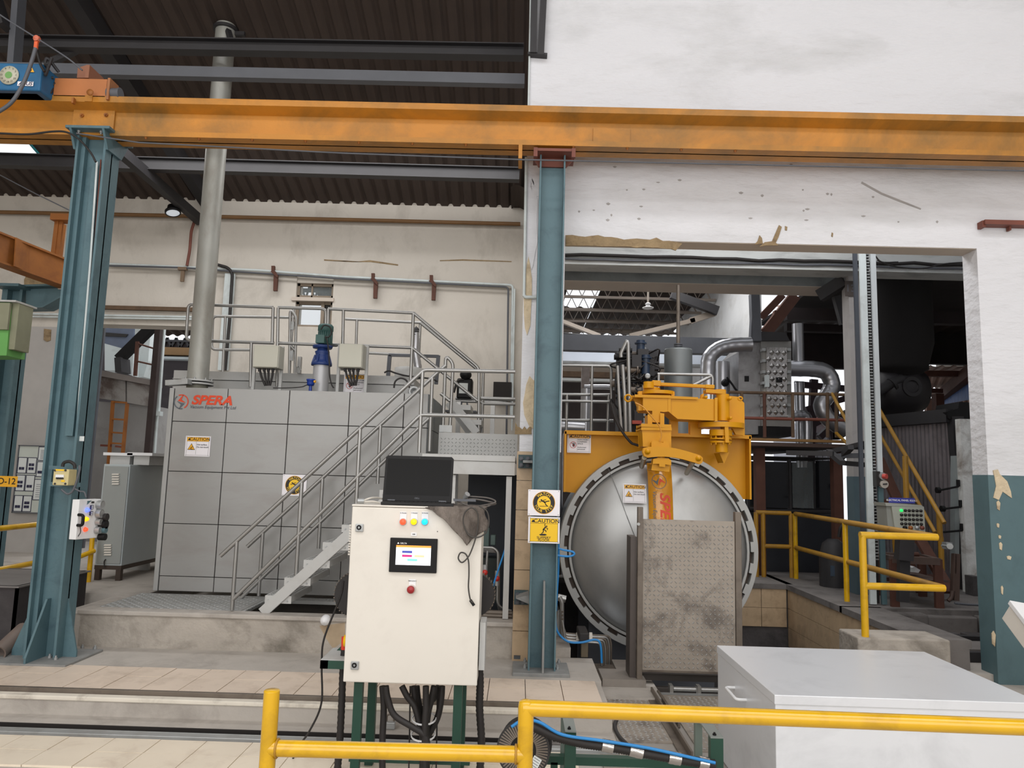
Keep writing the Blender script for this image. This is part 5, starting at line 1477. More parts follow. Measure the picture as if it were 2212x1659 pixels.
# ================================================================ MIDDLE COLUMN AND ITS SIGNS
X0, X1 = P(1150.2, 1020, 5.6).x, P(1207.9, 1020, 5.6).x
t = T('steel_column', 'teal steel column with two warning signs against the tiled pillar', 'column', ((X0 + X1) / 2, 5.65, .125))
zc = P(1197, 338, 5.6).z
m = M(); m.box(X0, X0 + .012, 5.57, 5.77, .15, zc); m.box(X1 - .012, X1, 5.57, 5.77, .15, zc); m.box(X0, X1, 5.66, 5.672, .15, zc); B(m, 'shaft', teal, t)
a, b = P(1153, 320, 5.5), P(1243, 344, 5.5)
m = M(); m.box(a.x, b.x, 5.5, 5.78, zc + .0, zc + .022); m.prism([(a.x, zc + .0), (b.x, zc), (X1 + .01, zc - .07), (X0 - .01, zc - .07)], fr((0, 5.66, 0)), 0, .02); m.box(a.x, a.x + .03, 5.49, 5.52, zc - .05, zc + .022); m.box(b.x - .03, b.x, 5.49, 5.52, zc - .05, zc + .022); B(m, 'cap_plate', rust_b, t)
m = M(); m.box(X0 - .11, X1 + .1, 5.5, 5.84, .105, .15); B(m, 'base_plate', teal_d, t, bev=.006)
m = M(); m.box(X0 - .11, X1 + .1, 5.49, 5.84, .09, .11); B(m, 'grout_bed', concrete, t)
m = M(); m.prism([(5.66, .15), (5.5, .15), (5.56, .55), (5.6, .78), (5.66, .78)], fr(((X0 + X1) / 2, 0, 0), (0, 1, 0), (0, 0, 1)), 0, .014); B(m, 'gusset', teal_d, t)
for px, py in ((1134, 1443), (1204, 1446), (1207, 1432), (1134, 1430)):
    m = M(); bolt(m, PZ(px, py, .15), (0, 0, 1), .015, .016); B(m, 'anchor_bolt', galv, t)
def wbr(y0, y1, flip):
    m = M(); m.pbox(1111 if flip else 1120, y0, 1141 if flip else 1150, y1, 5.9, .03); bk = B(m, 'wall_bracket', mat('bracket_green_%d' % y0, (66, 84, 88), .6), t)
    m = M()
    for px in (1118, 1129) if flip else (1126, 1140):
        for py in (y0 + 9, y1 - 7): bolt(m, P(px, py, 5.9), (0, -1, 0), .018, .02)
    B(m, 'bracket_bolt', iron_l, bk)
    m = M()
    if flip: m.pprism([(1114, (y0 + y1) / 2 + 2), (1143, (y0 + y1) / 2 - 6), (1143, y1 - 2)], 5.7, .2)
    else: m.pbox(1130, (y0 + y1) / 2 - 3, 1153, (y0 + y1) / 2 + 3, 5.68, .22)
    B(m, 'bracket_arm', teal_d, bk)
wbr(982, 1012, False); wbr(1275, 1307, True)
m = M(); m.pbox(1110, 1418, 1124, 1424, 5.85, .04); B(m, 'wooden_wedge', mat('dark_wedge', (78, 82, 86), .7), t)
Fs = fr(P(1175, 1086, 5.555)); sign_step(Fs, (P(1211, 1086, 5.555) - P(1142, 1086, 5.555)).x, 'watch your step sign on the teal column, upper of two', P(1175, 1059, 5.555).z - P(1175, 1115, 5.555).z)
Fs = fr(P(1175, 1145, 5.553)); sign_slip(Fs, (P(1209, 1145, 5.55) - P(1141, 1145, 5.55)).x, 'yellow slippery floor sign on the teal column, lower of two', P(1175, 1116, 5.55).z - P(1175, 1173, 5.55).z)
m = M(); m.tube(cr(L([(1206, 1185), (1218, 1188), (1237, 1192), (1240, 1198), (1228, 1202), (1204, 1200)], 5.62)), .008, 7)
m.tube(cr(L([(1207, 1175), (1206, 1230), (1203, 1280), (1201, 1320)], 5.7)), .008, 7); B(m, 'air_hose', blue_h, None, 'blue air hose looped on the edge of the sign-bearing column', 'hose')

# ================================================================ CONTROL CABINET
CYF = 3.9
a, b = P(757, 1092, CYF), P(1037, 1482, CYF)
zt_, zb_ = a.z, b.z + .01
x0, x1 = P(753, 1290, CYF).x, P(1036, 1290, CYF).x
cb = T('control_cabinet', 'cream control cabinet on a green stand carrying the laptop', 'control cabinet', ((x0 + x1) / 2, CYF + .13, 0))
m = M(); m.box(x0, x1 + .0, CYF, CYF + .26, zb_, zt_); B(m, 'body', cab_w, cb, bev=.004)
m = M(); m.box(x0 - .002, x1 + .002, CYF - .018, CYF - .002, zb_ - .006, zt_ - .004); dr = B(m, 'door', cab_w, cb, bev=.005)
m = M(); m.box(x0 - .004, x1 + .004, CYF - .02, CYF + .27, zt_ - .002, zt_ + .008); B(m, 'top_cover', cab_w, cb, bev=.003)
CF = CYF - .018
def pc(px, py, d=0): return P(px, py, CF - d)
for px, py in ((777, 1140), (767, 1437)):
    m = M(); c = pc(px, py); m.box(c.x - .02, c.x + .02, CF - .01, CF, c.z - .02, c.z + .02); lk = B(m, 'lock', galv, cb, bev=.003)
    m = M(); m.lathe(c + Vector((-.002, -.01, .002)), (0, -1, 0), [(.013, 0), (.012, .004), (.006, .004), (.006, -.002), (0, -.002)], 14); B(m, 'lock_barrel', black, lk)
for (px, mt, s_) in ((871, lamp_r, 'R PHASE'), (894.5, lamp_y, 'Y PHASE'), (918, lamp_b, 'B PHASE')):
    c = pc(px, 1119)
    Fp = fr((c.x, CF - .001, c.z))
    m = M(); m.fbox(Fp, -.0175, .0175, -.018, .032, 0, .002); pl = B(m, 'lamp_plate', white_p, cb)
    m = M(); m.text(Fp, s_, 0, .025, .0085, .003, bold=.01); B(m, 'lamp_lettering', ink, pl)
    c2 = pc(px, 1127)
    m = M(); m.lathe((c2.x, CF, c2.z), (0, -1, 0), [(.0178, 0), (.0178, .01), (.0155, .01)], 22); B(m, 'lamp_bezel', galv, cb)
    m = M(); m.lathe((c2.x, CF, c2.z), (0, -1, 0), [(.0158, .008), (.0155, .018), (.011, .023), (0, .025)], 22); B(m, 'indicator_lamp', mt, cb)
c = pc(894, 1154); Fp = fr((c.x, CF - .001, c.z))
m = M(); m.fbox(Fp, -.0145, .0145, -.0085, .0085, 0, .002); pl = B(m, 'name_tag', white_p, cb)
m = M(); m.text(Fp, 'HMI', 0, 0, .009, .003, bold=.02); B(m, 'tag_lettering', ink, pl)
# touch screen
a, b = pc(844, 1161), pc(943, 1238)
m = M(); m.box(a.x, b.x, CF - .012, CF, b.z, a.z); hm = B(m, 'touch_panel', black, cb, bev=.003)
Fp = fr((a.x, CF - .0125, b.z)); W_, H_ = b.x - a.x, a.z - b.z
m = M(); m.rect(Fp, W_ * .135, H_ * .22, W_ * .87, H_ * .79, .0008); B(m, 'screen', scr_w, hm)
m = M(); m.rect(Fp, W_ * .135, H_ * .73, W_ * .87, H_ * .79, .0012); B(m, 'screen_header', scr_a, hm)
for (u, v, mt) in ((.37, .6, scr_b), (.37, .485, scr_m), (.63, .485, scr_o), (.485, .37, scr_t)):
    m = M(); m.rect(Fp, W_ * (u - .105), H_ * (v - .033), W_ * (u + .105), H_ * (v + .033), .0014); B(m, 'screen_button', mt, hm)
m = M(); m.text(Fp, 'DELTA', W_ * .22, H_ * .845, .011, .0012, 'LEFT', .012); m.poly(Fp, [(W_ * .15, H_ * .83), (W_ * .2, H_ * .83), (W_ * .175, H_ * .88)], .0012); B(m, 'maker_lettering', white_p, hm)
# emergency stop
c = pc(891, 1260); Fp = fr((c.x, CF - .001, c.z))
m = M(); m.fbox(Fp, -.0175, .0175, -.03, .02, 0, .002); pl = B(m, 'stop_plate', white_p, cb)
m = M(); m.text(Fp, 'EMERGENCY', 0, .012, .0075, .003, bold=.01); B(m, 'stop_lettering', ink, pl)
c = pc(889, 1272)
m = M(); m.lathe((c.x, CF, c.z), (0, -1, 0), [(.0225, 0), (.0225, .012), (.018, .014)], 22); B(m, 'stop_collar', mat('pale_collar', (214, 196, 188), .4), cb)
m = M(); m.lathe((c.x, CF, c.z), (0, -1, 0), [(.012, .012), (.013, .022), (.0185, .026), (.0195, .034), (.015, .041), (0, .043)], 22); B(m, 'stop_button', mat('stop_red', (160, 40, 44), .35), cb)
m = M(); c = pc(945, 1148); m.cyl(c, c + Vector((0, -.002, 0)), .0025, 8); B(m, 'screw', ink, cb)
# louvre and fan cowl on the flank, side box
m = M()
xl_ = x0
for k in range(12): m.box(xl_ - .022, xl_, CYF + .03, CYF + .23, zt_ - .1 - k * .0135 - .008, zt_ - .1 - k * .0135)
m.box(xl_ - .012, xl_, CYF + .03, CYF + .23, zt_ - .27, zt_ - .08); B(m, 'side_louvre', cab_w, cb)
m = M(); m.pbox(1037, 1345, 1046, 1448, CYF + .03, .16); B(m, 'side_box', paintg, cb)
# green stand
legs = ((770, .02), (800, .24), (987, .02), (996, .24))
for px, dy in legs:
    q = P(px, 1560, CYF + dy)
    m = M(); m.box(q.x - .022, q.x + .022, CYF + dy, CYF + dy + .04, .0, zb_); B(m, 'leg', green_s, cb)
m = M()
xa, xb = P(735, 1645, CYF).x, P(1010, 1645, CYF).x
m.box(xa, xb, CYF + .2, CYF + .24, .03, .075); B(m, 'base_bar', green_s, cb)
m = M(); a, b = P(692, 1427, CYF + .05), P(746, 1446, CYF + .05); m.box(a.x, x0 + .02, CYF + .05, CYF + .1, b.z, a.z); m.box(a.x, a.x + .04, CYF + .05, CYF + .3, b.z, a.z); B(m, 'shelf_arm', green_s, cb)
m = M(); m.box(a.x, x0, CYF + .06, CYF + .32, a.z, a.z + .004); B(m, 'shelf_plate', paintg, cb)
m = M(); m.bar(P(716, 1424, CYF + .28), P(746, 1395, CYF + .28), .03, .04, (0, 1, 0)); B(m, 'shelf_brace', green_s, cb)
m = M(); c = P(743, 1388, CYF + .12); m.cyl(c + Vector((0, 0, -.035)), c + Vector((0, 0, .03)), .014, 12); B(m, 'red_plug', mat('plug_red', (220, 60, 36), .35), cb)
m = M(); c = P(748, 1384, CYF + .1); m.lathe(c, (-1, 0, 0), [(.03, -.03), (.03, .01), (0, .012)], 16); B(m, 'yellow_socket', sign_y, cb)
# cable glands and hoses under the cabinet
def hose(name, label, pts, r, mt=rubber, Y=CYF + .12, ribs=0, par=None, grp=None, cat='hose', n=8):
    q = cr([P(x, y, Y) if len(p_) == 2 else P(x, y, p_[2]) for p_ in pts for x, y in [p_[:2]]], 8 if not ribs else ribs)
    rr = r if not ribs else [r * (1.0 if i % 2 else .88) for i in range(len(q))]
    m = M(); m.tube(q, rr, n)
    return B(m, name, mt, par, None if par else label, None if par else cat, grp)
def below(px): return (px, 1470)
hz_ = [[(833, 1482), (838, 1510), (852, 1545), (890, 1570), (918, 1590), (925, 1625)],
       [(868, 1482), (880, 1505), (895, 1525), (905, 1560), (915, 1600), (918, 1659)],
       [(893, 1482), (897, 1520), (905, 1550), (912, 1590), (915, 1660)],
       [(900, 1482), (903, 1510), (910, 1545), (915, 1590), (912, 1660)],
       [(920, 1482), (920, 1530), (918, 1570), (918, 1660)],
       [(938, 1482), (932, 1510), (925, 1540), (921, 1580), (922, 1660)],
       [(955, 1482), (953, 1510), (945, 1550), (925, 1590), (916, 1620), (912, 1660)],
       [(948, 1482), (940, 1505), (928, 1520), (922, 1560), (922, 1660)]]
for i, q in enumerate(hz_):
    hose('hose', None, [(x, y, CYF + .05 + (i % 4) * .045) for x, y in q], .0165, rubber, par=cb)
hose('hose', None, [(826, 1482), (829, 1530), (826, 1600), (826, 1665)], .017, rubber, CYF + .1, par=cb)
for px in (886, 945): hose('thin_cable', None, [(px, 1482), (px - 1, 1560), (px - 3, 1665)], .004, rubber, CYF + .16, par=cb)
m = M()
for (px, py) in ((916, 1552), (914, 1587)):
    c = P(px, py, CYF + .12); m.ring(fr(c, (1, 0, 0), (0, 1, .2)), 0, 0, .06, .064, -.004, .004, n=20)
B(m, 'cable_tie', white_p, cb)
hose('corrugated_hose', 'black corrugated hose hanging down the left flank of the control cabinet', [(744, 1405), (741, 1440), (738, 1520), (734, 1600), (729, 1662)], .02, rubber, CYF + .16, ribs=14)
hose('corrugated_hose', 'black corrugated hose hanging down the right flank of the control cabinet', [(1033, 1410), (1037, 1470), (1036, 1530), (1040, 1600), (1037, 1662)], .021, rubber, CYF + .16, ribs=14)
hose('power_cord', 'thin black cord hanging from the landing side past the shelf arm', [(742, 1255), (735, 1290), (700, 1380), (695, 1440), (694, 1520), (668, 1580), (640, 1620), (627, 1662)], .0055, rubber, CYF + .3, cat='cord')
# fan wheel motor behind the cabinet
for px, lab in ((752, 'black round fan drum peeping out left of the control cabinet'), (1036, 'black round fan drum peeping out right of the control cabinet')):
    t = T('fan_drum', lab, 'fan', P(px, 1330, CYF + .3))
    c = P(px + (17 if px < 900 else -15), 1285, CYF + .3)
    m = M(); m.cyl(c + Vector((0, 0, 0)), c + Vector((0, .06, 0)), .12, 28); B(m, 'drum', rubber, t)
    m = M()
    for k in range(40):
        a_ = k * math.tau / 40; e = Vector((math.cos(a_), 0, math.sin(a_))); m.bar(c + e * .122 + Vector((0, .0, 0)), c + e * .122 + Vector((0, .06, 0)), .006, .008, e)
    B(m, 'rim_rib', brown_s, t)
    m = M(); m.box(c.x - .03, c.x + .03, c.y, CYF + .26, c.z - .03, c.z + .03); B(m, 'mount', iron, t)

# ---- felt cloth over the corner
ZT = zt_ + .008
def clothpt(u, v):
    return u, v
m = M()
NX, NY = 26, 20
outl = lambda u: .16 + .42 * math.exp(-((u - .56) / .25) ** 2) + (.12 if u > .85 else 0)
vs = []
ca, cbx = P(925, 1095, CF).x, P(1052, 1095, CF).x
drop = [(.0, .02), (.12, .06), (.2, .16), (.32, .28), (.45, .47), (.58, .62), (.66, .74), (.72, .62), (.85, .5), (1, .42)]
def dp(u):
    for (a0, b0), (a1, b1) in zip(drop, drop[1:]):
        if u <= a1: return b0 + (b1 - b0) * (u - a0) / (a1 - a0)
    return drop[-1][1]
for j in range(NY + 1):
    for i in range(NX + 1):
        u, v = i / NX, j / NY
        x = ca + (cbx - ca) * u
        wv = .006 * math.sin(u * 21 + v * 4) + .005 * math.sin(u * 9 - v * 7)
        if v < .3:
            s_ = v / .3
            vs.append((x, CF + .2 * (1 - s_) - .006 * s_, ZT + .006 + abs(wv) * .3))
        else:
            s_ = (v - .3) / .7
            vs.append((x + .012 * math.sin(s_ * 5 + u * 4), CF - .01 - .012 * s_ - .01 * abs(math.sin(u * 15 + s_ * 2)) * s_ + wv * s_, ZT - dp(u) * .26 * s_))
m.add(vs, [(j * (NX + 1) + i, j * (NX + 1) + i + 1, (j + 1) * (NX + 1) + i + 1, (j + 1) * (NX + 1) + i) for j in range(NY) for i in range(NX)], True)
o = B(m, 'felt_cloth', cloth_m, None, 'grey felt cloth hanging over the top right corner of the control cabinet', 'cloth')
sd = o.modifiers.new('thick', 'SOLIDIFY'); sd.thickness = .004; sd.offset = 1

# ---- laptop
LY = CYF + .12
zl = ZT + .022
xa, xb = P(828, 1035, LY).x, P(977, 1035, LY).x
lt = T('laptop', 'open black laptop with a dark screen on the control cabinet', 'laptop', ((xa + xb) / 2, CYF + .05, ZT))
ra, rb2 = P(817, 1085, CYF - .01).x, P(985, 1088, CYF - .01).x
m = M(); m.prism([(ra + .015, CYF - .02), (rb2 - .01, CYF - .02), (xb - .005, LY), (xa + .005, LY)], fr((0, 0, zl - .022), (1, 0, 0), (0, 1, 0)), 0, .017); B(m, 'base', mat('laptop_black', (28, 27, 28), .45, sp=.3), lt, bev=.004)
m = M(); m.box(xa + .02, xb - .02, CYF + .01, LY - .03, zl - .0055, zl - .003); kb = B(m, 'keyboard', ink, lt)
m = M()
for r_ in range(5):
    for k in range(14):
        x_ = xa + .025 + k * (xb - xa - .05) / 14; y_ = CYF + .015 + r_ * .015
        m.box(x_, x_ + .019, y_, y_ + .012, zl - .004, zl - .001)
B(m, 'keys', black, kb)
ztop_ = P(900, 985, LY + .05).z
nrm = Vector((0, .05, ztop_ - zl)).normalized()
Fl = fr(((xa + xb) / 2, LY, zl - .006), (1, 0, 0), nrm)
hw, hh = (xb - xa) / 2, (ztop_ - zl) / nrm.z + .006
m = M(); m.prism([(-hw, 0), (hw, 0), (hw, hh - .012), (hw - .012, hh), (-hw + .012, hh), (-hw, hh - .012)], Fl, -.008, 0); ld_ = B(m, 'lid', black, lt, bev=.002)
m = M(); m.rect(Fl, -hw + .012, hh * .14, hw - .012, hh - .018, .0008); B(m, 'screen', mat('dark_screen', (13, 12, 12), .3, sp=.15, v=.05), ld_)
m = M(); m.text(Fl, 'DELL', 0, hh * .075, .012, .001, bold=.02); B(m, 'maker_lettering', iron_l, ld_)
m = M(); m.disc(Fl, 0, hh - .01, 0, .0015, .001, n=10); B(m, 'camera_dot', iron_l, ld_)
for sx in (-1, 1):
    m = M(); m.fbox(Fl, sx * hw * .74 - .02, sx * hw * .74 + .02, -.002, .009, -.004, .004); B(m, 'hinge', iron_l, lt)
# cables and plugs beside it
t = T('cable_tangle', 'bundle of grey leads and a barrel lens on the cabinet beside the laptop', 'cable', P(1020, 1085, CYF + .08))
for k, q in enumerate(([(978, 1088), (1000, 1096), (1040, 1092), (1070, 1085), (1055, 1076), (1010, 1072)], [(975, 1094), (1010, 1100), (1045, 1096), (1062, 1088), (1040, 1080), (1000, 1080)],
          [(985, 1082), (1020, 1078), (1048, 1082), (1071, 1088), (1050, 1092)], [(980, 1078), (1005, 1090), (1030, 1096), (1052, 1098)])):
    hose('lead', None, [(x, y, CYF + .06 + .02 * math.sin(i * 1.7 + k)) for i, (x, y) in enumerate(q)], .0045, mat('grey_lead_%d' % k, (92, 86, 82), .5), par=t, n=6)
hose('hanging_loop', None, [(1035, 1093), (1052, 1105), (1056, 1130), (1048, 1152), (1030, 1161), (1012, 1155), (1001, 1130), (1004, 1108), (1018, 1097), (1030, 1105), (1033, 1125), (1028, 1160), (1018, 1190), (1010, 1205), (998, 1215), (990, 1206), (995, 1194), (1006, 1197), (1012, 1212), (1013, 1240), (1012, 1270), (1016, 1295), (1021, 1302)], .0042, mat('dark_lead', (62, 58, 54), .5), CF - .035, par=t, n=6)
m = M(); a, b = P(1016, 1296, CF - .03), P(1024, 1308, CF - .03); m.bar(a, b, .014, .012, (0, 1, 0)); B(m, 'plug', black, t)
m = M(); a, b = P(980, 1080, CYF + .05), P(1028, 1081, CYF + .05); m.bar(a, b, .025, .012); B(m, 'flat_bar', iron_l, t)
m = M(); a, b = P(1003, 1076, CYF + .07), P(1010, 1067, CYF + .05); m.cyl(a, b, .011, 12, .015); B(m, 'lens_plug', galv, t)
t = T('serial_lead', 'pale serial lead with a metal plug on the cabinet left of the laptop', 'cable', P(790, 1085, CYF + .05))
m = M(); m.cyl(P(772, 1082, CYF + .03), P(786, 1082, CYF + .04), .013, 12); B(m, 'plug', galv, t)
hose('lead', None, [(786, 1081, CYF + .04), (800, 1076, CYF + .05), (815, 1075, CYF + .1), (828, 1078, CYF + .15)], .005, mat('pale_lead', (206, 200, 190), .5), par=t)
hose('lead', None, [(786, 1084, CYF + .04), (805, 1083, CYF + .04), (820, 1086, CYF + .06)], .005, mat('pale_lead_b', (206, 200, 190), .5), par=t)

# ================================================================ NEAR YELLOW GUARD RAIL
RY = 2.6
t = T('guard_rail', 'thick glossy yellow guard rail before the silver box and reel', 'guard rail', (P(1135, 1600, RY).x, RY, 0))
r_ = .0265
pa = P(583, 1492, RY); pb = P(1138, 1525, RY); zlow = P(640, 1618, RY).z; ztop2 = P(1500, 1545, RY).z
pl_ = P(583, 1560, RY)
m = M(); m.cyl((pl_.x, RY, 0), (pl_.x, RY, pa.z), r_, 24); m.lathe((pl_.x, RY, pa.z), (0, 0, 1), [(r_, 0), (r_ * .9, .003), (0, .004)], 24); B(m, 'post', rail_y, t)
xb_ = P(1135, 1590, RY).x
zj = P(1135, 1529, RY).z
m = M(); m.cyl((xb_, RY, 0), (xb_, RY, zj), r_, 24); B(m, 'post', rail_y, t)
m = M(); m.cyl((xb_ - r_ * .4, RY, zj), (3.0, RY, zj + (P(2212, 1571, RY).z - zj) * (3.0 - xb_) / (P(2212, 1571, RY).x - xb_)), r_, 24); B(m, 'top_bar', rail_y, t)
m = M(); m.lathe((xb_, RY, zj), (0, 0, 1), [(r_, -.03), (r_ * 1.02, 0), (r_ * .9, r_ * .8), (r_ * .4, r_), (0, r_)], 20); B(m, 'corner', rail_y, t)
m = M(); m.cyl((pl_.x, RY, P(583, 1616, RY).z), (xb_, RY, P(1135, 1630, RY).z), r_, 24); B(m, 'lower_bar', rail_y, t)
m = M()
for (xx, zz, sg) in ((pl_.x + r_, P(583, 1616, RY).z, 1), (xb_ - r_, P(1135, 1630, RY).z, -1)):
    m.tube([Vector((xx + sg * .004, RY + r_ * 1.0 * math.sin(a_), zz + r_ * 1.08 * math.cos(a_))) for a_ in [k * math.tau / 24 for k in range(24)]], [.0035 + .0012 * (k % 2) for k in range(24)], 6, True)
B(m, 'weld_bead', rail_d, t)

# ================================================================ CABLE REEL, GREEN STANDS AND TAPED HOSE
t = T('cable_reel', 'black ribbed plastic cable reel standing behind the yellow rail', 'cable reel', P(1130, 1655, 3.3))
c = P(1130, 1620, 3.25)
rr = (P(1188, 1620, 3.25) - P(1130, 1620, 3.25)).x
c.z = max(c.z, rr + .004)
ax = Vector((-.12, -1, .12)).normalized()
for s_ in (0, .12):
    m = M(); o_ = c - ax * s_
    m.lathe(o_, ax, [(.028, -.006), (rr, -.006), (rr, .0), (.028, .0), (.028, -.006)], 40, True); fl = B(m, 'flange', mat('reel_black_%d' % int(s_ * 100), (36, 33, 32), .5), t)
    m = M(); u_, v_ = perp(ax)
    for k in range(54):
        a_ = k * math.tau / 54; e = u_ * math.cos(a_) + v_ * math.sin(a_); m.bar(o_ + e * .055 + ax * .002, o_ + e * (rr - .008) + ax * .002, .006, .004, ax)
    B(m, 'flange_rib', brown_s if s_ == 0 else rubber, fl)
m = M(); m.cyl(c - ax * .12, c, .06, 24); B(m, 'barrel', rubber, t)
m = M(); m.cyl(c - ax * .11, c - ax * .01, .075, 24); B(m, 'wound_cable', iron, t)
Fr_ = fr(c + ax * .006 + u_ * 0, (1, 0, 0), (0, .1, 1)); 
Fr_ = Matrix.Translation(c + ax * .008) @ fr((0, 0, 0), Vector((1, -.12, 0)), Vector((.0, .12, 1))) @ Matrix.Rotation(R(-28), 4, 'Z')
m = M(); m.rect(Fr_, .05, -.035, .085, .01, .0); B(m, 'label', paper, t)
m = M()
for k in range(4): m.stroke(Fr_, [(.054, -.028 + k * .01), (.08, -.028 + k * .01)], .002, .001)
B(m, 'label_print', iron_l, t)
# green posts with grey tops
for i, (px, pt, pg, w_) in enumerate(((1232, 1582, 1552, 23), (1549, 1595, 1562, 26))):
    Yg = 3.25
    q = P(px, pt + 40, Yg); z1 = P(px, pt, Yg).z
    t = T('green_stand', ('dark green trolley post with the taped hose clipped before it', 'dark green trolley post beside the silver box corner')[i], 'stand', (q.x, Yg + .1, 0))
    hw_ = w_ / 2 * Yg / 1600
    m = M(); m.box(q.x - hw_, q.x + hw_, Yg, Yg + .04, .0, z1); B(m, 'post', green_s, t)
    m = M(); m.box(q.x - hw_, q.x + hw_, Yg - .002, Yg + .3, z1, z1 + .006); B(m, 'cap_plate', mat('stand_grey_%d' % i, (126, 132, 128), .5, v=.1), t)
    m = M(); m.box(q.x - hw_, q.x + hw_ * .2, Yg + .27, Yg + .3, 0, z1); B(m, 'rear_post', mat('stand_green_%d' % i, (104, 116, 108), .5, v=.1), t)
    m = M(); bolt(m, (q.x - hw_ * .2, Yg + .02, z1 + .006), (0, 0, 1), .008, .006); B(m, 'bolt', black, t)
    m = M(); c = P(px - 24, pt - 30, 3.6) 
for (a, b) in (((1180, 1632), (1222, 1640)), ((1250, 1636), (1540, 1655))):
    pass
t = T('trolley_frame', 'dark green trolley bar lying between the two green posts', 'trolley', (.6, 3.45, 0))
m = M(); a, b = P(1180, 1636, 3.45), P(1560, 1655, 3.45); m.box(a.x, b.x, 3.43, 3.47, P(1400, 1655, 3.45).z, P(1400, 1637, 3.45).z); B(m, 'side_bar', green_s, t)
m = M()
for x_ in (a.x + .02, b.x - .05): m.box(x_, x_ + .03, 3.43, 3.47, 0, P(1400, 1650, 3.45).z)
B(m, 'foot', green_s, t)
hp = [(1150, 1568), (1200, 1590), (1260, 1605), (1330, 1615), (1400, 1628), (1480, 1642), (1545, 1652)]
hose('corrugated_hose', 'black corrugated hose wrapped with foil tape along the green trolley', hp, .021, rubber, 3.2, ribs=26, n=10)
for i, (u0, u1) in enumerate((((1300, 1609), (1324, 1614)), ((1360, 1619), (1388, 1626)), ((1444, 1635), (1470, 1640)), ((1510, 1646), (1530, 1650)))):
    m = M(); a, b = P(*u0, 3.2), P(*u1, 3.2); q = [a + (b - a) * k / 5 for k in range(6)]
    m.tube(q, [.0245, .0255, .0245, .0256, .0246, .0252], 10); B(m, 'foil_tape', foil, None, ('silver tape wrap on the hose nearest the reel', 'second silver tape wrap along the hose from the reel', 'third silver tape wrap along the hose from the reel', 'silver tape wrap on the hose nearest the silver box')[i], 'tape wrap', 'silver tape wraps on the hose')
hose('air_hose', 'bright blue air tube lying along the taped corrugated hose', [(1105, 1570), (1130, 1556), (1165, 1560), (1215, 1587), (1300, 1600), (1400, 1616), (1500, 1638), (1545, 1648)], .0065, blue_h, 3.18)
hose('cable', 'black cable curling on the tread plates behind the taped hose', [(1333, 1552, 4.1), (1328, 1570, 4.0), (1338, 1592, 3.9), (1362, 1616, 3.75)], .011, rubber, cat='cable')
# padlock-like clamp on the floor
t = T('floor_clamp', 'small grey steel clamp block lying in the floor recess', 'clamp', PZ(843, 1572, -.01))
c = PZ(843, 1570, 0)
m = M(); m.box(c.x - .03, c.x + .03, c.y - .02, c.y + .02, -.01, .03); B(m, 'block', galv, t, bev=.004)
m = M(); m.tube(fil([c + Vector((-.025, .01, .03)), c + Vector((-.025, .01, .07)), c + Vector((.02, .01, .07)), c + Vector((.02, .01, .03))], .03), .006, 7); B(m, 'shackle', brown_s, t)

# ================================================================ SILVER BOX AND WHITE BOX
t = T('silver_box', 'large plain silver sheet-metal box with a bar handle', 'metal box', (1.8, 4, 0))
bx0, bx1, by0, by1, bz = 1.18, 2.37, 3.49, 4.46, .6
m = M(); m.box(bx0, bx1, by0, by1, .0, bz - .002); B(m, 'body', silver, t, bev=.004)
m = M(); m.box(bx0 - .004, bx1 + .004, by0 - .004, by1 + .004, bz - .04, bz + .002); B(m, 'lid', silver, t, bev=.003)
m = M(); hy0, hy1, hz1 = 3.72, 4.02, .5
a, b = Vector((bx0, 4.12, .46)), Vector((bx0, 3.92, .455))
m.tube(fil([a, a + Vector((-.05, 0, .0)), b + Vector((-.05, 0, 0)), b], .03), .008, 8); B(m, 'handle', white_p, t)
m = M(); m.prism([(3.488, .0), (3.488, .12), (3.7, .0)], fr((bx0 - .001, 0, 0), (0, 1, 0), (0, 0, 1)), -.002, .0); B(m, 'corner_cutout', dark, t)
t = T('white_desk', 'white sloping-topped metal desk at the foot of the teal painted wall', 'desk', P(2230, 1480, 4.7))
p_, q_ = P(2172, 1322, 4.95), P(2290, 1480, 4.45)
d_ = (q_ - p_).normalized(); u_ = d_.cross(Vector((.15, .1, 1))).normalized(); n_ = u_.cross(d_).normalized()
if u_.x < 0: u_ = -u_
sh = u_ * .35
m = M(); m.bar(p_ + sh, q_ + sh, .7, .11, n_); B(m, 'flank', cab_w, t, bev=.004)
m = M(); m.bar(p_ + sh + n_ * .075 - d_ * .01, q_ + sh + n_ * .075, .72, .03, n_); B(m, 'lid', white_p, t, bev=.004)
c = (p_ + q_) / 2 + sh
m = M(); m.box(c.x - .2, c.x + .25, c.y - .1, c.y + .2, .06, c.z - .12); B(m, 'pedestal', cab_w, t)
# ================================================================ VACUUM VESSEL IN THE PIT
VY = 7.0
VC = P(1422, 1186, VY); VR = (P(1637, 1186, VY) - P(1209, 1186, VY)).x / 2
VC.y = VY
FV = fr(VC)
v = T('vacuum_vessel', 'big round grey vessel door with a toothed locking ring in the pit', 'pressure vessel', (VC.x, VY + .6, -1.3))
m = M()
m.lathe((VC.x, VY, VC.z), (0, -1, 0), [(0, .2), (VR * .2, .194), (VR * .4, .176), (VR * .58, .145), (VR * .72, .105), (VR * .82, .06), (VR * .875, .02), (VR * .895, -.03)], 72); B(m, 'dished_door', dish, v)
m = M(); m.ring(FV, 0, 0, VR * .885, VR * .91, -.02, .035, n=72); B(m, 'door_rim', ring_g, v, bev=.003)
m = M(); m.ring(FV, 0, 0, VR * .955, VR, -.12, .03, n=84); rg = B(m, 'locking_ring', ring_g, v, bev=.003)
NTH = 28
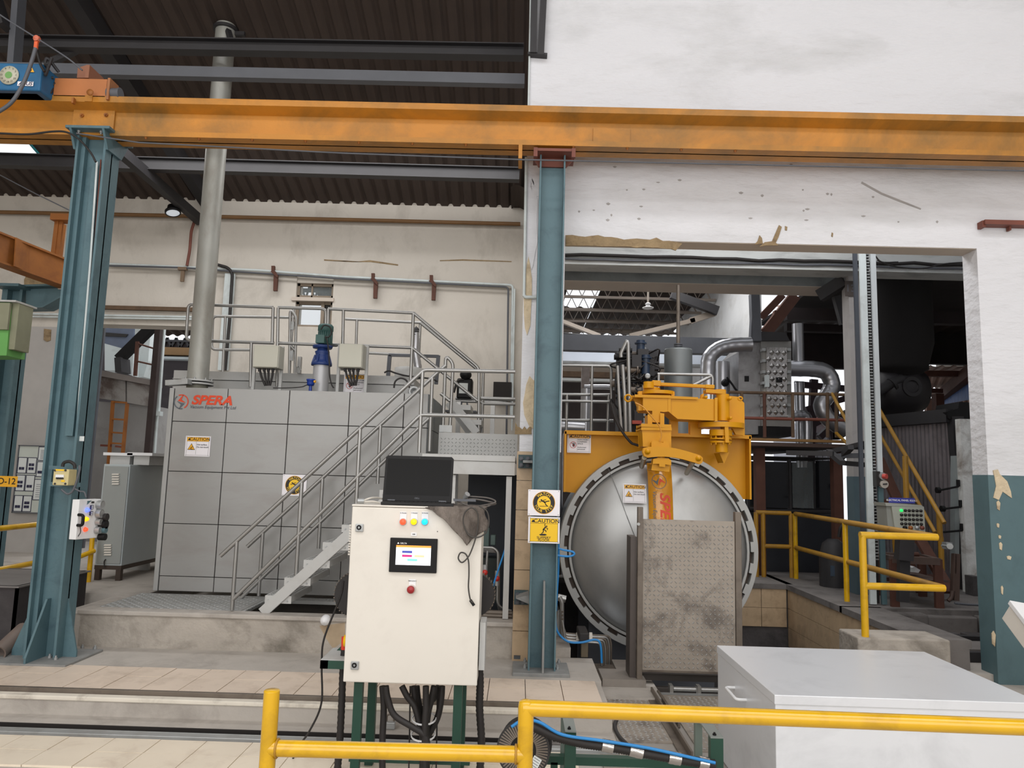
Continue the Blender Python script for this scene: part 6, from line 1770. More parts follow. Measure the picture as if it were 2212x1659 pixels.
for k in range(NTH):
    a0 = k * math.tau / NTH
    m = M(); m.ring(FV, 0, 0, VR * .925, VR * .957, -.03, .03, a0, a0 + math.tau / NTH * .47, n=5); B(m, 'tooth', ring_g, rg)
m = M(); m.ring(FV, 0, 0, VR * .905, VR * .96, -.06, -.035, n=72); B(m, 'slot_ring', mat('brown_slot', (84, 70, 60), .6, v=.2), v)
m = M(); m.lathe((VC.x, VY, VC.z), (0, 1, 0), [(VR * .95, .1), (VR * .9, .12), (VR * .9, 1.9), (VR * .5, 2.05), (0, 2.08)], 48); B(m, 'shell', panel_s, v)
for y in (7.4, 8.6):
    m = M(); m.prism([(-.6, -1.3), (.6, -1.3), (.6, VC.z - VR * .6), (-.6, VC.z - VR * .6)], fr((VC.x, y, 0)), 0, .06); B(m, 'saddle', iron_l, v)
m = M()
for (p, q) in (((1312, 1008), (1348, 1112)), ((1348, 1112), (1368, 1165))):
    a, b = P(*p, VY), P(*q, VY)
    def on(p_):
        r_ = math.hypot(p_.x - VC.x, p_.z - VC.z) / VR
        return Vector((p_.x, VY - .2 * math.sqrt(max(0, 1 - (r_ / .9) ** 2)) - .004, p_.z))
    m.tube([on(a + (b - a) * k / 6) for k in range(7)], .003, 4)
B(m, 'weld_seam', mat('seam_grey', (120, 120, 120), .5), v)
c = P(1371, 1066, 6.77)
tl_ = (P(1396, 1066, 6.77) - P(1346, 1066, 6.77)).x
sign_hot(fr((c.x, 6.775, c.z), (1, 0, -.01), (0, .18, 1)), tl_, 'caution hot surface sign on the round vessel door beside the yellow strap', (P(1371, 1046, 6.77) - P(1371, 1088, 6.77)).z)

# yellow mounting plate behind the ring
t = T('vessel_frame', 'yellow plate frame arched over the round vessel door', 'steel frame', (VC.x, 7.15, VC.z))
a, b = P(1221, 931, 7.13), P(1612, 945, 7.13)
zl_ = P(1216, 1062, 7.13).z; zr_ = P(1612, 1078, 7.13).z
arc = []
aR, aL = math.asin(max(-1, min(1, (zr_ - VC.z) / (VR * 1.0)))), math.pi - math.asin((zl_ - VC.z) / VR)
for k in range(25):
    t_ = aR + (aL - aR) * k / 24
    arc.append((VC.x + VR * .98 * math.cos(t_), VC.z + VR * .98 * math.sin(t_)))
m = M(); m.prism([(a.x, a.z - .01), (a.x, zl_)] + arc[::-1] + [(b.x, zr_), (b.x, b.z - .01)], fr((0, 7.13, 0)), -.02, 0); B(m, 'plate', davit, t)
m = M(); m.box(a.x - .01, b.x + .01, 7.0, 7.16, b.z - .02, a.z + .0); B(m, 'top_flange', davit, t)
for x_, z_ in ((a.x, zl_), (b.x, zr_)):
    m = M(); m.box(x_ - .012, x_ + .004, 7.0, 7.16, z_, a.z - .01); B(m, 'side_flange', davit, t)
c = P(1251, 957, 7.1); sign_space(fr((c.x, 7.105, c.z)), (P(1277, 957, 7.1) - P(1226, 957, 7.1)).x, 'caution confined space sign on the upper corner of the yellow vessel frame', (P(1250, 936, 7.1) - P(1250, 978, 7.1)).z)

# ---- davit arm
DY = 6.62
t = T('door_davit', 'yellow swing arm davit that carries the round vessel door', 'davit', P(1590, 1000, 6.9))
def dv(name, pts, Y, D, par=None, bev=.004, mt=davit):
    m = M(); m.pprism(pts, Y, D); return B(m, name, mt, par or t, bev=bev)
def dc(name, px, y0, y1, r, Y, par=None, n=24, mt=davit):
    m = M(); a, b = P(px, y0, Y), P(px, y1, Y); rr_ = r * Y / 1600
    m.cyl((a.x, Y, b.z), (a.x, Y, a.z), rr_, n); return B(m, name, mt, par or t)
dv('arm_head', [(1390, 856), (1444, 858), (1444, 888), (1434, 889), (1390, 885)], DY, .3)
dv('head_cover', [(1372, 853), (1448, 855), (1448, 859), (1372, 857)], DY - .02, .34)
dv('head_gusset', [(1367, 855), (1390, 857), (1390, 885), (1378, 880)], DY + .14, .03)
dv('gusset_foot', [(1380, 876), (1392, 876), (1392, 886), (1380, 886)], DY + .05, .1)
dv('arm_box', [(1444, 859), (1540, 863), (1545, 866), (1545, 908), (1464, 904), (1444, 888)], DY + .02, .28)
dv('arm_edge', [(1444, 857), (1448, 857), (1448, 890), (1444, 888)], DY - .005, .3)
dv('arm_edge', [(1446, 856), (1507, 859), (1507, 862), (1446, 860)], DY - .005, .3)
dc('hinge_barrel', 1561, 852, 909, 14, DY + .12)
dv('barrel_web', [(1545, 860), (1549, 860), (1549, 909), (1545, 909)], DY + .0, .28)
dv('hinge_plate', [(1576, 856), (1594, 858), (1607, 871), (1608, 940), (1590, 938), (1576, 912)], DY + .2, .05)
m = M(); a, b = P(1510, 908, DY + .2), P(1607, 926, DY + .2); cx2 = (a.x + b.x) / 2; m.lathe((cx2, DY + .22, b.z), (0, 0, 1), [(0, 0), ((b.x - a.x) / 2, 0), ((b.x - a.x) / 2, a.z - b.z - .02), (0, a.z - b.z - .02)], 30, True); B(m, 'base_flange', davit, t)
dc('stub', 1557, 929, 942, 24, DY + .15); dc('stub_flange', 1557, 947, 950, 23, DY + .15); dc('stub_flange', 1557, 953, 957, 23, DY + .15)
dc('lower_barrel', 1559, 957, 977, 13, DY + .15)
m = M()
for k in range(8):
    a_ = k * math.tau / 8; q = P(1557, 947, DY + .15); bolt(m, q + Vector((.085 * math.cos(a_), .085 * math.sin(a_), 0)), (0, 0, 1), .01, .012)
    q = P(1557, 957, DY + .15); bolt(m, q + Vector((.085 * math.cos(a_), .085 * math.sin(a_), 0)), (0, 0, -1), .01, .01)
B(m, 'flange_bolts', davit, t, kind='stuff')
dv('stay_plate', [(1566, 912), (1572, 912), (1574, 955), (1568, 955)], DY + .02, .14)
dv('support_gusset', [(1555, 978), (1574, 978), (1564, 1000)], DY + .2, .2)
dv('support_post', [(1450, 900), (1464, 905), (1464, 940), (1450, 938)], DY + .35, .08); dv('support_post', [(1492, 906), (1514, 908), (1514, 940), (1492, 939)], DY + .35, .08)
m = M(); m.box(P(1450, 937, 6.95).x, P(1610, 942, 6.95).x, 6.95, 7.14, P(1530, 945, 6.95).z, P(1530, 940, 6.95).z); B(m, 'shelf', davit, t)
dc('top_disc', 1421, 846, 853, 36, DY + .14); dc('pivot_boss', 1408, 838, 846, 18, DY + .12); dc('pivot_boss', 1401, 825, 832, 11, DY + .06); dc('pivot_boss', 1401, 832, 839, 12, DY + .06)
dv('lug', [(1451, 847), (1456, 847), (1456, 856), (1451, 856)], DY + .05, .05); dv('lug', [(1380, 846), (1386, 846), (1386, 855), (1380, 855)], DY + .05, .05)
dv('lug', [(1517, 852), (1520, 851), (1519, 862), (1515, 862)], DY + .1, .05)
m = M(); m.bar(P(1424, 830, DY + .08), P(1524, 835, DY + .08), .05, .028); B(m, 'link_bar', davit, t, bev=.004)
m = M(); m.bar(P(1408, 828, DY + .08), P(1426, 829, DY + .08), .07, .05); m.bar(P(1522, 835, DY + .08), P(1542, 836, DY + .08), .06, .034); B(m, 'link_fork', davit, t, bev=.004)
dc('crank_boss', 1556, 842, 852, 12, DY + .12); dc('crank_boss', 1533, 840, 849, 8, DY + .1)
dv('crank', [(1526, 841), (1566, 844), (1566, 850), (1526, 847)], DY + .06, .1)
m = M(); c = P(1357, 860, DY + .15); m.tube([c + Vector((.03 * math.cos(k * math.tau / 20), 0, .03 * math.sin(k * math.tau / 20))) for k in range(20)], .009, 8, True); m.bar(c + Vector((.03, 0, .0)), P(1374, 858, DY + .15), .018, .018); B(m, 'eye_bolt', davit, t)
m = M(); m.tube([P(1599, 861, DY + .2) + Vector((.02 * math.cos(k * math.tau / 14), 0, .016 * math.sin(k * math.tau / 14))) for k in range(14)], .007, 6, True); B(m, 'eye_bolt', davit, t)
for px, py in ((1525, 858), (1577, 861), (1578, 903)):
    m = M(); c = P(px, py, DY + .02); m.lathe(c, (0, -1, 0), [(.014, -.1), (.014, .01), (.008, .016), (0, .017)], 10); B(m, 'bolt', davit, t)
# hanging mast, clevis, clamp, curved yoke
mast = T('door_hanger', 'yellow hanger mast with a curved yoke clamping the vessel door', 'door hanger', P(1418, 960, 6.6))
t2 = mast
dv('clevis', [(1410, 888), (1425, 889), (1425, 912), (1410, 911)], 6.6, .1, t2); dv('clevis_cheek', [(1400, 896), (1408, 896), (1408, 916), (1400, 916)], 6.58, .14, t2); dv('clevis_cheek', [(1427, 893), (1434, 894), (1434, 917), (1427, 916)], 6.58, .14, t2)
dv('cap_plate', [(1386, 916), (1449, 918), (1449, 923), (1386, 921)], 6.5, .28, t2); dv('cap_plate', [(1386, 924), (1450, 925), (1450, 929), (1386, 928)], 6.49, .3, t2)
dv('mast_body', [(1388, 928), (1449, 930), (1449, 966), (1390, 964)], 6.51, .24, t2)
dv('clamp_block', [(1408, 956), (1411, 953), (1424, 953), (1424, 957), (1434, 957), (1434, 954), (1444, 954), (1445, 966), (1408, 965)], 6.44, .1, t2)
pts = []
up_ = [(1392, 969), (1400, 967), (1420, 966), (1440, 967), (1460, 970), (1480, 975), (1500, 981), (1512, 985), (1517, 990)]
dn_ = [(1516, 998), (1512, 1001), (1498, 997), (1478, 991), (1458, 987), (1438, 985), (1418, 985), (1400, 987), (1393, 984), (1390, 976)]
dv('yoke', up_ + dn_, 6.4, .05, t2, .006)
for px, py in ((1398.5, 976), (1508.5, 990.5)):
    m = M(); c = P(px, py, 6.4); m.lathe(c, (0, -1, 0), [(.024, 0), (.024, .01), (.014, .012), (.014, .03), (0, .032)], 16); B(m, 'yoke_nut', davit, t2)
for p_, q_ in (((1392, 988), (1386, 1008)), ((1497, 998), (1483, 1022))):
    m = M(); a, b = P(*p_, 6.45), P(*q_, 6.84); m.cyl(a, b, .022, 14); B(m, 'yoke_rod', mat('rod_%d' % p_[0], (150, 140, 118), .4, m=.4), t2)
dc('yoke_stub', 1428, 985, 992, 8, 6.47, t2)
dv('lower_clamp', [(1412, 992), (1422, 990), (1444, 991), (1449, 995), (1449, 1004), (1436, 1002), (1436, 1008), (1425, 1007), (1425, 1001), (1411, 1001)], 6.42, .08, t2)
dv('lower_block', [(1410, 1003), (1447, 1004), (1445, 1018), (1408, 1015)], 6.46, .22, t2)
m = M(); m.tube(cr(L([(1372, 870), (1390, 880), (1410, 903), (1424, 920), (1429, 940), (1425, 953)], 6.42)), .006, 6); B(m, 'grease_hose', mat('amber_hose', (206, 140, 40), .4), t2)
# strap down the dish
m = M()
q = []
xs0, xs1 = P(1403, 1060, 6.76).x, P(1455, 1060, 6.76).x
for k in range(13):
    z_ = P(1428, 1000 + k * 20, 6.76).z
    r_ = abs(z_ - VC.z) / VR
    q.append((VY - .2 * math.sqrt(max(0, 1 - min(1, r_ / .9) ** 2)) - .045, z_))
vs = [(x_, y_, z_) for (y_, z_) in q for x_ in (xs0, xs1)] + [(x_, y_ + .04, z_) for (y_, z_) in q for x_ in (xs0, xs1)]
n_ = len(q) * 2
fs = []
for k in range(len(q) - 1):
    a = k * 2
    fs += [(a, a + 1, a + 3, a + 2), (n_ + a, n_ + a + 2, n_ + a + 3, n_ + a + 1), (a, a + 2, n_ + a + 2, n_ + a), (a + 1, n_ + a + 1, n_ + a + 3, a + 3)]
m.add(vs, fs, True)
st_ = B(m, 'strap', strap_y, t2)
def strapY(z_):
    for (y0, z0), (y1, z1) in zip(q, q[1:]):
        if z1 <= z_ <= z0: return y0 + (y1 - y0) * (z0 - z_) / (z0 - z1)
    return q[0][0]
c = P(1427, 1040, 6.75)
Fq = fr((0, 0, 0), (0, 0, -1), (1, 0, 0))
def strapprint(name, mt, fn):
    m = M(); fn(m)
    m.v = [Vector((p.x, strapY(p.z) - .002, p.z)) for p in m.v]
    B(m, name, mt, st_)
F2 = fr((c.x, 0, c.z), (0, 0, -1), (1, 0, 0))
er = .068
strapprint('emblem_flash', logo_o, lambda m: m.poly(F2, [(er * .28, er * 1.0), (-er * .45, er * .12), (er * .1, 0), (er * .62, -er * .12), (er * .02, er * .3)], 0))
strapprint('emblem_ring', logo_g, lambda m: (m.disc(F2, 0, 0, er * .93, er, 0), m.poly(F2, [(-er * .25, -er * 1.0), (er * .5, -er * .22), (-er * .1, -er * .1), (-er * .62, er * .08), (-er * .02, -er * .36)], 0)))
strapprint('maker_lettering', logo_o, lambda m: m.text(F2, 'SPERA', .1, .045, .125, 0, 'LEFT', .03, .25, 1.2))
strapprint('maker_subline', logo_g, lambda m: m.text(F2, 'Vacuum Equipment Pvt Ltd', .085, -.045, .05, 0, 'LEFT', .008, .2, .95))
m = M(); m.tube(cr(L([(1320, 870), (1330, 905), (1344, 932), (1362, 955), (1372, 960), (1392, 966)], 6.8)), .012, 7); m.tube(cr(L([(1324, 872), (1334, 908), (1350, 940), (1366, 958)], 6.84)), .01, 7); B(m, 'hydraulic_hose', rubber, None, 'pair of black hoses curving down over the yellow vessel frame', 'hose')

# ================================================================ RAMP AND PIT EDGE
RYp = 5.74
t = T('loading_ramp', 'upright soiled tread plate loading ramp hinged before the vessel door', 'ramp', (P(1490, 1460, RYp).x, RYp, 0))
a, b = P(1388, 1121, RYp), P(1590, 1453, RYp)
xa, xb = P(1388, 1300, RYp).x, P(1588, 1300, RYp).x
m = M(); m.box(xa, xb, RYp, RYp + .012, b.z, a.z); pl = B(m, 'plate', plate_d, t)
m = M(); lugs(m, (xa + .006, RYp, b.z + .008), (1, 0, 0), (0, 0, 1), int((xb - xa - .012) / .0325), int((a.z - b.z - .016) / .0325), .0325, .026, .009, .006); B(m, 'tread_lugs', plate_l, pl, kind='stuff')
m = M(); m.box(xa - .006, xb + .01, RYp - .01, RYp + .03, b.z - .012, b.z); B(m, 'hinge_lip', brown_s, t)
zt2 = P(1380, 1095, RYp).z
m = M(); m.box(xa - .042, xa - .002, RYp - .02, RYp + .03, .0, zt2); B(m, 'side_bar', brown_s, t, bev=.003)
m = M(); m.box(xa - .09, xa - .044, RYp + .02, RYp + .22, -.05, P(1371, 1160, RYp).z); B(m, 'side_channel', mat('dark_channel', (84, 76, 72), .5, m=.3, v=.2), t)
zt3 = P(1587, 1106, RYp + .02).z
m = M(); m.box(xb + .004, xb + .05, RYp - .01, RYp + .05, .0, zt3); B(m, 'side_bar', brown_s, t, bev=.003)
m = M()
for k, (dz, dy) in enumerate(((.03, .1), (-.06, .05))):
    m.box(xa - .04, xb + .05, RYp + dy, RYp + dy + .06, b.z - .1 + dz - .03, b.z - .1 + dz + .02)
B(m, 'cross_member', mat('dark_member', (70, 64, 60), .6, v=.2), t)
m = M(); c = P(1379, 1132, RYp - .02); m.cyl(c, c + Vector((0, -.012, 0)), .012, 8); B(m, 'bolt', galv, t)
t = T('hinge_cylinders', 'pair of small steel cylinders at the foot of the loading ramp', 'cylinder', PZ(1500, 1478, .0))
for k, (x0, x1) in enumerate(((1442, 1490), (1498, 1548))):
    m = M(); a, b = PZ(x0, 1474, .02), PZ(x1, 1477, .02); a.z = b.z = .03; b.y = a.y = 5.66; m.cyl(a, b, .018, 12); m.box(a.x - .03, a.x - .005, 5.63, 5.7, 0, .06); m.box(b.x, b.x + .02, 5.64, 5.69, .01, .05); B(m, 'cylinder', steel, t)
m = M(); m.box(1.06, 2.2, 5.62, 5.64, -.03, .01); B(m, 'edge_plate', galv, t)
m = M(); m.box(.66, .98, 5.7, 6.0, .02, .075); m.box(.8, .98, 6.0, 6.3, .02, .075); B(m, 'hatch_cover', mat('cover_grey', (150, 142, 134), .6, m=.2, v=.15, d=(110, 104, 98), da=.5), None, 'L-shaped grey cover slab beside the bent hydraulic pipes', 'cover')
t = T('hydraulic_lines', 'row of bent steel hydraulic pipes clamped beside the vessel', 'pipework', PZ(1280, 1430, .02))
for k in range(6):
    m = M()
    y_ = 6.3 - k * .035
    m.tube(fil([P(1215, 1320 + k * 4, y_), P(1216 + k, 1368 + k * 3, y_), P(1240, 1370 + k * 3, y_), P(1296 + (5 - k) * 4, 1374 + k * 3, y_), P(1299 + (5 - k) * 4.2, 1390 + k * 3, y_), P(1300 + (5 - k) * 4, 1438, y_)], .05), .009, 7)
    B(m, 'pipe', steel if k % 2 else brown_s, t)
m = M(); m.pbox(1252, 1368, 1272, 1386, 6.02, .3); B(m, 'clamp', rubber, t, bev=.006)
m = M(); m.pbox(1256, 1388, 1270, 1420, 6.12, .06); B(m, 'clamp_post', mat('post_olive', (112, 100, 80), .6), t)
for px in (1248, 1276):
    m = M()
    for k in range(5):
        c = P(px, 1370 + k * 3.4, 6.28 - k * .035); m.cyl(c - Vector((.012, 0, 0)), c + Vector((.012, 0, 0)), .015, 8)
    B(m, 'union_nut', cab_w, t, kind='stuff')
m = M(); m.tube(cr(L([(1200, 1325), (1203, 1362), (1225, 1385), (1255, 1388), (1285, 1382), (1297, 1392), (1300, 1432)], 6.0)), .009, 7); B(m, 'blue_line', blue_h, t)
m = M(); m.bar(P(1210, 1318, 6.5), P(1206, 1402, 6.5), .04, .04, (0, 1, 0)); m.cyl(P(1205, 1290, 6.5), P(1222, 1294, 6.5), .03); m.tube(fil(L([(1209, 1290), (1214, 1300), (1214, 1400)], 6.45), .04), .018, 8); B(m, 'stand_pipe', steel, t)
m = M(); m.box(.46, 1.06, 6.12, 6.3, .02, .04)
for k in range(4): m.box(.46, .8, 6.02 + k * .05, 6.04 + k * .05, .02, .06)
B(m, 'grating', brown_s, None, 'strip of dark grating bars behind the pipe clamp post', 'grating', kind='stuff')

# ================================================================ YELLOW RAILS ROUND THE PIT
t = T('guard_rail', 'yellow pit guard rail with a long bar receding along the walkway', 'guard rail', (3.4, 7.5, .35))
def yp(name, p, q, mt=rail_d, r=.028):
    m = M(); m.cyl(p, q, r, 14); return B(m, name, mt, t)
fz, fzl = P(1868, 1157, 5.9).z, P(1880, 1268, 5.9).z
fx0, fx1 = P(1872, 1250, 5.9).x, P(2032, 1163, 5.9).x
yp('post', (fx0, 5.95, .38), (fx0, 5.95, fz + .0), rail_y); yp('top_bar', (fx0 - .02, 5.95, fz), (fx1, 5.95, fz), rail_y); yp('lower_bar', (fx0, 5.95, fzl), (fx1 + .04, 5.95, fzl), rail_y)
XL = 3.5
za_, zb2 = P(1722, 1110, 9.6).z, P(1722, 1183, 9.6).z
yp('top_bar', (XL + .04, 9.6, za_), (fx1, 5.97, fz)); yp('lower_bar', (XL + .04, 9.6, zb2), (fx1 + .04, 5.97, fzl))
for y_, mt in ((9.62, rail_y), (7.9, rail_y)):
    xx = XL + .04 + (fx1 - XL - .04) * (9.6 - y_) / 3.63
    zz = za_ + (fz - za_) * (9.6 - y_) / 3.63
    yp('post', (xx, y_, .34), (xx, y_, zz - .0), mt)
t = T('guard_rail', 'short yellow guard rail panel across the far end of the pit', 'guard rail', (3.3, 9.7, .35))
x0_, x1_ = P(1648, 1105, 9.7).x, P(1708, 1105, 9.7).x
for xx in (x0_ - .09, x0_, x1_): yp('post', (xx, 9.7, .34), (xx, 9.7, za_))
yp('top_bar', (x0_ - .09, 9.7, za_), (x1_, 9.7, za_)); yp('lower_bar', (x0_, 9.7, zb2), (x1_, 9.7, zb2))

# ================================================================ REAR BAY BEHIND THE OPENING
def bm(name, x0, x1, ytop, ybot, px, Y, D, mt):
    a, b = P(x0, ytop, Y), P(x1, ytop, Y); zt_, zb_ = P(px, ytop, Y).z, P(px, ybot, Y).z
    m = M(); m.box(a.x, b.x, Y, Y + D, zb_, zt_); return S(m, name, mt)
pale_con = mat('whitewashed_concrete', (186, 188, 186), .9, v=.12, s=2, d=(112, 112, 112), da=.6, ds=3, st=(.5, 1, 2))
m = M(); zA0 = P(1550, 578, 8.2).z; m.box(.3, 6, 8.2, 8.5, zA0, zA0 + .8); S(m, 'trim_20', pale_con)
m = M(); m.tube([Vector((.4 + k * .25, 8.17, P(1550, 561, 8.2).z + rnd.uniform(-.012, .012))) for k in range(22)], .02, 6); o = B(m, 'cable_run', dark, None, 'sagging dark cable run along the whitewashed lintel', 'cable')
m = M(); m.tube([Vector((.4 + k * .25, 8.18, P(1550, 563, 8.2).z + rnd.uniform(-.006, .006) - .03)) for k in range(22)], .012, 6); B(m, 'cable_run', iron_l, None, 'thin grey cable just below the sagging dark run on the lintel', 'cable')
m = M(); m.tube(cr(L([(1895, 562), (1930, 575), (1990, 580), (2040, 570), (2095, 566)], 8.1)), .008, 6); m.tube(cr(L([(1890, 552), (1905, 566), (1940, 566)], 8.1)), .008, 6); B(m, 'loose_wire', ink, None, 'loose black wires drooping on the lintel beside the chain post', 'wire')
zB1, zB0 = P(1500, 580, 8.75).z, P(1500, 612, 8.75).z
m = M(); m.box(.3, P(1817, 600, 8.75).x, 8.75, 9.2, zB0, zB1 + .3); S(m, 'trim_21', mat('grimy_beam', (120, 124, 124), .85, v=.25, s=2.5, d=(74, 76, 78), da=.5, ds=3))
m = M(); m.box(.3, P(1817, 600, 8.75).x, 8.752, 9.2, zB0 - .006, zB0); S(m, 'trim_22', soffit_m)
ca, cb2 = P(1837, 760, 8.4).x, P(1872, 760, 8.4).x
m = M(); m.box(ca, cb2, 8.4, 8.58, 1.64, zA0 + .1); cl_ = S(m, 'trim_23', mat('grey_column_plaster', (172, 168, 166), .9, v=.12, s=3, d=(130, 124, 120), da=.5))
m = M(); m.box(ca - .003, cb2 + .003, 8.397, 8.583, .3, 1.64); S(m, 'painted_dado', mat('slate_blue_dado', (84, 104, 112), .6, v=.15), cl_)
F = fr((P(1836, 624, 8.4).x, 8.395, P(1836, 624, 8.4).z)); m = M(); m.fbox(F, -.06, .06, -.09, .09, 0, .008); B(m, 'bay_plate', mat('dark_plate', (76, 68, 64), .7), cl_)
m = M(); m.text(F, '13', 0, 0, .12, .01, bold=.01); B(m, 'bay_number', iron_l, cl_)
m = M(); m.bar(P(1806, 640, 8.9), P(1822, 700, 8.9), .08, .08, (0, 1, 0)); m.bar(P(1770, 640, 8.7), P(1824, 606, 8.5), .1, .14); S(m, 'trim_24', iron)

# chain post of the lifting gate
t = T('chain_post', 'tall pale gate post with a vertical chain in the bay opening', 'gate post', P(1880, 1250, 7.7))
zt4 = zA0 + .3
def strip(name, x, w_, mt, dy=0, z0=.36, z1=zt4, D=.03):
    m = M(); c = P(x + 2.5, 760, 7.7).x; m.box(c - w_ / 2, c + w_ / 2, 7.7 + dy, 7.7 + dy + D, z0, z1); return B(m, name, mt, t)
strip('rail_web', 1855.5, .04, mat('dark_slate_steel', (62, 66, 74), .5), .04); strip('flange', 1868, .065, zinc_w); strip('chain_channel', 1881, .05, ink, .06); strip('flange', 1891, .05, mat('pale_zinc_b', (196, 202, 204), .5, v=.06), 0, P(1891, 1020, 7.7).z)
strip('flange_lower', 1891, .05, teal_w, 0, .36, P(1891, 1020, 7.7).z)
m = M(); c = P(1883.5, 760, 7.7).x
k = 0
zz = .8
while zz < zt4 - .05:
    m.cyl((c - .014, 7.73, zz), (c + .014, 7.73, zz), .009, 6); zz += .032
B(m, 'chain', galv, t, kind='stuff')
m = M(); a = P(1901, 1030, 7.65); m.pbox(1893, 1018, 1902, 1050, 7.62, .1); B(m, 'switch_bracket', ink, t)
m = M(); a = P(1908, 1029, 7.6); m.cyl(a + Vector((0, .06, 0)), a, .036, 16); pb_ = B(m, 'push_button_body', galv, t)
m = M(); m.cyl(a, a + Vector((.02, -.03, 0)), .026, 16); B(m, 'red_button', mat('faded_red', (190, 74, 66), .5), pb_)
m = M(); a = P(1911, 1046, 7.6); m.cyl(a + Vector((0, .05, 0)), a, .04, 16); pb_ = B(m, 'lower_switch', mat('pale_switch', (180, 172, 162), .5), t)
m = M(); m.bar(a + Vector((-.02, -.01, 0)), a + Vector((.02, -.01, .004)), .012, .012); B(m, 'switch_key', iron, pb_)

# control desk with sign
t = T('control_desk', 'grey push-button panel under a blue sign on the walkway', 'control panel', P(1957, 1290, 7.3))
Yk = 7.2
m = M(); a, b = P(1927, 1096, Yk), P(1999, 1152, Yk); m.pprism([(1926, 1094), (1996, 1096), (1999, 1150), (1940, 1152), (1933, 1140)], Yk, .03); fc = B(m, 'front_plate', mat('panel_beige', (164, 166, 156), .5, v=.08), t)
m = M(); m.pprism([(1914, 1090), (1996, 1094), (1998, 1150), (1918, 1140)], Yk + .03, .2); B(m, 'housing', mat('panel_grey', (140, 142, 136), .5, v=.1), t)
m = M(); m.pprism([(1912, 1086), (1990, 1091), (1996, 1096), (1914, 1093)], Yk + .0, .24); B(m, 'top_cover', mat('panel_top', (156, 158, 150), .5), t)
for r_ in range(4):
    for k in range(6):
        m = M(); c = P(1946.5 + k * 8.4 + r_ * .3, 1102.5 + r_ * 9.6 + k * .2, Yk)
        m.lathe(c, (0, -1, 0), [(.014, 0), (.013, .014), (0, .016)], 10); B(m, 'push_button', lamp_g if (r_ == 0 and k == 0) else ink, fc)
for px, mt in ((1954, black), (1966, orange_y), (1980, galv), (1991, rust_b)):
    m = M(); c = P(px, 1140, Yk); m.lathe(c, (0, -1, 0), [(.02, 0), (.018, .02), (0, .024)], 12); B(m, 'rotary_switch', mt, fc)
c = P(1948, 1081, Yk)
F = fr((c.x, Yk - .002, c.z)); hw_ = (P(1976, 1081, Yk) - P(1920, 1081, Yk)).x / 2
m = M(); m.fbox(F, -hw_, hw_, -.025, .024, -.006, 0); pl = B(m, 'sign_plate', mat('sign_navy', (56, 62, 150), .4), t)
m = M(); m.text(F, 'ELECTRICAL PANEL KILN-1', 0, 0, .0245, .001, bold=.014); B(m, 'sign_lettering', white_p, pl)
m = M(); m.bar(P(1955, 1150, Yk + .12), P(1952, 1210, Yk + .12), .14, .1, (0, 1, 0)); m.bar(P(1952, 1205, Yk + .2), P(1950, 1300, Yk + .2), .1, .06, (0, 1, 0)); B(m, 'pedestal', iron, t)
m = M(); m.tube(cr(L([(1888, 1078), (1900, 1087), (1912, 1090)], 7.5)), .008, 6); B(m, 'feed_cable', ink, t)

# rusty table and clutter
t = T('work_table', 'rusty angle-steel work frame before the corrugated kiln wall', 'table', P(1970, 1290, 7.6))
Yt = 7.65
def leg(px, y0, y1, Y):
    m = M(); a, b = P(px, y0, Y), P(px, y1, Y); m.box(a.x - .04, a.x + .04, Y - .02, Y + .02, .345, a.z); B(m, 'leg', rust, t)
tw = mat('brown_table', (96, 78, 70), .7, v=.25, s=6)
leg(1930, 1208, 1290, Yt); leg(2025, 1208, 1298, Yt); leg(1892, 1196, 1280, 8.4); leg(1990, 1200, 1280, 8.4)
m = M(); m.bar(P(1888, 1198, 8.4), P(1928, 1206, Yt), .05, .05); m.bar(P(1925, 1208, Yt), P(2028, 1213, Yt), .05, .07); m.bar(P(1890, 1197, 8.4), P(1992, 1202, 8.4), .05, .05); m.bar(P(1992, 1202, 8.4), P(2028, 1212, Yt), .05, .05); B(m, 'top_frame', tw, t)
m = M(); m.bar(P(1930, 1258, Yt), P(2026, 1262, Yt), .05, .04); m.bar(P(1892, 1250, 8.4), P(1990, 1254, 8.4), .05, .04); B(m, 'lower_frame', rust, t)
m = M(); a, b = P(1938, 1241, 8.1), P(2004, 1246, 8.1); m.box(a.x, b.x, 7.7, 8.35, a.z - .02, a.z); B(m, 'lower_shelf', tw, t)
for k, (x0, x1, y_) in enumerate(((1940, 1972, 1232), (1968, 1994, 1236), (1950, 1980, 1238))):
    m = M(); a, b = P(x0, y_, 7.95), P(x1, y_ + 3, 7.95); m.prism([(a.x, a.z), (b.x - .02, b.z), (b.x, b.z + .03), ((a.x + b.x) / 2, a.z + .055), (a.x + .04, a.z + .04)], fr((0, 7.9 + k * .1, 0)), -.15, .0); B(m, 'crumpled_sheet', (paper, white_p, peel)[k], None, ('crumpled grey sheet on the lower shelf of the rusty frame', 'crumpled white sheet on the lower shelf of the rusty frame', 'crumpled buff sheet on the lower shelf of the rusty frame')[k], 'sheet')
m = M(); a = P(1975, 1204, 7.9); m.cyl(a + Vector((-.1, 0, .02)), a + Vector((.05, .02, .03)), .025, 10); m.box(a.x - .06, a.x + .1, 7.85, 7.95, a.z - .02, a.z + .01); B(m, 'vice', rust, None, 'small rusty vice lying on top of the work frame', 'vice')
t = T('chain_hook_post', 'brown steel post with a grey limit switch near the white damaged wall', 'steel post', P(2064, 1298, 7.7))
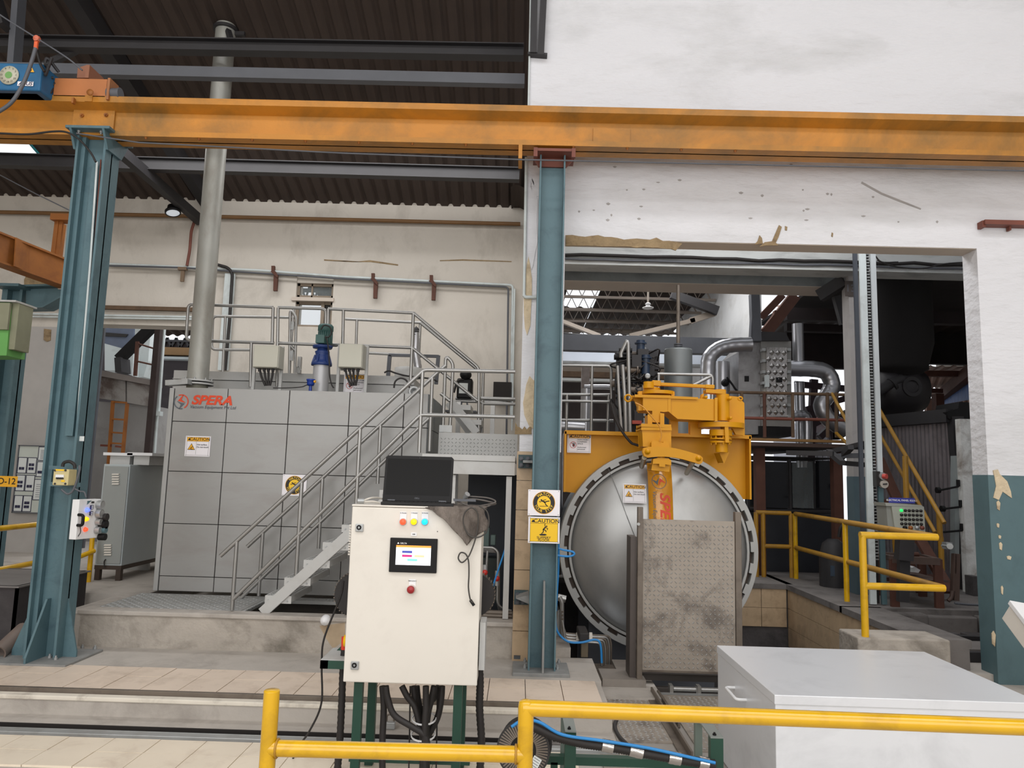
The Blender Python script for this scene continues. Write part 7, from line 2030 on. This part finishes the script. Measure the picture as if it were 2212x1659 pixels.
m = M(); m.bar(P(2066, 1196, 7.7), P(2064, 1297, 7.7), .05, .05, (0, 1, 0)); m.bar(P(2061, 1196, 7.7), P(2058, 1280, 7.7), .03, .05, (0, 1, 0)); m.tube(fil(L([(2058, 1276), (2055, 1292), (2048, 1298)], 7.68), .03), .02, 8); B(m, 'post', mat('brown_post', (92, 74, 66), .6, v=.2), t)
m = M(); m.pbox(2044, 1172, 2058, 1187, 7.66, .08); m.cyl(P(2052, 1180, 7.66), P(2052, 1180, 7.6), .03, 12); m.cyl(P(2034, 1178, 7.66), P(2046, 1180, 7.66), .012); B(m, 'limit_switch', galv, t)
m = M(); m.tube(L([(2062, 1303), (2090, 1306), (2140, 1308)], 7.5), .012, 6); B(m, 'floor_pipe', iron_l, None, 'thin grey pipe lying on the walkway behind the painted wall', 'pipe')

# corrugated kiln, damaged white wall
t = T('kiln', 'corrugated grey kiln cladding with black spring handles', 'kiln', P(2000, 1240, 9.3))
k0, k1 = P(1880, 905, 10.6), P(2052, 900, 9.1)
m = M(); u_ = Vector((P(2052, 900, 9.1).x - P(1888, 920, 10.6).x, -1.5, 0)); o_ = Vector((P(1888, 920, 10.6).x, 10.6, .35)); corr(m, o_, u_, (0, 0, 1), u_.length, P(2040, 905, 9.1).z - .35, .075, .012, 6); B(m, 'cladding', corr_m, t)
m = M(); m.bar(P(1890, 912, 10.5), P(2056, 898, 9.05), .16, .16); B(m, 'top_rail', iron, t)
m = M(); a = P(2056, 900, 9.05); b = P(2098, 1240, 9.0); m.bar((a.x + .04, 9.05, a.z), (a.x + .1, 9.05, .35), .14, .12, (0, 1, 0)); B(m, 'corner_post', iron, t)
m = M(); m.bar(P(2063, 985, 8.95), P(2062, 1240, 8.95), .05, .1, (0, 1, 0)); B(m, 'door_edge', mat('pale_edge', (150, 158, 158), .5, v=.15), t)
for (x0, y0, x1, y1) in ((2030, 1059, 2070, 1051), (2040, 1099, 2075, 1095), (2032, 1150, 2078, 1146)):
    m = M(); a, b = P(x0, y0, 8.8), P(x1, y1, 8.85); m.cyl(a, b, .012, 8); m.cyl(b, b + Vector((0, 0, .08)), .02, 8); m.cyl(a, a - Vector((.04, 0, 0)), .035, 12); B(m, 'spring_handle', black, t)
m = M(); a, b = P(2064, 900, 8.8), P(2125, 1255, 8.8); m.box(P(2078, 1000, 8.8).x, 7.5, 8.8, 8.9, .35, P(2085, 905, 8.8).z); S(m, 'wall_damaged', mat('flaking_whitewash', (228, 229, 226), .9, v=.12, s=4, b=.6, bs=14, d=(120, 100, 84), da=.75, ds=2.4, lo=.52, hi=.68))
m = M(); a, b = P(2095, 1244, 8.6), P(2112, 1262, 8.6); m.box(a.x, b.x, 8.55, 8.7, .35, a.z); B(m, 'small_box', sootcon, None, 'dark stone block at the foot of the flaking white wall', 'stone')
m = M(); m.pprism([(2045, 890), (2070, 882), (2072, 868), (2106, 870), (2106, 905), (2050, 905)], 9.0, .5); B(m, 'kiln_top_box', black, None, 'black box on top of the kiln beside the flaking wall', 'box')
# stair of the kiln
t = T('kiln_stair', 'brown steel kiln stair with dull yellow handrails', 'staircase', P(1990, 1280, 8.6))
m = M(); m.cyl(P(1892, 872, 9.4), P(2040, 1130, 8.2), .024); B(m, 'handrail', rail_d, t)
m = M(); m.cyl(P(1893, 925, 9.5), P(2020, 1150, 8.3), .02); B(m, 'mid_rail', rail_d, t)
m = M(); m.bar(P(1898, 990, 9.3), P(1938, 1080, 8.9), .12, .04); m.bar(P(1990, 1170, 8.6), P(2053, 1280, 8.1), .12, .04); m.bar(P(1910, 1080, 8.9), P(1990, 1280, 8.5), .12, .04); B(m, 'stringer', rust, t)
for px, y0, y1 in ((1955, 985, 1080), (2028, 1110, 1160), (2032, 1160, 1245), (1933, 1165, 1195)):
    m = M(); m.cyl(P(px, y0, 8.5), P(px + 3, y1, 8.5), .03); B(m, 'post', rail_d, t)
for k in range(5):
    m = M(); a = P(1905 + k * 14, 1090 + k * 38, 8.8); b = P(1960 + k * 16, 1094 + k * 38, 8.7); m.bar(a, b, .2, .03); B(m, 'tread', rust, t)

# glass cabin
t = T('glass_cabin', 'dark glazed operator cabin under the brown mezzanine', 'cabin', P(1710, 1240, 10.4))
Yg = 10.3
m = M(); m.pprism([(1612, 1106), (1806, 1112), (1808, 1236), (1612, 1240)], Yg, .06); B(m, 'lower_panel', mat('cabin_panel', (42, 44, 50), .4, v=.15), t)
m = M()
for (x0, y0, x1, y1) in ((1616, 992, 1802, 996), (1615, 1098, 1806, 1108)): m.pbox(x0, y0, x1, y1, Yg - .03, .1)
for x0, x1 in ((1615, 1619), (1704, 1711), (1758, 1762), (1799, 1804)): m.pbox(x0, 992, x1, 1100, Yg - .02, .08)
B(m, 'frame', iron, t)
for x0, x1, mt in ((1619, 1704, smoke_g), (1711, 1758, clear_g), (1762, 1799, smoke_g)):
    m = M(); m.pbox(x0, 996, x1, 1098, Yg, .01); B(m, 'glazing', mt, t)
m = M(); m.pbox(1612, 984, 1806, 992, Yg - .05, 1.6); B(m, 'roof', iron, t)
m = M(); m.pbox(1610, 996, 1806, 1240, Yg + 1.5, .05); B(m, 'back_panel', mat('cabin_dark', (38, 38, 42), .7, v=.3), t)
m = M(); m.pbox(1735, 1020, 1756, 1100, Yg + .6, .4); m.pbox(1630, 1030, 1690, 1100, Yg + .8, .4); B(m, 'cubicle', iron, t)
t = T('floor_pump', 'soot-dark pump unit standing at the cabin end of the walkway', 'pump', P(1812, 1250, 9.0))
m = M(); a = P(1800, 1200, 9.0); m.lathe((a.x, 9.0, .35), (0, 0, 1), [(.16, 0), (.16, .35), (.12, .5), (.06, .55), (0, .55)], 16); m.pbox(1795, 1215, 1838, 1250, 8.9, .2); B(m, 'body', iron, t)
m = M(); m.tube(cr(L([(1812, 1160), (1816, 1140), (1825, 1135), (1830, 1165)], 9.0)), .02, 7); B(m, 'hose', rubber, t)
m = M(); m.pbox(1795, 1222, 1810, 1245, 8.85, .08); B(m, 'blue_part', mat('grey_blue', (70, 84, 100), .5), t)

# mezzanine with brown rails
mz = T('mezzanine', 'brown-tan mezzanine deck with rusty guard rails over the glass cabin', 'mezzanine', P(1720, 960, 9.6))
Ym = 9.6
m = M(); m.pbox(1600, 945, 1832, 957, Ym, .1); B(m, 'edge_beam', mat('tan_edge', (140, 104, 58), .6, v=.15), mz)
m = M(); a, b = P(1600, 957, Ym), P(1832, 968, Ym); m.box(a.x, b.x, Ym + .02, 12.5, b.z, a.z + .02); B(m, 'deck', mat('brown_deck', (76, 58, 50), .7), mz)
for y_ in (847, 902):
    m = M(); m.cyl(P(1575, y_, Ym), P(1830, y_ + 6, Ym), .02); B(m, 'rail', rust_b if y_ > 850 else wood_b, mz)
for px in (1602, 1651, 1712, 1787, 1806):
    m = M(); m.cyl(P(px, 848, Ym), P(px + 1, 945, Ym), .022); B(m, 'post', wood_b if px != 1651 else rust, mz)
m = M(); m.cyl(P(1797, 850, Ym), P(1830, 912, 9.2), .02); m.cyl(P(1806, 935, Ym), P(1832, 960, 9.3), .02); B(m, 'stair_rail', rail_d, mz)
for px in (1640, 1806):
    m = M(); a = P(px, 968, Ym + .3); m.box(a.x - .06, a.x + .06, Ym + .25, Ym + .37, .34, a.z); B(m, 'support_post', rust, mz)
t = T('pipe_bracket_rack', 'dark pipe brackets reaching from the mezzanine to the chain post', 'pipe rack', P(1840, 990, 8.0))
for (p, q) in (((1800, 975), (1868, 958)), ((1800, 985), (1868, 984)), ((1790, 975), (1820, 1000)), ((1820, 1000), (1868, 1004)), ((1700, 978), (1800, 980)), ((1815, 990), (1838, 966)), ((1838, 966), (1868, 966))):
    m = M(); m.bar(P(*p, 8.1), P(*q, 7.8), .06, .05); B(m, 'arm', iron if p[1] != 985 else iron_l, t)

# quilted heater casing, ducts
t = T('heater_casing', 'tall quilted foil heater casing on the mezzanine', 'heater', P(1650, 930, 10.4))
m = M(); m.pprism([(1596, 760), (1620, 735), (1644, 722), (1644, 938), (1594, 938)], 10.3, .9); B(m, 'side_jacket', quilt, t)
m = M(); m.pprism([(1644, 736), (1709, 737), (1710, 922), (1645, 922)], 10.25, .9); B(m, 'front_jacket', mat('quilted_front', (150, 148, 144), .4, m=.5, v=.2), t)
m = M(); m.pprism([(1656, 750), (1700, 751), (1700, 900), (1657, 900)], 10.17, .08); fp = B(m, 'bright_panel', foil, t)
Fq = fr((P(1678, 826, 10.17).x, 10.165, P(1678, 826, 10.17).z))
for i in range(3):
    for j in range(10):
        x_ = (i - 1) * .085 + (.042 if j % 2 else 0) - .02; z_ = (j - 4.5) * .092
        m = M(); m.add([Fq @ Vector(q_) for q_ in ((x_ - .038, z_, 0), (x_, z_ - .042, 0), (x_ + .038, z_, 0), (x_, z_ + .042, 0), (x_, z_, .02))], [(0, 1, 4), (1, 2, 4), (2, 3, 4), (3, 0, 4)]); B(m, 'quilt_diamond', foil, fp)
for k in range(7):
    for px in (1650, 1705):
        m = M(); m.pbox(px - 3, 752 + k * 24, px + 4, 758 + k * 24, 10.14, .1); B(m, 'latch', galv, t)
m = M(); m.pprism([(1640, 716), (1697, 718), (1706, 736), (1644, 736)], 10.2, .9); B(m, 'hood', iron, t)
m = M(); m.pbox(1640, 920, 1712, 943, 10.25, .6); B(m, 'plinth', black, t)
m = M(); m.pbox(1654, 810, 1662, 836, 10.1, .06); B(m, 'control_unit', zinc_w, t)
m = M(); m.pbox(1677, 815, 1690, 826, 10.15, .03); m.pbox(1609, 812, 1618, 824, 10.28, .03); B(m, 'tag', black, t)
m = M(); m.bar(P(1633, 738, 10.2), P(1629, 636, 10.2), .12, .12, (0, 1, 0)); m.bar(P(1628, 638, 10.2), P(1623, 735, 10.2), .05, .1, (0, 1, 0)); B(m, 'steel_post', iron_l, None, 'grey steel post rising from the quilted heater casing', 'steel post')
def duct(label, pts, r, Y, n=18, rib=True, k=8):
    q = cr([P(a_[0], a_[1], a_[2] if len(a_) > 2 else Y) for a_ in pts], k)
    rr = [r * (1 if (i % 4) else 1.03) for i in range(len(q))] if rib else r
    m = M(); m.tube(q, rr, n); return B(m, 'duct', duct_m, None, label, 'duct')
duct('ribbed silver elbow duct leading into the quilted casing', [(1529, 870), (1529, 800), (1533, 772), (1552, 754), (1580, 746), (1622, 744)], .1, 10.0)
duct('silver duct bending down on the far side of the quilted casing', [(1700, 796), (1755, 797), (1785, 805), (1797, 830), (1790, 850), (1775, 875), (1790, 905), (1830, 930)], .115, 10.6)
duct('straight vertical silver duct above the bending one', [(1723, 700), (1724, 740), (1725, 800)], .08, 10.62, rib=False)
duct('lower vertical silver duct beyond the mezzanine rail', [(1726, 825), (1727, 845), (1732, 1010)], .075, 11.2, rib=False)
duct('short horizontal silver duct at the casing foot', [(1706, 900), (1728, 898), (1742, 905), (1743, 960)], .08, 11.0)
t = T('filter_cylinder', 'bright metal filter cylinder with a dark knob by the elbow duct', 'filter', P(1560, 870, 10.6))
m = M(); c = P(1560, 782, 10.5); c2 = P(1560, 850, 10.5); m.cyl((c.x, 10.5, c2.z - .2), (c.x, 10.5, c.z), .105, 22); B(m, 'body', duct_m, t)
m = M(); m.lathe(P(1566, 827, 10.38), (0, -1, 0), [(.05, -.02), (.055, .02), (.03, .06), (0, .065)], 14); B(m, 'knob', black, t)
m = M(); m.tube(cr(L([(1570, 815), (1580, 828), (1590, 842), (1596, 845)], 10.35)), .014, 6); B(m, 'cable', black, t)

# tank and valve cluster above the vessel
t = T('grey_tank', 'grey upright tank with a slim stem behind the yellow davit', 'tank', P(1465, 860, 8.4))
c = P(1465, 755, 8.4); r_ = (P(1495, 800, 8.4) - P(1435, 800, 8.4)).x / 2
m = M(); zb_ = VC.z + VR * .89; m.lathe((c.x, 8.4, zb_), (0, 0, 1), [(r_, 0), (r_, c.z - zb_ - .02), (r_ * .97, c.z - zb_), (0, c.z - zb_ + .01)], 30); B(m, 'body', mat('tank_grey', (116, 120, 120), .4, m=.35, v=.08, s=3), t)
m = M(); m.cyl((c.x, 8.4, c.z), (c.x, 8.4, P(1467, 616, 8.4).z), .021, 14); B(m, 'stem', brown_s, t)
m = M(); m.cyl((c.x, 8.4, c.z + .0), (c.x, 8.4, c.z + .035), .035, 14); m.cyl((c.x, 8.4, c.z + .035), (c.x, 8.4, c.z + .045), .05, 16); m.cyl((c.x, 8.4, c.z + .055), (c.x, 8.4, c.z + .065), .05, 16); B(m, 'stem_flange', iron_l, t)
t = T('valve_cluster', 'dense dark cluster of valves, hoses and gauges beside the grey tank', 'valve cluster', P(1370, 935, 8.1))
vb = mat('valve_navy', (34, 52, 76), .4, v=.2)
for i in range(96):
    c = P(1374 + rnd.uniform(-36, 42), 822 + rnd.uniform(-66, 90), 8.1 + rnd.uniform(-.1, .25))
    m = M()
    s_ = rnd.uniform(.03, .07)
    if i % 3 == 0: m.box(c.x - s_, c.x + s_, c.y - s_, c.y + s_, c.z - s_ * 1.3, c.z + s_ * 1.3)
    elif i % 3 == 1: m.cyl(c - Vector((0, 0, s_ * 1.6)), c + Vector((0, 0, s_ * 1.6)), s_ * .7, 12); m.cyl(c + Vector((0, 0, s_)), c + Vector((0, 0, s_ * 1.2)), s_, 12)
    else: m.cyl(c - Vector((s_ * 1.6, 0, 0)), c + Vector((s_ * 1.6, 0, 0)), s_ * .6, 12); m.cyl(c + Vector((s_, 0, 0)), c + Vector((s_ * 1.2, 0, 0)), s_, 12)
    B(m, 'valve', (iron, vb, black, iron, galv, brown_s)[i % 6], t)
for i in range(24):
    c = P(1370 + rnd.uniform(-30, 36), 820 + rnd.uniform(-40, 60), 8.05)
    m = M(); m.tube(cr([c + Vector((rnd.uniform(-.15, .15), rnd.uniform(-.1, .1), rnd.uniform(-.2, .2))) for _ in range(4)]), .009, 6); B(m, 'hose', rubber, t)
m = M(); m.lathe(P(1399, 812, 7.95), (-.1, -1, .1), [(.028, -.03), (.03, 0), (.026, .004), (0, .004)], 18); B(m, 'gauge', galv, t)
for i, (px, y0, y1) in enumerate(((1336, 765, 930), (1346, 770, 930), (1385, 880, 935), (1370, 860, 935))):
    m = M(); a, b = P(px, y0, 8.2), P(px + 2, y1, 8.2); m.cyl((a.x, 8.2, VC.z + VR * .9), (a.x, 8.2, a.z), .028, 10); B(m, 'riser', iron_l if i < 2 else black, t)
m = M(); m.pbox(1366, 908, 1386, 916, 7.95, .05); B(m, 'red_label', mat('dull_red_label', (176, 72, 56), .5), t)
m = M(); m.pbox(1362, 870, 1390, 934, 8.0, .3); B(m, 'black_cabinet', black, t)
m = M(); m.pbox(1342, 772, 1412, 934, 8.42, .03); B(m, 'back_plate', iron, t)
t = T('hoop_rail', 'tall stainless hoop ladder rail beside the valve cluster', 'handrail', P(1350, 935, 7.9))
rt(t, 'hoop', [(1342, 772), (1341, 764), (1354, 736), (1357, 742), (1362, 975)], 7.9, .02, .03); rt(t, 'stile', [(1334, 790), (1338, 868), (1343, 932)], 7.8); rt(t, 'stile', [(1345, 788), (1350, 865), (1352, 932)], 7.8, .02)
t = T('guard_rail', 'stainless guard rail on the platform by the valve cluster', 'guard rail', P(1270, 935, 8.4))
rt(t, 'loop', [(1210, 789), (1320, 791), (1321, 868), (1210, 866)], 8.3); rt(t, 'post', [(1279, 790), (1277, 935)], 8.3)
rt(t, 'bar', [(1210, 852), (1320, 853)], 8.4); rt(t, 'bar', [(1210, 907), (1325, 909)], 8.4); rt(t, 'post', [(1225, 852), (1223, 935)], 8.4); rt(t, 'post', [(1315, 853), (1312, 935)], 8.4)
t = T('guard_rail', 'small stainless rail behind the davit before the grey tank', 'guard rail', P(1480, 860, 7.9))
rt(t, 'top_rail', [(1420, 808), (1540, 810), (1538, 870)], 7.9); rt(t, 'post', [(1423, 808), (1419, 985)], 7.9); rt(t, 'post', [(1538, 860), (1536, 990)], 7.9); rt(t, 'brace', [(1538, 812), (1498, 832)], 7.9)
duct('insulated silver pipe lying low behind the yellow frame corner', [(1198, 1240), (1200, 1000), (1201, 940), (1208, 923), (1230, 922), (1262, 924)], .09, 8.9, rib=False)
duct('vertical bare silver pipe by the far platform', [(1267, 840), (1266, 900), (1262, 1000), (1250, 1235)], .07, 9.4, rib=False)
duct('horizontal silver pipe at mid height beyond the platform rail', [(1262, 836), (1310, 836), (1340, 838), (1410, 840)], .04, 10.9, rib=False)
m = M(); a = P(1265, 795, 11); m.bar(a, (a.x, 11, .2), .12, .12, (0, 1, 0)); B(m, 'steel_post', mat('flaked_post', (150, 140, 136), .8, v=.3, s=12), None, 'flaking pale post beyond the stainless platform rail', 'steel post')

# ================================================================ FAR END OF THE REAR BAY
YF = 18.5
m = M(); m.box(.3, 3.7, YF, YF + .2, .2, 4.5); S(m, 'wall_rear', mat('far_dark_wall', (72, 64, 62), .9, v=.35, s=2))
m = M(); m.box(3.62, 3.8, 11.6, 17.2, 2.6, 5.3); S(m, 'wall_bay', mat('bright_whitewash', (214, 214, 214), .9, v=.08, s=2, d=(170, 166, 160), da=.6, ds=1.5, b=.4, bs=6))
bm('trim_30', 1180, 1602, 726, 760, 1400, 12.0, .2, iron_l)
bm('trim_31', 1180, 1600, 752, 786, 1400, 13.0, .1, mat('pale_blue_wall', (206, 214, 226), .8, v=.05))
bm('trim_32', 1180, 1600, 784, 789, 1400, 12.6, .2, galv)
bm('trim_33', 1180, 1440, 794, 800, 1300, 12.8, .2, soffit_m)
bm('trim_34', 1180, 1440, 802, 815, 1300, 13.5, .2, wood_b)
bm('trim_35', 1180, 1440, 816, 824, 1300, 14, .2, pale_con)
m = M(); m.tube(cr(L([(1190, 718), (1260, 724), (1330, 727), (1400, 728), (1480, 733), (1600, 738)], 12.03)), .02, 6); B(m, 'cable_run', ink, None, 'black cable lying along the grey girder of the far bay', 'cable')
zr = 5.25
jm = mat('joist_grey', (150, 138, 128), .6, v=.12)
def roofpart(x0, x1, y0, y1, name):
    m = M(); corr(m, (x0, y0, zr), (1, 0, 0), (0, 1, 0), x1 - x0, y1 - y0, .3, .03); S(m, name, roof_m)
sA, sB = P(1228, 626, 14.0).x, P(1302, 626, 14.0).x
roofpart(-.2, sA, 9.2, 19, 'ceiling_bay'); roofpart(sB, 3.8, 9.2, 19, 'ceiling_bay_2'); roofpart(sA, sB, 9.2, 13.4, 'ceiling_bay_3'); roofpart(sA, sB, 16.0, 19, 'ceiling_bay_4')
for i in range(5):
    Y_ = 13.6 + i * 1.1
    t = T('roof_truss', ('lattice roof joist nearest to the opening under the brown far roof', 'second lattice roof joist counted from the opening', 'middle one of the five lattice roof joists', 'fourth lattice roof joist counted from the opening', 'lattice roof joist nearest to the far end wall')[i], 'roof truss', (1.7, Y_, 4.85), 'lattice joists of the far bay')
    m = M(); m.bar((.0, Y_, 5.17), (3.6, Y_, 5.17), .05, .045); B(m, 'top_chord', jm, t)
    m = M(); m.bar((.0, Y_, 4.9), (3.6, Y_, 4.9), .05, .045); B(m, 'bottom_chord', jm, t)
    m = M(); m.tube([(.02 + k * .12, Y_, 4.91 if k % 2 else 5.16) for k in range(30)], .018, 5); B(m, 'web', jm, t)
m = M(); m.bar(P(1190, 685, 12.2), P(1296, 726, 12.2), .1, .06); B(m, 'roof_brace', soffit_m, None, 'pale diagonal brace meeting the grey girder near the bright rooflight', 'brace')
m = M(); m.bar(P(1360, 726, 12.2), P(1500, 692, 12.2), .1, .07); m.bar(P(1490, 694, 12.2), P(1545, 676, 12.2), .1, .1); B(m, 'roof_brace', mat('tan_brace', (150, 138, 126), .6), None, 'pale diagonal brace rising to the whitewashed side wall', 'brace')
m = M(); m.bar(P(1450, 636, 12.1), P(1550, 672, 12.1), .12, .14); B(m, 'roof_brace', iron, None, 'dark rafter end falling to the whitewashed side wall', 'brace')
t = T('pendant_lamp', 'white pendant bay lamp hanging below the far lattice joists', 'lamp', P(1400, 667, 11))
a, b = P(1400, 632, 11), P(1399, 655, 11)
m = M(); m.cyl((a.x, 11, b.z), (a.x, 11, zr), .015, 8); B(m, 'stem', soffit_m, t)
m = M(); m.lathe((a.x, 11, P(1400, 667, 11).z), (0, 0, 1), [(0, 0), (.07, .0), (.085, .01), (.085, .018), (.04, .035), (.025, .06), (.045, .07), (.03, .09), (0, .1)], 20); B(m, 'shade', white_p, t)
# roof over the right-hand part
m = M(); corr(m, (4.55, 10.6, 4.7), (1, 0, 0), (0, 1, -.08), 5, 5.5, .3, .03); S(m, 'ceiling_right', roof_m)
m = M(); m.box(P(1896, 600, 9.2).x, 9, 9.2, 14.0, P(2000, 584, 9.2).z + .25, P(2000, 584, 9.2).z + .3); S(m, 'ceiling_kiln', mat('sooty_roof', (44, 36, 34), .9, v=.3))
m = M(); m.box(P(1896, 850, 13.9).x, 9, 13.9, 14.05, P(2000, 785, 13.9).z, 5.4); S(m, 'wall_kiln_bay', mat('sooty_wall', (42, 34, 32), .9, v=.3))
m = M(); m.bar(P(1716, 640, 11.0), P(1655, 718, 11.0), .14, .16); m.bar(P(1690, 638, 10.8), P(1645, 685, 10.8), .08, .1); m.bar(P(1670, 678, 11), P(1690, 684, 11), .1, .1); S(m, 'trim_40', rust)
for (y0, y1, Y_) in ((666, 692, 11.5), (700, 716, 12.5), (716, 795, 13.5)):
    m = M(); a, b = P(1700, y0, Y_), P(1850, y1, Y_); m.box(a.x, 7, Y_, Y_ + .15, P(1770, y1, Y_).z, P(1770, y0, Y_).z); S(m, 'trim_%d' % (41 + int(Y_)), mat('roof_steel_%d' % y0, (48, 38, 38), .8, v=.3))
m = M(); corr(m, P(1705, 668, 13.0), (1, 0, 0), (0, 1, .3), 3, .9, .22, .03); S(m, 'ceiling_awning', pink_r)
# fan, duct and hopper in the kiln bay
t = T('exhaust_fan', 'black exhaust fan volute hanging in the dark kiln bay', 'fan', P(1940, 880, 10.6))
c = P(1957, 838, 10.4)
m = M(); m.lathe((P(1935, 850, 10.6).x, 10.6, c.z - .02), (1, 0, 0), [(0, -.3), (.3, -.3), (.36, -.15), (.36, .15), (.28, .36), (0, .38)], 26); B(m, 'volute', mat('soot_black', (40, 37, 40), .45, v=.2), t)
m = M(); m.lathe(c + Vector((0, -.12, 0)), (.1, -1, 0), [(.1, -.1), (.1, .02), (.14, .02), (.14, .05), (.09, .05), (.09, -.1), (0, -.1)], 24, True); B(m, 'inlet', iron, t)
m = M(); m.tube(cr(L([(1890, 850), (1910, 838), (1930, 826), (1950, 818)], 10.3)), .07, 12); m.cyl(P(1925, 832, 10.3), P(1930, 829, 10.3), .1, 16); B(m, 'branch_pipe', iron, t)
m = M(); a = P(1935, 790, 10.6); m.lathe((a.x, 10.6, P(1940, 805, 10.6).z), (0, 0, 1), [(.3, -.1), (.36, 0), (.42, .03), (.42, .08), (.5, .4), (.5, 1.6)], 26); B(m, 'hood', mat('soot_hood', (20, 16, 16), .8, v=.2), t)
m = M(); m.pprism([(1886, 858), (1966, 860), (2004, 915), (1886, 925)], 10.8, .6); B(m, 'hopper', mat('louvred_black', (36, 32, 34), .6, v=.2), t)
for k in range(5):
    m = M(); m.bar(P(1890, 872 + k * 9, 10.78), P(1972 + k * 6, 872 + k * 9, 10.78), .02, .012); B(m, 'hopper_rib', iron, t)
# awnings and coloured sheets beyond
t = T('awning', 'pinkish corrugated awning with dark purlins beyond the kiln', 'awning', P(2040, 850, 13))
for k, (pts, Y_) in enumerate((([(1978, 792), (2106, 792), (2080, 805), (1966, 803)], 12.6), ([(1968, 812), (2064, 814), (2036, 840), (1985, 838)], 13.2), ([(1984, 848), (2022, 850), (2008, 860), (1978, 858)], 14))):
    a, b, c_, d2 = [P(x, y, Y_ + (0 if i < 2 else 1.4)) for i, (x, y) in enumerate(pts)]
    m = M(); n_ = 24
    vs = []
    for i in range(n_ + 1):
        f_ = i / n_; w2 = .03 * max(0, math.sin(f_ * math.tau * 5))
        vs += [a + (b - a) * f_ + Vector((0, 0, w2)), d2 + (c_ - d2) * f_ + Vector((0, 0, w2))]
    m.add(vs, [(2 * i, 2 * i + 2, 2 * i + 3, 2 * i + 1) for i in range(n_)]); B(m, 'sheet', pink_r, t)
m = M(); m.bar(P(1966, 807, 12.8), P(2075, 808, 12.8), .1, .1); B(m, 'purlin', rust, t)
m = M(); m.bar(P(1985, 843, 13.6), P(2034, 845, 13.6), .1, .08); B(m, 'purlin', rust, t)
m = M(); m.bar(P(2106, 796, 12.0), P(2030, 860, 14.5), .16, .2); B(m, 'rafter', rust, t)
t = T('sheeted_fence', 'blue and red sheeted side screen above a brown timber frame', 'screen', P(2070, 880, 12.5))
a, b = P(2034, 862, 14.4), P(2112, 846, 12.2)
n_ = 10
for k in range(n_):
    f0, f1 = k / n_, (k + .96) / n_
    p0, p1 = a + (b - a) * f0, a + (b - a) * f1
    h0 = .05 + .55 * f0
    m = M(); m.add([p0 + Vector((0, 0, -.12)), p1 + Vector((0, 0, -.12)), p1 + Vector((0, 0, h0 + .05)), p0 + Vector((0, 0, h0)), p0 + Vector((.02, .03, -.12)), p1 + Vector((.02, .03, -.12)), p1 + Vector((.02, .03, h0 + .05)), p0 + Vector((.02, .03, h0))], M.BF); B(m, 'sheet', red_c if k > 7 else blue_c, t)
m = M()
for dz in (-.14, -.36): m.bar(a + Vector((0, 0, dz)), b + Vector((0, 0, dz)), .05, .05)
B(m, 'frame_rail', rust, t)
for k in range(9):
    p0 = a + (b - a) * (k / 8); m = M(); m.bar(p0 + Vector((0, .05, -.65)), p0 + Vector((0, .05, -.12)), .09, .03); B(m, 'slat', pink_r, t)
m = M(); a, b = P(2001, 860, 13.8), P(2016, 930, 13.8); m.box(a.x, b.x, 13.8, 13.88, .35, a.z); B(m, 'pink_post', pink_r, None, 'pinkish sheet post beside the black hopper', 'steel post')
m = M(); a, b = P(2022, 850, 13.0), P(2042, 915, 13.0); m.box(a.x, b.x, 13.0, 13.15, .35, a.z); B(m, 'steel_post', rust, None, 'dark rusty post between awning and blue sheets', 'steel post')
m = M(); m.pbox(1984, 1250 - 390, 1996, 930, 15, .3); B(m, 'cream_block', soffit_m, None, 'cream gable block glimpsed past the black hopper', 'building')
# house beyond the mezzanine
t = T('shed_house', 'small white gabled shed with a red roof edge beyond the mezzanine', 'building', P(1770, 960, 17))
m = M(); q_ = L([(1735, 925), (1768, 905), (1796, 922)], 17); m.prism([(q_[0].x, .2), (q_[2].x, .2), (q_[2].x, q_[2].z), (q_[1].x, q_[1].z), (q_[0].x, q_[0].z)], fr((0, 17, 0)), -2, 0); B(m, 'wall', mat('shed_white', (204, 206, 216), .8, v=.1), t)
m = M(); m.bar(P(1733, 926, 16.9), P(1768, 904, 16.9), .2, .08); m.bar(P(1768, 904, 16.9), P(1798, 922, 16.9), .2, .08); B(m, 'roof_edge', red_c, t)
for k in range(5):
    m = M(); m.pbox(1740 + k * 12, 935, 1742 + k * 12, 1000, 16.95, .03); B(m, 'wall_batten', iron_l, t)
t = T('outer_frame', 'dark bolted steel frame standing outdoors behind the ducts', 'steel frame', P(1760, 960, 13))
for (p, q) in (((1758, 820), (1740, 1240)), ((1780, 830), (1800, 950)), ((1800, 820), (1805, 950)), ((1720, 830), (1830, 840)), ((1740, 925), (1800, 895)), ((1740, 885), (1830, 860)), ((1830, 890), (1770, 945))):
    m = M(); m.bar(P(*p, 13), P(*q, 13), .12, .1, (0, 1, 0) if abs(p[0] - q[0]) < 25 else (0, 0, 1)); B(m, 'member', mat('plum_steel_%d_%d' % p, (62, 46, 54), .6, v=.2), t)
